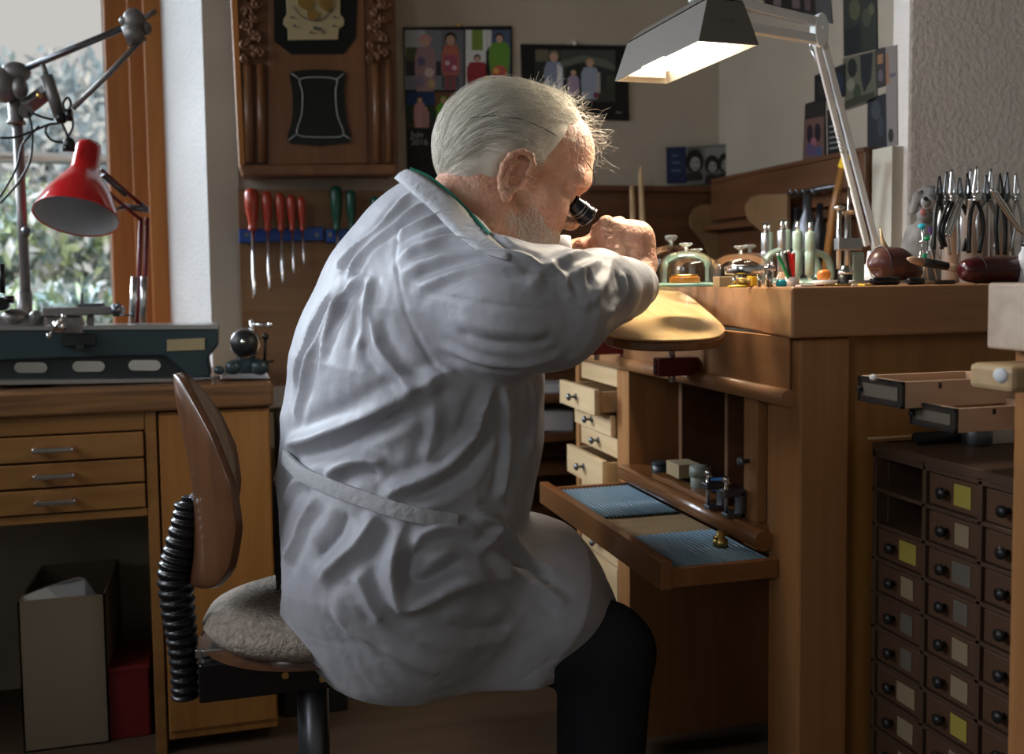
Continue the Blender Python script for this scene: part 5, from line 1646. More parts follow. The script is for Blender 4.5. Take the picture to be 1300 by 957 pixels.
cal = thing('wall_calendar', 'photo calendar for Juin 2016 with eight children pictures, behind his head', 'calendar', tuple(at(580, 120, Y=YB - 0.003)))
m = MB(); fr(cal, [(512, 35), (650, 33), (653, 240), (518, 243)], YB - 0.006, 0.005, m); m.build('sheet', pm(17, 19, 24), cal)
F1 = [('r', 514, 38, 589, 114, (105, 120, 140)), ('r', 514, 38, 540, 70, (150, 165, 175)), ('r', 515, 60, 530, 78, (80, 90, 40)), ('r', 515, 78, 589, 96, (50, 52, 64)), ('r', 560, 38, 589, 112, (95, 100, 115)),
      ('r', 562, 60, 564, 112, (60, 62, 70)), ('r', 570, 60, 572, 112, (60, 62, 70)), ('r', 580, 60, 582, 112, (60, 62, 70))]
F1 += figure(540, 43, 116, (150, 110, 120), hat=(190, 120, 130), w=26) + [('e', 535, 78, 5, 6, (90, 80, 130)), ('e', 545, 92, 6, 6, (190, 170, 170)), ('e', 533, 104, 6, 7, (110, 100, 140)), ('e', 548, 106, 5, 6, (180, 150, 90))]
F1 += figure(572, 41, 114, (200, 90, 60), w=22, legs=(150, 60, 70)) + [('r', 563, 70, 581, 92, (170, 60, 100)), ('e', 568, 80, 3, 3, (210, 170, 190)), ('e', 577, 86, 3, 3, (210, 170, 190))]
F2 = [('r', 591, 38, 619, 114, (190, 200, 200)), ('r', 599, 38, 613, 64, (110, 150, 40))] + figure(606, 69, 114, (170, 25, 40), hair=(30, 25, 22), w=26) + [('e', 608, 106, 5, 4, (220, 200, 190)), ('e', 618, 100, 4, 4, (220, 160, 40))]
F3 = [('r', 617, 38, 648, 114, (60, 80, 120)), ('r', 619, 38, 624, 60, (190, 190, 190)), ('r', 617, 64, 622, 112, (20, 22, 30)), ('e', 640, 105, 12, 9, (30, 60, 120))] + figure(634, 42, 96, (90, 160, 30), hair=(45, 30, 22), w=26) + [('e', 634, 92, 10, 9, (210, 60, 50)), ('e', 630, 90, 4, 4, (230, 150, 40))]
F4 = [('r', 516, 117, 552, 133, (10, 50, 120)), ('r', 516, 133, 552, 163, (30, 60, 40)), ('r', 516, 156, 552, 163, (70, 50, 40))] + figure(533, 122, 162, (190, 120, 120), w=15) + figure(540, 134, 162, (170, 110, 110), w=10)
F5 = [('r', 552, 117, 584, 163, (120, 70, 30)), ('r', 552, 140, 584, 163, (30, 40, 30))] + figure(563, 122, 163, (90, 190, 20), hair=(90, 190, 20), w=17) + figure(577, 128, 163, (200, 195, 200), w=12)
F6 = [('r', 585, 117, 622, 163, (20, 24, 22)), ('r', 585, 117, 622, 124, (190, 195, 200))] + figure(603, 119, 163, (60, 65, 80), w=14)
F7 = [('r', 623, 117, 650, 163, (80, 50, 40)), ('e', 636, 135, 8, 10, (150, 100, 70))]
for nm, Fi in (('photo_print', F1), ('photo_print', F2), ('photo_print', F3), ('photo_print', F4), ('photo_print', F5), ('photo_print', F6), ('photo_print', F7)): picture(nm, cal, onback, 0, Fi)
picture('photo_print', cal, onback, 0, [('r', 519, 218, 540, 238, (60, 40, 50)), ('e', 530, 226, 6, 6, (120, 60, 80))])


def lettering(name, txt, parent, p, size, rgb, rot):
    cu = bpy.data.curves.new(name, 'FONT'); cu.body = txt; cu.size = size; cu.extrude = 0.0002; cu.space_line = 0.85
    o = bpy.data.objects.new(name, cu); COL.objects.link(o); o.parent = parent
    o.location = p; o.rotation_euler = rot; cu.materials.append(MATS[pm(*rgb)])
    dg = bpy.context.evaluated_depsgraph_get(); me = bpy.data.meshes.new_from_object(o.evaluated_get(dg)); bpy.data.objects.remove(o)
    o = bpy.data.objects.new(name, me); COL.objects.link(o); o.parent = parent; o.location = p; o.rotation_euler = rot
    return o


lettering('lettering', 'Juin\n2016', cal, D(cal, 521.5, 174, YB - 0.0075), 0.024, (150, 152, 155), (PI / 2, 0, 0))
m = MB()
n = 46
for i in range(n):
    p = D(cal, 514 + i * 134 / (n - 1), 35 - i * 2 / n, YB - 0.007); m.tube([p + Vector((0, 0.002, 0.003)), p + Vector((0, -0.003, 0.001)), p + Vector((0, 0, -0.004))], 0.0007, 5)
m.build('wire_binding', 'black', cal)
m = MB(); m.tube([D(cal, 574, 35, YB - 0.006), D(cal, 582, 28, YB - 0.006), D(cal, 590, 35, YB - 0.006)], 0.001, 6); m.cyl(D(cal, 582, 32, YB - 0.009), D(cal, 582, 32, YB - 0.003), 0.005, n=12); m.build('hanger', 'brass', cal)

cal2 = thing('wall_calendar', 'black bordered calendar with three children photo, right of his hair', 'calendar', tuple(at(730, 105, Y=YB - 0.003)))
m = MB(); fr(cal2, [(661, 56), (797, 58), (799, 153), (664, 150)], YB - 0.006, 0.005, m); m.build('sheet', pm(17, 18, 22), cal2)
G = [('r', 679, 63, 781, 129, (40, 50, 44)), ('r', 680, 63, 696, 78, (100, 95, 70)), ('r', 712, 64, 781, 84, (60, 70, 62)), ('p', [(712, 78), (740, 70), (770, 76), (781, 84), (781, 90), (740, 78), (714, 86)], (90, 95, 85)), ('e', 740, 92, 22, 12, (30, 36, 32)), ('r', 770, 96, 781, 128, (58, 66, 50)), ('r', 679, 112, 781, 129, (52, 56, 46))]
G += figure(703, 64, 128, (110, 130, 165), hair=(120, 100, 70), w=24) + [('p', [(707, 80), (714, 86), (715, 116), (708, 118)], (190, 195, 200))] + figure(728, 89, 122, (150, 125, 165), hair=(190, 150, 90), w=14) + figure(749, 74, 126, (125, 145, 175), hair=(170, 130, 70), w=22) + [('r', 757, 92, 762, 118, (150, 150, 150)), ('e', 757, 121, 4, 4, (120, 40, 60))]
picture('photo_print', cal2, onback, 0, G)
lettering('lettering', '2016', cal2, D(cal2, 782, 144, YB - 0.0075), 0.009, (140, 140, 140), (PI / 2, 0, 0))
m = MB(); n = 46
for i in range(n):
    p = D(cal2, 664 + i * 131 / (n - 1), 56 + i * 2 / n, YB - 0.007); m.tube([p + Vector((0, 0.002, 0.003)), p + Vector((0, -0.003, 0.001)), p + Vector((0, 0, -0.004))], 0.0007, 5)
m.build('wire_binding', 'black', cal2)
m = MB(); m.tube([D(cal2, 720, 57, YB - 0.006), D(cal2, 729, 50, YB - 0.006), D(cal2, 737, 57, YB - 0.006)], 0.001, 6); m.cyl(D(cal2, 729, 55, YB - 0.009), D(cal2, 729, 55, YB - 0.003), 0.006, n=12); m.build('hanger', 'label_white', cal2)


def onledge(x, y, lift): return at(x, y, Y=YB - 0.045 - lift)


c1 = thing('postcard', 'dark blue card standing on the back ledge left of the group photo', 'card', tuple(at(858, 210, Y=YB - 0.043)))
m = MB(); fr(c1, [(846, 187), (871, 186), (872, 233), (847, 233)], YB - 0.045, 0.003, m); m.build('card', pm(22, 38, 84), c1)
picture('printed_marks', c1, onledge, 0, [('r', 853, 196, 860, 199, (60, 80, 130)), ('r', 853, 205, 863, 208, (60, 80, 130)), ('r', 852, 215, 864, 218, (60, 80, 130))])
c2 = thing('group_photo', 'black and white photo of three dark haired people standing on the back ledge', 'photo', tuple(at(903, 208, Y=YB - 0.043)))
m = MB(); fr(c2, [(872, 186), (934, 182), (936, 231), (873, 233)], YB - 0.045, 0.003, m); m.build('card', pm(96, 98, 98), c2)
Q = [('r', 873, 188, 890, 230, (70, 72, 72)), ('p', [(895, 188), (932, 185), (932, 200), (895, 202)], (118, 120, 120))]
for cx, cy, s in ((882, 206, 1.15), (904, 210, 0.95), (921, 208, 1.0)):
    Q += [('e', cx, cy - 1, 10 * s, 13 * s, (22, 22, 22)), ('p', [(cx - 10 * s, cy + 24), (cx - 8 * s, cy + 12 * s), (cx + 8 * s, cy + 12 * s), (cx + 9 * s, cy + 22)], (36, 36, 38)), ('e', cx + 0.5, cy + 2, 5.6 * s, 8 * s, (132, 132, 130)), ('r', cx - 3 * s, cy + 6 * s, cx + 3.5 * s, cy + 7.2 * s, (60, 56, 56)), ('e', cx - 2.2 * s, cy, 1.3, 0.9, (30, 30, 30)), ('e', cx + 2.8 * s, cy, 1.3, 0.9, (30, 30, 30))]
picture('print', c2, onledge, 0, Q)


def onright(x, y, lift): return at(x, y, X=XR - 0.004 - lift)


def poster(name, label, cat, quad, rgb, items):
    cx = sum(p[0] for p in quad) / 4; cy = sum(p[1] for p in quad) / 4
    t = thing(name, label, cat, tuple(at(cx, cy, X=XR - 0.002)))
    m = MB(); m.prism([at(x_, y_, X=XR - 0.004) - t.location for x_, y_ in quad], (0.003, 0, 0)); m.build('sheet', pm(*rgb), t)
    if items: picture('print', t, onright, 0, items)


poster('framed_picture', 'dark framed picture high on the right wall, grey right border', 'picture', [(968, -20), (1052, -20), (1056, 30), (970, 14)], (70, 72, 74), [('p', [(970, -18), (1034, -18), (1036, 18), (972, 8)], (38, 30, 28)), ('p', [(980, -18), (990, -18), (992, 8), (982, 6)], (110, 90, 90)), ('p', [(1004, -18), (1014, -18), (1016, 12), (1006, 10)], (100, 80, 80)), ('p', [(1020, -18), (1028, -18), (1029, 14), (1022, 13)], (90, 70, 70))])
poster('poster', 'dark green leafy photo, tall sheet at the top of the right wall', 'poster', [(1070, -20), (1112, -20), (1113, 62), (1071, 72)], (38, 44, 34), [('e', 1085, 12, 7, 14, (72, 76, 44)), ('e', 1100, 22, 6, 12, (60, 66, 44)), ('p', [(1072, 40), (1092, 30), (1094, 66), (1073, 70)], (22, 26, 30)), ('e', 1106, 12, 4, 8, (80, 84, 52))])
poster('poster', 'photo of two dark figures on pale ground below the leafy sheet', 'poster', [(1070, 74), (1111, 64), (1113, 126), (1072, 140)], (84, 84, 62), [('e', 1082, 86, 6, 12, (20, 22, 24)), ('p', [(1092, 70), (1108, 66), (1106, 100), (1097, 118), (1093, 100)], (22, 24, 32)), ('e', 1088, 118, 5, 12, (48, 60, 34)), ('p', [(1073, 128), (1110, 116), (1111, 124), (1073, 138)], (46, 50, 30)), ('e', 1080, 108, 5, 8, (110, 110, 86))])
poster('poster', 'round edged dark photo half behind the lamp arm', 'poster', [(1034, 96), (1074, 80), (1074, 122), (1034, 132)], (26, 26, 26), [('e', 1046, 112, 8, 10, (44, 42, 38)), ('e', 1066, 106, 5, 14, (24, 40, 66))])
poster('photo_print', 'colourful photo of people in violet, left of the lamp arm', 'photo', [(1022, 132), (1047, 124), (1048, 200), (1019, 207)], (44, 38, 36), [('p', [(1022, 152), (1046, 147), (1046, 199), (1020, 205)], (110, 72, 62)), ('e', 1028, 170, 4, 12, (40, 26, 50)), ('e', 1038, 168, 4, 12, (34, 24, 40)), ('e', 1030, 190, 7, 9, (80, 60, 110)), ('e', 1040, 192, 4, 7, (50, 70, 120)), ('e', 1033, 180, 4, 5, (150, 70, 90))])
poster('text_card', 'black card with white lines of writing behind the lamp arm', 'card', [(1050, 140), (1070, 135), (1071, 195), (1051, 200)], (24, 24, 26), [('p', [(1053, y_), (1066 - (y_ % 3), y_ - 2), (1066 - (y_ % 3), y_ - 0.4), (1053, y_ + 1.6)], (150, 150, 148)) for y_ in (160, 167, 174, 181, 188)])
poster('poster', 'narrow dark blue sheet beneath the figures photo', 'poster', [(1101, 126), (1125, 118), (1126, 186), (1101, 191)], (28, 34, 42), [('e', 1112, 140, 6, 12, (52, 60, 68)), ('e', 1118, 160, 4, 14, (44, 50, 62))])
poster('postcard', 'pale upright card with violet sweep at the edge of the right wall', 'card', [(1124, 60), (1138, 57), (1139, 184), (1126, 186)], (122, 112, 106), [('p', [(1125, 68), (1128, 66), (1129, 104), (1125, 108)], (150, 90, 50)), ('p', [(1129, 94), (1137, 92), (1137, 96), (1130, 99)], (90, 70, 96)), ('e', 1131, 172, 3.5, 9, (36, 40, 34))])
poster('photo_print', 'small striped dark photo touching the pale card', 'photo', [(1112, 62), (1123, 60), (1124, 108), (1113, 112)], (50, 44, 44), [('p', [(1114, 70), (1121, 68), (1121, 80), (1114, 82)], (150, 96, 50)), ('e', 1118, 96, 3, 8, (90, 80, 90))])
# ------------------------------------------------------------------ on the bench top
def on(px, Y, z=ZT): return Vector((at(px, 360, Y=Y).x, Y, z))


def rpx(o_or_Y, n): 
    Y = o_or_Y if isinstance(o_or_Y, float) else o_or_Y.location.y
    return rad(n, Y, 930)


def bell(px, Y, w, h, label, base=None, group='glass bells on the bench'):
    t = thing('glass_dome', label, 'glass dome', tuple(on(px, Y)), group=None)
    r_ = rpx(Y, w / 2); H_ = rpx(Y, h); hb = H_ * 0.80
    z0 = 0.006 if base else 0.0
    if base:
        m = MB(); m.lathe([(0.001, 0), (r_ * 1.08, 0), (r_ * 1.10, 0.003), (r_ * 1.04, 0.006), (0.001, 0.006)], 32); m.build('base_plate', base, t)
    m = MB()
    outer = [(r_, z0), (r_, z0 + hb * 0.45), (r_ * 0.97, z0 + hb * 0.65), (r_ * 0.86, z0 + hb * 0.82), (r_ * 0.62, z0 + hb * 0.94), (r_ * 0.3, z0 + hb * 0.99), (0.004, z0 + hb)]
    m.lathe([(a * 1.0, b) for a, b in outer], 40)
    m.f = [f for f in m.f if len(f) < 30]; m.mi = m.mi[:len(m.f)]; m.sm = m.sm[:len(m.f)]
    m.build('bell', 'glass', t)
    m = MB(); m.lathe([(0.004, z0 + hb - 0.001), (0.0035, z0 + hb + 0.006), (0.010, z0 + hb + 0.010), (0.013, z0 + H_ - 0.003), (0.010, z0 + H_), (0.001, z0 + H_)], 22); m.build('knob', 'glass_solid', t)
    return t


mat('glass_solid', (0.85, 0.92, 0.90), 0.03, trans=0.9, ior=1.45)
bell(871, 1.50, 66, 50, 'glass dome with brass movement under it, on an aqua plate', base='aqua')
bell(884, 1.66, 60, 46, 'glass dome directly behind the one on the aqua plate')
bell(852, 1.78, 62, 62, 'greenish glass dome at the back, beside his wrist')
bell(940, 1.62, 72, 50, 'glass dome behind the silver tripod stand')
bell(952, 1.78, 60, 50, 'hindmost glass dome on the right, its knob beside another')
mv = thing('watch_movement', 'round wooden ring with brass movement beneath the front glass dome', 'watch part', tuple(on(869, 1.50, ZT + 0.006)))
m = MB(); m.lathe([(0.001, 0), (rpx(1.5, 19), 0), (rpx(1.5, 19), 0.010), (0.001, 0.010)], 30); m.build('ring', 'orange_wood', mv, bevel=0.001)
m = MB(); m.lathe([(0.001, 0.010), (rpx(1.5, 17), 0.010), (rpx(1.5, 16), 0.014), (0.001, 0.014)], 30); m.build('movement', 'brass', mv)

ts = thing('movement_stand', 'silver three legged movement holder in front of the glass domes', 'stand', tuple(on(945, 1.36)))
R1 = rpx(1.36, 25)
m = MB(); m.lathe([(R1 * 0.7, 0.019), (R1 * 0.95, 0.019), (R1, 0.021), (R1, 0.030), (R1 * 0.96, 0.033), (R1 * 0.7, 0.033)], 32, closed=True); m.build('ring', 'steel_bright', ts)
for a in (200, 320, 80):
    m = MB(); p = Vector((R1 * 0.75 * math.cos(R(a)), R1 * 0.75 * math.sin(R(a)), 0)); m.cyl(p, p + Vector((0, 0, 0.020)), 0.0025, 0.0045, 12); m.build('leg', 'steel_bright', ts)
gd = thing('brass_gauge', 'small green and brass ring standing under the tripod holder', 'gauge', tuple(on(944, 1.362)))
m = MB(); m.lathe([(0.001, 0), (0.010, 0), (0.011, 0.008), (0.010, 0.014), (0.001, 0.014)], 20); m.build('body', 'brass', gd)
wb = thing('wood_block', 'pale square wood block between two glass domes', 'block', tuple(on(921, 1.44)))
m = MB(); m.box((-rpx(1.44, 13), -0.012, 0), (rpx(1.44, 13), 0.012, 0.016)); m.build('block', 'wood_pale', wb, bevel=0.001)
ob = thing('orange_block', 'small orange block behind the tripod holder', 'block', tuple(on(957, 1.46)))
m = MB(); m.box((-0.009, -0.008, 0), (0.009, 0.008, 0.016)); m.build('block', 'yellow_bright', ob, bevel=0.001)
yd = thing('yellow_disc', 'flat yellow disc lying at the bench edge', 'disc', tuple(on(936, 1.33)))
m = MB(); m.lathe([(0.001, 0), (0.016, 0), (0.013, 0.003), (0.001, 0.004)], 20); m.build('cap', 'yellow_bright', yd)
sv = thing('screw_stand', 'small steel screw stand right of the tripod holder', 'stand', tuple(on(976, 1.37)))
m = MB(); m.cyl((0, 0, 0), (0, 0, 0.022), 0.006, n=16); m.tube([(-0.010, 0, 0.027), (0.010, 0, 0.027)], 0.0035, 10); m.cyl((0, 0, 0.022), (0, 0, 0.034), 0.0025); m.ell((0.006, 0, 0.033), 0.004, 10, 8); m.build('stand', 'steel_bright', sv)

jar = thing('pen_cup', 'low white cup holding coloured pencils near the bench corner', 'cup', tuple(on(1006, 1.40)))
m = MB(); m.lathe([(0.008, 0), (0.010, 0), (0.011, 0.014), (0.0098, 0.014), (0.009, 0.002), (0.001, 0.002)], 20); m.build('cup', 'label_white', jar)
for x_, y_, mt, lb in ((988, 324, 'green_bright', 'green pencil leaning left in the low white cup'), (1001, 320, 'red_bright', 'tall red pencil in the low white cup, the left of two'), (1007, 322, 'red_bright', 'red pencil nearest the corner in the low white cup'), (997, 321, 'black', 'black pencil between the green and red ones')):
    t = thing('pencil', lb, 'pencil', (jar.location.x, 1.40, ZT + 0.003), group='pencils in the low cup')
    m = MB(); e = at(x_, y_, Y=1.39) - t.location; dx = (x_ - 1000) * 0.0002; m.tube([(dx * 0.8, 0, 0), e], 0.0030, 6, smooth=False); m.build('shaft', mt, t)
    m = MB(); e2 = e.normalized(); m.cyl(e, e + e2 * 0.003, 0.0028, 0.0018, 6); m.build('tip', 'label_white', t)
bl = thing('small_bottle', 'small turquoise and white bottle cap lying by the pencils', 'bottle', tuple(on(992, 1.36)))
m = MB(); m.lathe([(0.001, 0), (0.008, 0), (0.008, 0.007), (0.004, 0.011), (0.001, 0.011)], 16); m.build('body', 'turquoise', bl)
bl2 = thing('glass_vial', 'small round glass vial between dome and pencils', 'vial', tuple(on(994, 1.44)))
m = MB(); m.lathe([(0.001, 0), (0.011, 0), (0.012, 0.012), (0.009, 0.018), (0.009, 0.022), (0.001, 0.022)], 20); m.build('body', 'glass_solid', bl2)


def hand_press(px, Y, spindles, top, label, bow=1):
    """C-shaped bench press: cast frame, sleeve and thin spindle."""
    t = thing('hand_press', label, 'watch tool', tuple(on(px, Y)), group='hand presses at the back of the bench')
    k = rpx(Y, 1)
    h = (360 - top) * k
    m = MB()
    arc = [Vector((0, 0, h * 0.52)), Vector((bow * 0.014, 0, h * 0.50)), Vector((bow * 0.034, 0, h * 0.42)), Vector((bow * 0.042, 0, h * 0.24)), Vector((bow * 0.040, 0, h * 0.08)), Vector((bow * 0.024, 0, 0.006)), Vector((0, 0, 0.006))]
    m.tube(catmull(arc, 4), 0.0075, 10, flat=0.8)
    m.lathe([(0.001, 0), (0.022, 0), (0.021, 0.005), (0.008, 0.008), (0.001, 0.008)], 20, M=Matrix.Translation((bow * 0.012, 0, 0)))
    m.build('frame', 'press_green', t)
    for dx in spindles:
        m = MB(); m.lathe([(0.0035, 0.012), (0.0085, 0.018), (0.0090, h * 0.50), (0.0078, h * 0.53), (0.0092, h * 0.56), (0.0090, h * 0.80), (0.0075, h * 0.83), (0.001, h * 0.83)], 18, M=Matrix.Translation((dx * k, 0, 0))); m.build('sleeve', 'press_green' if dx >= 0 else 'steel', t)
        m = MB(); m.cyl((dx * k, 0, h * 0.80), (dx * k, 0, h * 0.985), 0.0038, n=12); m.cyl((dx * k, 0, 0.004), (dx * k, 0, 0.02), 0.003, n=10); m.build('spindle', 'steel_bright', t)
    return t


hand_press(1012, 1.60, (0,), 277, 'single spindle green press, second from the right', 1)
hand_press(1028, 1.56, (0,), 278, 'green press with the widest bow, rightmost of the presses', 1)
hand_press(995, 1.68, (-3, 3), 276, 'twin spindle green press left of the single ones', -1)
hand_press(974, 1.80, (-3, 2), 281, 'slim twin spindle steel press, leftmost of the presses', 1)

kb = thing('turned_knob', 'round orange wooden knob on a white dish', 'knob', tuple(on(1046, 1.40, ZT + 0.009)))
m = MB(); m.lathe([(0.001, 0), (0.009, 0), (0.011, 0.003), (0.010, 0.006), (0.0115, 0.009), (0.010, 0.013), (0.005, 0.016), (0.001, 0.0165)], 24); m.build('body', 'orange_wood', kb)
ds = thing('white_dish', 'shallow white dish under the orange knob', 'dish', tuple(on(1048, 1.40)))
m = MB(); m.lathe([(0.001, 0), (0.018, 0), (0.021, 0.008), (0.019, 0.008), (0.017, 0.002), (0.001, 0.002)], 26); m.build('dish', 'label_white', ds)
for i, (x_, c_, w) in enumerate(((1028, 'label_white', 0.02), (1020, 'violet', 0.012), (1040, 'red_bright', 0.010), (1090, 'label_white', 0.016), (1100, 'yellow_bright', 0.009))):
    t = thing('paper_tag', ['white paper tag in front of the presses', 'small violet tag by the bench edge', 'tiny red tag in front of the white dish', 'white slip beneath the dark handles', 'tiny orange tag beside the black loupe'][i], 'tag', tuple(on(x_, 1.31 + 0.02 * (i % 2))))
    m = MB(); m.box((-w, -0.008, 0), (w, 0.008, 0.0025)); m.build('tag', c_, t, bevel=0.0005)
lo = thing('standing_loupe', 'black loupe with silver top standing near the bench edge', 'loupe', tuple(on(1073, 1.38)))
m = MB(); m.lathe([(0.001, 0), (0.0105, 0), (0.0112, 0.003), (0.0112, 0.017), (0.001, 0.017)], 26); m.build('barrel', 'black', lo)
m = MB(); m.lathe([(0.0112, 0.0175), (0.0118, 0.019), (0.0116, 0.022), (0.0085, 0.026), (0.007, 0.031), (0.001, 0.031)], 26); m.build('cap', 'steel_bright', lo)

tp = thing('tall_press', 'tall steel press with two upright rods behind the black loupe', 'watch tool', tuple(on(1083, 1.52)))
k = rpx(1.52, 1.0)
m = MB(); m.lathe([(0.001, 0), (0.024, 0), (0.024, 0.006), (0.001, 0.006)], 22); m.box((-0.006, -0.008, 0), (0.018, 0.008, 0.055)); m.build('base', 'press_green', tp, bevel=0.003)
m = MB(); m.cyl((-9 * k, 0, 0.0), (-9 * k, 0, 92 * k), 0.0055, n=14); m.cyl((-22 * k, 0, 20 * k), (-22 * k, 0, 98 * k), 0.0045, n=14); m.build('column', 'steel', tp)
m = MB(); m.cyl((-8 * k, 0, 60 * k), (-8 * k, 0, 126 * k), 0.0024, n=10); m.build('rod', 'steel_bright', tp)
m = MB(); m.lathe([(0.003, 0), (0.010, 0.002), (0.011, 0.006), (0.004, 0.008)], 18, M=Matrix.Translation((-8 * k, 0, 90 * k))); m.build('cream_knob', 'wood_pale', tp)
m = MB(); m.lathe([(0.003, 0), (0.009, 0.002), (0.010, 0.006), (0.003, 0.009)], 18, M=Matrix.Translation((-22 * k, 0, 96 * k))); m.build('steel_knob', 'steel', tp)
m = MB(); m.box((-26 * k, -0.008, 44 * k), (10 * k, 0.008, 60 * k)); m.build('crossbar', 'steel', tp, bevel=0.002)

bw = thing('hand_blower', 'brown rubber bulb blower with pale spout beside the pliers', 'blower', tuple(on(1138, 1.40)))
kk_ = rpx(1.40, 1.0)
m = MB(); c0_ = Vector((0, 0, 24 * kk_))
pth = [Vector((-36 * kk_, 0, 20 * kk_)), Vector((-34 * kk_, 0, 22 * kk_)), Vector((-22 * kk_, 0, 26 * kk_)), Vector((0, 0, 25 * kk_)), Vector((20 * kk_, 0, 19 * kk_)), Vector((34 * kk_, 0, 14 * kk_)), Vector((38 * kk_, 0, 12 * kk_))]
m.tube(catmull(pth, 5), list(np.interp(np.linspace(0, 6, 31), range(7), [a * kk_ for a in (3, 14, 23.5, 24, 17, 8, 3)])), 26); m.build('bulb', 'blower', bw)
m = MB(); m.tube([Vector((-18 * kk_, -0.002, 47 * kk_)), Vector((-24 * kk_, -0.002, 60 * kk_)), Vector((-27 * kk_, -0.002, 74 * kk_))], [0.0045, 0.0028, 0.0012], 12); m.build('spout', 'wood_pale', bw)
m = MB(); q = [Vector((-25 * kk_ + 0.0, 23.8 * kk_ * math.sin(a), 26 * kk_ + 23.8 * kk_ * math.cos(a))) for a in [2 * PI * i / 30 for i in range(31)]]; m.tube(q, 0.0008, 6); m.build('seam', 'black', bw)

pc = thing('burgundy_case', 'burgundy leather spectacle case lying at the right end of the bench', 'case', tuple(on(1260, 1.32)))
m = MB(); kk2 = rpx(1.32, 1.0)
ns = 12; pts_ = [Vector((x_ * kk2, 0, 18.5 * kk2)) for x_ in (-52, -50, -44, -30, 0, 40, 60, 66)]
m.tube(catmull(pts_, 4), list(np.interp(np.linspace(0, 7, 29), range(8), [a * kk2 for a in (4, 11, 15, 17.5, 18.5, 18.5, 15, 5)])), 28, flat=0.95, up=(0, 1, 0)); m.build('shell', 'burgundy', pc)
m = MB(); q = [Vector((x_ * kk2, -18.0 * kk2 * s_, 18.5 * kk2)) for x_, s_ in ((-49, .55), (-44, .85), (-30, 1.0), (0, 1.03), (40, 1.03))]; m.tube(catmull(q, 4), 0.0008, 6); m.build('seam', 'black', pc)
q_ = [Vector((x_ * kk2, 0, 0)) for x_ in (-38,)]
m = MB(); q = [Vector((-26 * kk2, 18.6 * kk2 * math.sin(a), 18.5 * kk2 + 18.0 * kk2 * math.cos(a))) for a in [2 * PI * i / 30 for i in range(31)]]; m.tube(q, 0.0006, 6); m.build('band_line', 'black', pc)
tool = thing('burnisher', 'tool with olive tip and black grip resting against the burgundy case', 'tool', tuple(on(1180, 1.34, ZT)))
m = MB(); a, b = D(tool, 1152, 328, 1.34), D(tool, 1172, 333, 1.34); m.tube([a, a + (b - a) * 0.3, b], [0.002, 0.0055, 0.0068], 14); m.build('tip', 'wood_raw', tool)
m = MB(); a, b = D(tool, 1171, 332.5, 1.34), D(tool, 1202, 338, 1.34); m.tube([a, b], [0.0073, 0.0068], 14); m.build('grip', 'black', tool)
m = MB(); a, b = D(tool, 1201, 338, 1.34), D(tool, 1222, 343, 1.34); m.tube([a, b], [0.0066, 0.005], 14); m.build('shaft', 'wood_raw', tool)
for nm, lb, P, r0, r1, m0, m1 in (
    ('screwdriver', 'dark handled small screwdriver lying behind the bench edge', ((1078, 362), (1106, 357), (1140, 350)), 0.0022, 0.0065, 'steel', 'rubber'),
    ('graver', 'short black graver lying right of the small screwdriver', ((1140, 359), (1152, 355), (1172, 350)), 0.002, 0.0055, 'steel', 'rubber'),
    ('file', 'thin brown handled file lying in front of the case', ((1160, 359), (1185, 358), (1212, 357)), 0.003, 0.0035, 'wood_raw', 'wood_black'),
    ('brass_rod', 'brass rod lying on the bench beside the blower', ((1080, 361), (1060, 363), (1046, 363)), 0.0018, 0.0018, 'brass', 'brass')):
    Y_ = 1.29 if nm != 'brass_rod' else 1.30
    t = thing(nm, lb, 'tool', tuple(on(P[1][0], Y_)))
    a, b, c_ = [Vector((at(x_, y_, Y=Y_).x - t.location.x, 0, 0)) for x_, y_ in P]
    a.z = r1 * 0.9; b.z = r1 * 1.0; c_.z = r1 * 1.05
    m = MB(); m.cyl(a, b, r0, n=10); m.build('blade', m0, t)
    m = MB(); m.tube([b, b + (c_ - b) * 0.15, c_ - (c_ - b) * 0.05, c_], [r1 * 0.7, r1, r1, r1 * 0.8], 14); m.build('handle', m1, t)
for i, (x0_, x1_, Y_) in enumerate(((1175, 1196, 1.37), (1182, 1204, 1.39), (1168, 1190, 1.385))):
    t = thing('needle_file', ['thin steel needle nearest the blower', 'thin steel needle crossing the middle', 'thin steel needle behind the other two'][i], 'needle', tuple(on(x0_, Y_, ZT + 0.001)), group='loose steel needles')
    m = MB(); m.cyl((0, 0, 0.0012), ((x1_ - x0_) * rpx(Y_, 1), 0.012 * (i - 1), 0.0045), 0.0011, 0.0006, 8); m.build('shaft', 'steel_bright', t)

# dog figurine
varied('dog_grey', (0.16, 0.15, 0.145), (0.32, 0.31, 0.30), 30, rough=0.9)
varied('dog_white', (0.55, 0.54, 0.55), (0.68, 0.67, 0.67), 30, rough=0.9)
dg_ = thing('dog_figurine', 'small grey and white dog figurine with open pink mouth before the pier', 'figurine', tuple(on(1172, 1.66)))
DF = Field()


def dp(px, py, dY=0.0): return np.array(at(px, py, Y=1.66 + dY))


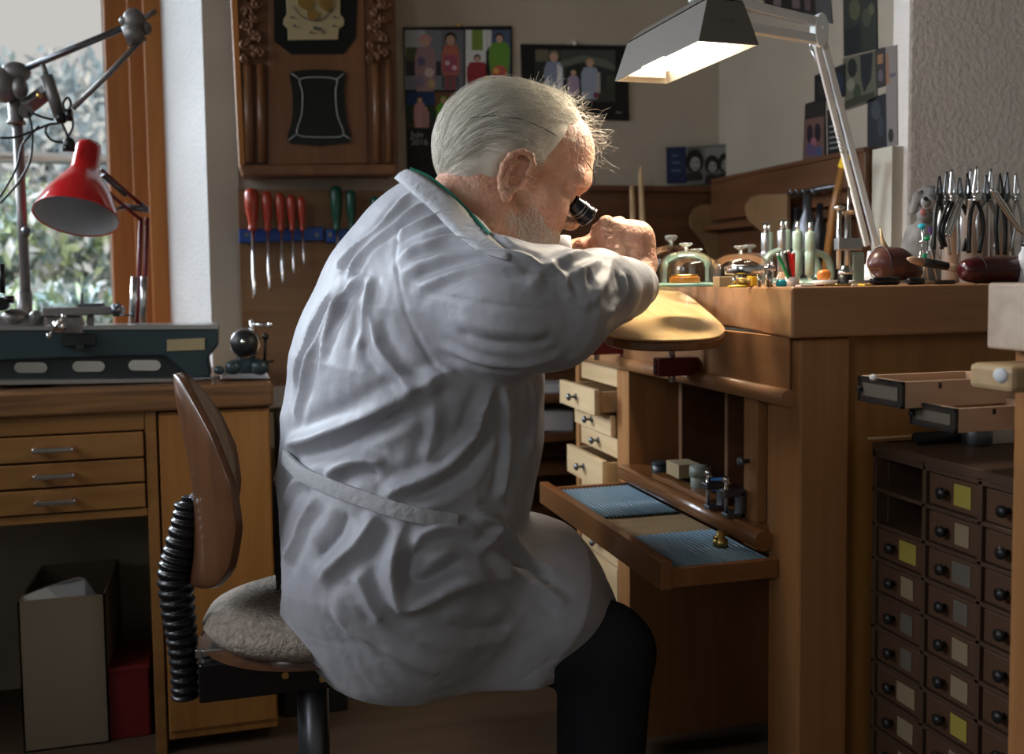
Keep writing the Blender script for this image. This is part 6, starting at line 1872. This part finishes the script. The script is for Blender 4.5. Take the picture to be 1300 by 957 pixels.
kd = rpx(1.66, 1.0)
DF.rc(dp(1168, 300), dp(1160, 352), 20 * kd, 26 * kd, 0.01); DF.rc(dp(1160, 350), dp(1185, 355), 24 * kd, 18 * kd, 0.01)
DF.el(dp(1180, 252), (20 * kd, 19 * kd, 17 * kd), 0.004)
DF.rc(dp(1179, 255, -0.016), dp(1176, 258, -0.036), 9 * kd, 6 * kd, 0.006)
DF.rc(dp(1173, 273, -0.02), dp(1175, 276, -0.005), 9 * kd, 11 * kd, 0.004)
DF.rc(dp(1165, 248, -0.004), dp(1159, 268, -0.004), 6 * kd, 5 * kd, 0.003); DF.rc(dp(1196, 248, -0.004), dp(1196, 266, -0.004), 6 * kd, 5 * kd, 0.003)
DF.rc(dp(1158, 335, -0.02), dp(1156, 358, -0.022), 7 * kd, 6 * kd, 0.004); DF.rc(dp(1178, 338, -0.02), dp(1180, 358, -0.022), 7 * kd, 6 * kd, 0.004)
DF.plane((0, 0, ZT + 0.001), (0, 0, -1))
v, q = surface(DF, (1.1, 1.55, 1.0), (1.45, 1.75, 1.22), 0.0035); np_mesh('body', v, q, 'dog_grey', dg_)
m = MB(); P_ = Vector(dp(1176, 260, -0.044)) - dg_.location
m.ell(tuple(Vector(dp(1178, 257, -0.030)) - dg_.location), (9 * kd, 8 * kd, 9 * kd), 14, 10); m.ell(tuple(Vector(dp(1184, 262, -0.02)) - dg_.location), (9 * kd, 9 * kd, 8 * kd), 14, 10); m.build('white_blaze', 'dog_white', dg_)
m = MB(); m.ell(tuple(Vector(dp(1175, 252, -0.045)) - dg_.location), (3.5 * kd, 3 * kd, 3 * kd), 10, 8); m.ell(tuple(Vector(dp(1170, 243, -0.028)) - dg_.location), 2 * kd, 8, 6); m.ell(tuple(Vector(dp(1187, 243, -0.028)) - dg_.location), 2 * kd, 8, 6); m.build('nose_and_eyes', 'black', dg_)
m = MB(); mat('dog_tongue', (0.60, 0.25, 0.25), 0.5); m.ell(tuple(Vector(dp(1172, 269, -0.036)) - dg_.location), (4.5 * kd, 2.5 * kd, 5 * kd), 12, 8); m.build('tongue', 'dog_tongue', dg_)

# coloured precision screwdrivers standing by the canister
for i, (xa, ya, xb, yb, c_, lb) in enumerate(((1170, 284, 1178, 352, 'turquoise', 'precision screwdriver with turquoise cap'), (1183, 289, 1170, 350, 'violet', 'precision screwdriver with violet cap'), (1176, 300, 1190, 352, 'green_bright', 'precision screwdriver with green collar'), (1172, 305, 1162, 350, 'steel', 'plain steel precision screwdriver leaning left'))):
    t = thing('precision_screwdriver', lb + ', between blower and pliers', 'screwdriver', tuple(on(xb, 1.50, ZT)), group='precision screwdrivers by the canisters')
    a, b = D(t, xa, ya, 1.49), D(t, xb, yb + 8, 1.50); b.z = max(b.z, 0.001)
    m = MB(); lathe_along(m, a, b, [(0.001, 0), (0.0065, 0.01), (0.006, 0.06), (0.0025, 0.09)], 12); m.build('cap', c_, t)
    m = MB(); m.tube([a + (b - a) * 0.09, a + (b - a) * 0.6, a + (b - a) * 0.65, b], [0.0028, 0.0028, 0.0014, 0.001], 10); m.build('shaft', 'steel_bright', t)
    m = MB(); m.cyl(a + (b - a) * 0.5, a + (b - a) * 0.62, 0.0048, 0.0048, 8); m.build('collar', 'green_bright' if i in (0, 2) else 'steel', t)

# canisters with pliers hung round their rims
CAN = []
for x_, w, top, Y_, lb in ((1236, 34, 250, 1.50, 'wide aluminium canister in the middle of the pliers'), (1268, 24, 262, 1.47, 'narrow aluminium canister right of the wide one'), (1206, 22, 258, 1.47, 'narrow aluminium canister nearest the dog figurine')):
    t = thing('aluminium_canister', lb, 'canister', tuple(on(x_, Y_)), group=None)
    r_ = rpx(Y_, w / 2); h = (362 - top) * rpx(Y_, 1)
    m = MB(); m.lathe([(0.001, 0), (r_, 0), (r_, h - 0.003), (r_ * 1.05, h - 0.002), (r_ * 1.05, h), (r_ * 0.9, h), (r_ * 0.9, 0.004), (0.001, 0.004)], 32); m.build('body', 'aluminium', t)
    CAN.append((t, r_, h, Y_))
# pliers: each two crossing halves with a pivot; jaws up, handles down outside the canister
PL = [(1193, 222, 1.455, -4, 0, 'black'), (1201, 216, 1.49, 2, 1, 'steel_dark'), (1207, 213, 1.44, 6, 2, 'steel'), (1219, 224, 1.50, -6, 3, 'steel_dark'), (1227, 218, 1.53, 3, 4, 'black'), (1233, 212, 1.55, -3, 5, 'steel'),
      (1240, 208, 1.455, -5, 6, 'steel_bright'), (1251, 220, 1.46, 4, 7, 'steel_dark'), (1258, 212, 1.50, -2, 8, 'steel'), (1268, 218, 1.44, 5, 9, 'black'), (1279, 216, 1.46, -6, 10, 'steel_dark'), (1288, 218, 1.48, 8, 11, 'steel')]
PLB = ['leftmost pliers, black jaws up, beside the dog figurine', 'pliers second from the dog figurine, dark grey', 'bright pliers over the left canister front', 'dark pliers between left and wide canister', 'black pliers behind the wide canister', 'steel pliers rising furthest behind the wide canister', 'tallest bright pliers, its tip highest of all', 'dark pliers over the wide canister right rim', 'steel pliers behind the right canister', 'black pliers on the right canister front', 'dark pliers second from the right end', 'rightmost steel pliers leaning outward']
for (x_, top, Y_, lean, i, mt) in PL:
    pv = at(x_ + lean * 0.3, 250, Y=Y_)
    t = thing('pliers', PLB[i], 'pliers', tuple(pv), group='pliers hung round the canisters')
    k2 = rpx(Y_, 1.0)
    tip = Vector((-lean * 0.3 * k2 + lean * 0.1 * k2, 0, (250 - top) * k2))
    spread = (8 + (i * 5) % 9) * k2
    low = -(70 + (i * 13) % 18) * k2
    for s in (-1, 1):
        m = MB()
        m.tube(catmull([tip + Vector((s * 0.0008, 0, 0)), Vector((s * 3.2 * k2, 0, 14 * k2)), Vector((s * 3.4 * k2, 0, 4 * k2)), Vector((-s * 2.0 * k2, 0, -6 * k2))], 4), [0.0012 + 0.0003 * j for j in range(13)], 8, flat=0.8)
        m.build('jaw', mt, t)
        m = MB()
        m.tube(catmull([Vector((-s * 2.0 * k2, 0, -6 * k2)), Vector((-s * spread * 0.8, -0.002, -22 * k2)), Vector((-s * spread, -0.003, -44 * k2)), Vector((-s * spread * 0.75 + lean * k2 * 0.5, -0.002, low))], 5), 0.0030 if i % 3 else 0.0036, 8)
        m.build('handle', 'steel' if i % 3 else 'black', t)
    m = MB(); m.cyl((0, -0.006, 0), (0, 0.006, 0), 4.2 * k2, n=16); m.build('pivot', mt, t)
# two long tongs leaning out over the rims
for i, (P, lb) in enumerate(((((1258, 240), (1272, 262), (1290, 288), (1300, 296)), 'long bright tongs leaning right across the right canister'), (((1218, 250), (1208, 275), (1200, 300)), 'bent steel tongs hanging left of the wide canister'), (((1205, 255), (1192, 290), (1196, 312)), 'curved dark tongs hanging by the dog figurine'))):
    t = thing('tongs', lb, 'tongs', tuple(at(P[0][0], P[0][1], Y=1.41)), group='tongs over the canister rims')
    for s in (0, 5):
        m = MB(); m.tube(catmull([at(x_ + s, y_ + s * 0.3, Y=1.41) - t.location for x_, y_ in P], 5), 0.0030, 8); m.build('arm', 'steel_bright' if i < 2 else 'black', t)
bb = thing('blue_bottle', 'pale blue grey bottle at the far right end of the bench', 'bottle', tuple(on(1303, 1.30)))
m = MB(); m.lathe([(0.001, 0), (0.012, 0), (0.012, 0.045), (0.008, 0.052), (0.008, 0.058), (0.001, 0.058)], 20); m.build('body', 'paper_grey', bb)
m = MB(); m.cyl((0, 0, 0.058), (0, 0, 0.066), 0.009); m.build('cap', 'black', bb)

# ------------------------------------------------------------------ back shelf objects
for i, (xa, ya, xb, yb) in enumerate(((813, 210, 816, 285), (802, 236, 804, 285))):
    t = thing('wooden_stick', ['long pointed wooden stick standing on the back shelf', 'shorter blunt wooden stick left of the pointed one'][i], 'stick', (at(xb, yb, Y=2.62).x, 2.62, 1.07))
    a = D(t, xa, ya, 2.68); b = Vector((0, 0, 0.001))
    m = MB(); m.tube([b, b + (a - b) * 0.4 + Vector((0.002, 0, 0)), a - (a - b) * 0.1, a], [0.010, 0.009, 0.007, 0.001 if i == 0 else 0.006], 9); m.build('stick', 'wood_pale', t)
varied('disc_wood', (0.20, 0.12, 0.055), (0.28, 0.17, 0.08), 6, rough=0.6)
for i, (P, X_, lb) in enumerate(((((876, 275), (882, 264), (892, 260), (921, 259), (922, 300), (915, 330), (902, 330), (895, 310), (884, 296), (877, 288)), None, 'axe shaped wooden board hanging left on the dark back panel'), (((945, 262), (952, 251), (965, 247), (998, 246), (1000, 330), (985, 330), (972, 300), (956, 286), (947, 276)), None, 'larger axe shaped wooden board hanging nearest the presses'))):
    Y_ = 2.70 - 0.28 * i
    if i == 0: fn = lambda x_, y_: at(x_, y_, Y=2.71)
    else: fn = lambda x_, y_: at(x_, y_, X=XR - 0.10)
    t = thing('shaped_board', lb, 'board', tuple(fn(P[4][0], P[4][1])), group=None)
    m = MB(); m.prism([fn(x_, y_) - t.location for x_, y_ in P], (0, 0.012, 0) if i == 0 else (0.012, 0, 0)); m.build('board', 'disc_wood', t, bevel=0.002)
for i, (x_, y0_, y1_, w, mt, lb) in enumerate(((1012, 258, 330, 10, 'rubber', 'dark slim bottle under the wall ledge, leftmost of a trio'), (1024, 240, 330, 12, 'steel_dark', 'dark grey brush jar in the middle under the wall ledge'), (1040, 252, 330, 9, 'rubber', 'dark bottle under the wall ledge nearest the yellow handle'))):
    p = at(x_, 345, X=XR - 0.12); t = thing('dark_bottle', lb, 'bottle', (p.x, p.y, ZT), group='dark bottles under the right ledge')
    kx = rad(1, p.y, 1020); h = (362 - y0_) * kx * 0.9
    m = MB(); m.lathe([(0.001, 0), (w * kx, 0), (w * kx, h * 0.65), (w * kx * 0.5, h * 0.8), (w * kx * 0.45, h), (0.001, h)], 16); m.build('body', mt, t)
yh = thing('yellow_handled_brush', 'brush with yellow end and long wooden handle leaning behind the lamp arm', 'brush', tuple(Vector((at(1046, 340, Y=1.98).x, 1.98, ZT))))
m = MB(); m.tube([Vector((0, 0, 0.002)), D(yh, 1058, 262, 1.96), D(yh, 1070, 212, 1.94)], [0.012, 0.011, 0.011], 10, flat=0.6); m.build('handle', 'wood_orange', yh)
m = MB(); m.tube([D(yh, 1070, 213, 1.94), D(yh, 1075, 196, 1.93)], [0.016, 0.014], 6, flat=0.6, smooth=False); m.build('end', 'yellow_bright', yh)
hk = thing('hook_rack', 'dark metal hook bar under the right wall ledge', 'rack', tuple(at(1030, 245, X=XR - 0.09)))
m = MB(); m.tube([at(995, 248, X=XR - 0.08) - hk.location, at(1062, 236, X=XR - 0.08) - hk.location], 0.006, 10)
for x_ in (1012, 1020, 1028, 1040): p = at(x_, 242, X=XR - 0.09) - hk.location; m.tube([p, p + Vector((-0.012, 0, -0.012)), p + Vector((-0.02, 0, 0.004))], 0.003, 8)
m.build('bar', 'steel_dark', hk)

# things seen through the gap between his belly and the drawers
sh_ = thing('paper_stack', 'stack of white papers and boards on a low shelf behind his belly', 'stack of papers', tuple(at(700, 500, Y=2.60)))
m = MB()
for (xa, ya, xb, yb) in ((672, 488, 728, 499), (670, 522, 728, 547)): m.prism([at(x_, y_, Y=2.58) - sh_.location for x_, y_ in ((xa, ya), (xb, ya), (xb, yb), (xa, yb))], (0, 0.12, 0))
m.build('papers', 'paper_grey', sh_, bevel=0.002)
lsh = thing('low_shelf', 'dark wooden low shelf against the back wall behind his belly', 'shelf', (at(700, 600, Y=2.6).x, 2.60, 0.0))
m = MB()
for y_ in (499, 548, 590, 640): z_ = at(700, y_, Y=2.58).z; m.box((-0.16, -0.05, z_ - 0.022), (0.16, 0.12, z_))
m.box((-0.17, -0.05, 0), (-0.155, 0.12, at(700, 480, Y=2.6).z)); m.box((0.155, -0.05, 0), (0.17, 0.12, at(700, 480, Y=2.6).z)); m.box((-0.16, 0.10, 0), (0.16, 0.12, at(700, 480, Y=2.6).z))
m.build('shelf', 'wood_dark_x', lsh)
tc = thing('tool_case', 'dark blue black tool case standing between workbench and his back', 'case', (0.145, 2.45, 0.0))
zt_ = at(356, 532, Y=2.42).z
m = MB(); m.box((-0.06, -0.08, 0), (0.09, 0.12, zt_ * 0.72)); m.build('lower_case', 'black', tc, bevel=0.004)
m = MB(); m.box((-0.06, -0.08, zt_ * 0.73), (0.09, 0.12, zt_)); m.build('upper_case', 'lathe_dark', tc, bevel=0.004)
m = MB(); m.cyl((-0.03, -0.085, zt_ * 0.93), (-0.03, -0.078, zt_ * 0.93), 0.005); m.cyl((-0.03, -0.085, zt_ * 0.80), (-0.03, -0.078, zt_ * 0.80), 0.005); m.lathe([(0.001, 0), (0.02, 0), (0.02, 0.012), (0.001, 0.02)], 16, M=Matrix.Translation((0, 0, zt_))); m.build('latch', 'steel', tc)

# ------------------------------------------------------------------ inside the bench compartments
ZS = 0.646
bc = thing('blue_cloth', 'blue cloth spread on the compartment floor', 'cloth', (0.90, 1.62, 0.6262))
m = MB(); n1_, n2_ = 14, 26; vs = []; fs = []
for i in range(n1_):
    for j in range(n2_):
        vs.append((-0.068 + 0.17 * i / (n1_ - 1), -0.27 + 0.5 * j / (n2_ - 1), 0.004 + 0.002 * math.sin(i * 1.3 + j * 0.7)))
for i in range(n1_ - 1):
    for j in range(n2_ - 1): fs.append((i * n2_ + j, i * n2_ + j + 1, (i + 1) * n2_ + j + 1, (i + 1) * n2_ + j))
m.add(vs, fs, 0, True); m.build('cloth', 'blue_cloth', bc)
CP = [(840, 586, 607, 13, 'tub_black', 'flat black tin at the left end of the compartment', 1.82, 0), (868, 592, 613, 11, 'tub_black', 'black tub under the small cardboard box', 1.71, 0), (889, 575, 618, 13, 'tub_grey', 'taller olive grey tub with a lid in the compartment', 1.63, 1)]
for x_, yt, yb, w, mt, lb, Y_, lid in CP:
    p = at(x_, yb, Y=Y_); t = thing('storage_tub', lb, 'tub', (p.x, Y_, 0.634), group=None)
    r_ = rad(w, Y_, 860); h = max((yb - yt) * rad(1, Y_, 860), 0.02)
    m = MB(); m.lathe([(0.001, 0), (r_ * 0.92, 0), (r_, h * 0.95), (0.001, h * 0.95)], 26); m.build('body', mt, t)
    m = MB(); m.lathe([(0.001, h * 0.7 if lid else h * 0.95), (r_ * 1.08, h * 0.7 if lid else h * 0.95), (r_ * 1.08, h), (0.001, h)], 26); m.build('lid', mt, t)
cbx = thing('small_carton', 'small open brown cardboard box on the black tub', 'box', (at(866, 585, Y=1.71).x, 1.71, 0.634 + 0.028))
m = MB(); m.box((-0.020, -0.028, 0), (0.024, 0.028, 0.026)); m.build('carton', 'cardboard', cbx, bevel=0.001)
bk_ = thing('dark_tin', 'black round tin standing far back in the compartment on coloured jars', 'tin', (0.995, 1.69, 0.70))
m = MB(); m.lathe([(0.001, 0), (0.045, 0), (0.045, 0.045), (0.001, 0.045)], 26); m.build('body', 'black', bk_)
m = MB(); m.lathe([(0.001, 0.045), (0.047, 0.045), (0.047, 0.055), (0.001, 0.055)], 26); m.build('lid', 'black', bk_)
for i, (dx, c_) in enumerate(((-0.018, 'yellow_bright'), (0.014, 'red_metal'))):
    t = thing('paint_jar', ['small yellow jar under the black round tin', 'small red jar under the black round tin'][i], 'jar', (0.985 + dx, 1.69, 0.630)); m = MB(); m.lathe([(0.001, 0), (0.014, 0), (0.014, 0.069), (0.001, 0.069)], 16); m.build('body', c_, t)
for i, (x_, yt, Y_) in enumerate(((903, 588, 1.50), (926, 594, 1.44))):
    p = at(x_, 610, Y=Y_); t = thing('bench_clamp', ['steel screw clamp on the rest rail, left of two', 'steel screw clamp on the rest rail beside the door edge'][i], 'clamp', (p.x, Y_, 0.648), group='screw clamps on the rest rail')
    kx = rad(1, Y_, 915)
    m = MB(); m.box((-0.010, -0.010, 0), (0.024, 0.010, 0.008)); m.box((0.014, -0.010, 0), (0.024, 0.010, 0.042)); m.box((-0.014, -0.010, 0.034), (0.024, 0.010, 0.046)); m.build('jaw_frame', 'steel_dark', t, bevel=0.002)
    m = MB(); m.cyl((-0.006, 0, 0.008), (-0.006, 0, 0.060), 0.0035); m.cyl((-0.006, -0.012, 0.058), (-0.006, 0.012, 0.058), 0.0025); m.ell((-0.006, 0, 0.062), 0.006, 12, 8); m.build('screw', 'steel_bright', t)
gb = thing('grey_pouch', 'crumpled dark grey plastic pouch behind the clamps', 'pouch', (0.90, 1.50, 0.634))
m = MB(); m.ell((0, 0, 0.030), (0.030, 0.030, 0.030), 18, 12)
rnd = random.Random(4)
m.v = [Vector((v_.x * rnd.uniform(0.9, 1.12), v_.y * rnd.uniform(0.9, 1.12), max(0, v_.z * rnd.uniform(0.92, 1.1)))) for v_ in m.v]; m.build('pouch', 'tub_black', gb)
bd = thing('filing_block', 'brown wood filing block lying on the rest rail', 'block', (0.80, 1.60, 0.6475))
m = MB(); m.box((-0.030, -0.07, 0), (0.0, 0.17, 0.010)); m.build('block', 'wood_rest_edge', bd, bevel=0.002)
fk = thing('brass_valve', 'small brass and steel fitting on the near ribbed mat', 'fitting', (0.735, 1.42, 0.6085))
m = MB(); m.lathe([(0.001, 0), (0.012, 0), (0.012, 0.01), (0.006, 0.014), (0.006, 0.024), (0.001, 0.024)], 16); m.tube([(-0.012, 0, 0.014), (0.014, 0, 0.018)], 0.003, 8); m.build('body', 'brass', fk)

# ------------------------------------------------------------------ little drawer cabinet and loose drawers at the right
cabx = at(1110, 560, Y=1.27).x
q0 = at(1110, 560, X=cabx); zc = at(1110, 562, Y=1.27).z
yn = at(1282, 600, X=cabx).y
cab = thing('small_parts_cabinet', 'dark old cabinet of many small labelled drawers below the bench right end', 'cabinet', (cabx, 1.12, 0.0))
YA, YZ = 1.275, 0.93
wd = YA - YZ
m = MB(); lbox(cab, m, (cabx, YZ, zc - 0.014), (cabx + 0.30, YA, zc)); lbox(cab, m, (cabx + 0.02, YZ, 0.02), (cabx + 0.30, YZ + 0.012, zc)); lbox(cab, m, (cabx + 0.02, YA - 0.012, 0.02), (cabx + 0.30, YA, zc)); lbox(cab, m, (cabx + 0.28, YZ, 0.02), (cabx + 0.30, YA, zc))
cols = [YA - 0.006, YA - 0.006 - (wd - 0.02) * 0.34, YA - 0.006 - (wd - 0.02) * 0.67, YZ + 0.014 - 0.006]
for c_ in cols: lbox(cab, m, (cabx, c_ - 0.004, 0.02), (cabx + 0.10, c_ + 0.004, zc - 0.01))
rows_z = [zc - 0.014 - 0.052 * i for i in range(14)]
for rz_ in rows_z: lbox(cab, m, (cabx, YZ, rz_ - 0.006), (cabx + 0.10, YA, rz_))
mat('cab_wood', (0.06, 0.032, 0.018), 0.55); mat('label_old', (0.10, 0.085, 0.065), 0.8)
mat('cab_drawer', (0.075, 0.038, 0.02), 0.5)
m.build('frame', 'cab_wood', cab, bevel=0.001)
rnd = random.Random(12)
for i in range(13):
    for c_ in range(3):
        if c_ == 0 and i in (0, 1): continue
        ya, yb = cols[c_ + 1] + 0.006, cols[c_] - 0.006
        za, zb_ = rows_z[i] - 0.052 + 0.001, rows_z[i] - 0.008
        if za < 0.02: continue
        m = MB(); lbox(cab, m, (cabx + 0.004, ya, za), (cabx + 0.09, yb, zb_)); d_ = m.build('drawer', 'cab_drawer', cab, bevel=0.002)
        k_ = MB(); ym = (ya + yb) / 2 + 0.012; zm = (za + zb_) / 2
        k_.lathe([(0.004, 0), (0.003, 0.005), (0.008, 0.009), (0.008, 0.013), (0.001, 0.015)], 12, M=Matrix.Translation(L(cab, (cabx + 0.004, ym, zm))) @ Matrix.Rotation(-PI / 2, 4, 'Y')); k_.build('knob', 'black', d_)
        m = MB(); lw = rnd.uniform(0.012, 0.020); yc = (ya + yb) / 2 - 0.018
        m.box(L(cab, (cabx + 0.0030, yc - lw, za + 0.008)), L(cab, (cabx + 0.0038, yc + lw, zb_ - 0.006))); m.build('label', 'label_yellow' if (i, c_) in ((0, 1), (2, 0), (5, 2), (6, 1)) else ('label_paper' if rnd.random() < 0.45 else 'label_old'), d_)


def loose_drawer(pe0, pe1, px_end, Y_, label, depth):
    """A small drawer box pulled out of its rack: dark metal framed front turned left, raw wood side facing the room."""
    (xa, ya0, ya1), (xb, yb0, yb1) = pe0, pe1
    A = at(xa, (ya0 + ya1) / 2, X=at(xb, 500, Y=Y_).x); X0 = A.x
    zt_, zb_ = at(xb, yb0, Y=Y_).z, at(xb, yb1, Y=Y_).z
    X1 = at(px_end, 500, Y=Y_).x; Y1 = A.y
    t = thing('loose_drawer', label, 'drawer', (X0, Y_, zb_), group=None)
    w_ = Y1 - Y_; L_ = X1 - X0; h_ = zt_ - zb_
    m = MB(); m.box((0.003, 0, 0), (L_, 0.006, h_)); m.box((0.003, w_ - 0.006, 0), (L_, w_, h_)); m.box((0.003, 0.006, 0), (L_, w_ - 0.006, 0.004)); m.box((L_ - 0.006, 0.006, 0), (L_, w_ - 0.006, h_)); m.box((0.003, 0.006, 0), (0.008, w_ - 0.006, h_))
    m.build('box', 'wood_raw', t, bevel=0.0008)
    m = MB(); m.box((0.0, 0, 0), (0.0025, w_, h_)); m.build('front', 'wood_black', t)
    m = MB()
    for a, b in (((-0.0015, 0, 0), (0.0, w_, 0.003)), ((-0.0015, 0, h_ - 0.003), (0.0, w_, h_)), ((-0.0015, 0, 0), (0.0, 0.003, h_)), ((-0.0015, w_ - 0.003, 0), (0.0, w_, h_))): m.box(a, b)
    m.build('front_frame', 'black', t)
    m = MB(); m.box((-0.001, 0.01, 0.008), (-0.0004, w_ - 0.01, h_ - 0.008)); m.build('label', 'label_old', t)
    m = MB(); m.cyl((-0.008, w_ * 0.9, h_ * 0.5), (0, w_ * 0.9, h_ * 0.5), 0.003); m.build('knob', 'black', t)
    m = MB(); m.box((0.05, -0.0008, h_ * 0.70), (0.054, 0.0, h_ * 0.92)); m.build('slot', 'black', t)
    return t


ld1 = loose_drawer((1090, 484, 516), (1147, 485, 519), 1290, 1.03, 'upper pulled out raw wood drawer with dark framed front', 0.2)
ld2 = loose_drawer((1156, 520, 544), (1215, 519, 550), 1330, 0.97, 'lower pulled out raw wood drawer, resting just over the cabinet', 0.2)
pb_ = thing('white_pebble', 'small round white knob lying on the upper loose drawer', 'knob', tuple(at(1109, 479, Y=1.06)))
m = MB(); m.ell((0, 0, 0), (0.005, 0.005, 0.004), 12, 8); m.build('body', 'label_white', pb_)
for i, (x_, y_, w, h_, mt, lb) in enumerate(((1128, 543, 0.045, 0.004, 'wood_pale', 'thin pale wood strip lying on the cabinet top'), (1195, 556, 0.045, 0.018, 'black', 'black tool roll lying on the cabinet top'), (1240, 560, 0.030, 0.022, 'steel_dark', 'dark metal parts tin on the cabinet top'), (1266, 562, 0.018, 0.02, 'label_white', 'small white carton on the cabinet top'))):
    p = at(x_, 560, Z=zc); 
    p = Vector((min(cabx + 0.05 + 0.04 * i, cabx + 0.25), at(x_, 560, X=cabx + 0.05 + 0.04 * i).y, zc))
    t = thing(['wood_strip', 'tool_roll', 'parts_tin', 'small_carton'][i], lb, ['strip', 'tool roll', 'tin', 'box'][i], tuple(p))
    m = MB()
    if i == 1: m.cyl((-w, 0, h_ / 2), (w, 0, h_ / 2), h_ / 2, n=16)
    elif i == 2: m.lathe([(0.001, 0), (w * 0.7, 0), (w * 0.7, h_), (0.001, h_)], 20)
    else: m.box((-w, -0.012, 0), (w, 0.012, h_))
    m.build('body', mt, t, bevel=0.001)

# ------------------------------------------------------------------ second bench at the right edge, nearest the camera
nb_ = thing('side_bench', 'pale plank bench end at the right edge of the view', 'workbench', (at(1253, 400, Y=0.92).x, 0.92, 0.0))
Z1, Z2 = at(1253, 359, Y=0.92).z, at(1253, 442, Y=0.92).z
m = MB(); m.box((0, -0.5, Z2), (0.9, 0.0, Z1)); m.build('worktop', 'wood_plank', nb_, bevel=0.003)
Z3, Z4 = at(1232, 466, Y=0.86).z, at(1232, 500, Y=0.86).z
xl = at(1232, 480, Y=0.90).x - nb_.location.x
m = MB(); m.box((xl + 0.004, -0.075, Z4), (0.9, -0.012, Z3)); m.build('pull_out_board', 'wood_board', nb_, bevel=0.006)
m = MB(); m.ell((xl + 0.004, -0.06, (Z3 + Z4) / 2 + 0.004), (0.005, 0.010, 0.008), 16, 10); m.build('board_nose', 'paper_grey', nb_)
xq = at(1281, 600, Y=0.92).x - nb_.location.x
m = MB(); m.box((xq, -0.06, 0), (xq + 0.05, -0.005, Z2)); m.build('leg', 'wood_bench_z', nb_, bevel=0.003)
m = MB(); m.box((0.03, -0.4, Z3 + 0.004), (0.06, -0.03, Z2)); m.build('runner', 'wood_dark', nb_)
bw2 = thing('aluminium_tray', 'thin white edged tray lying on the side bench', 'tray', tuple(Vector((at(1256, 355, Y=0.97).x + 0.0, 0.97, Z1))))
m = MB(); m.box((0, -0.3, 0), (0.3, -0.055, 0.004)); m.build('plate', 'paper_grey', bw2, bevel=0.001)
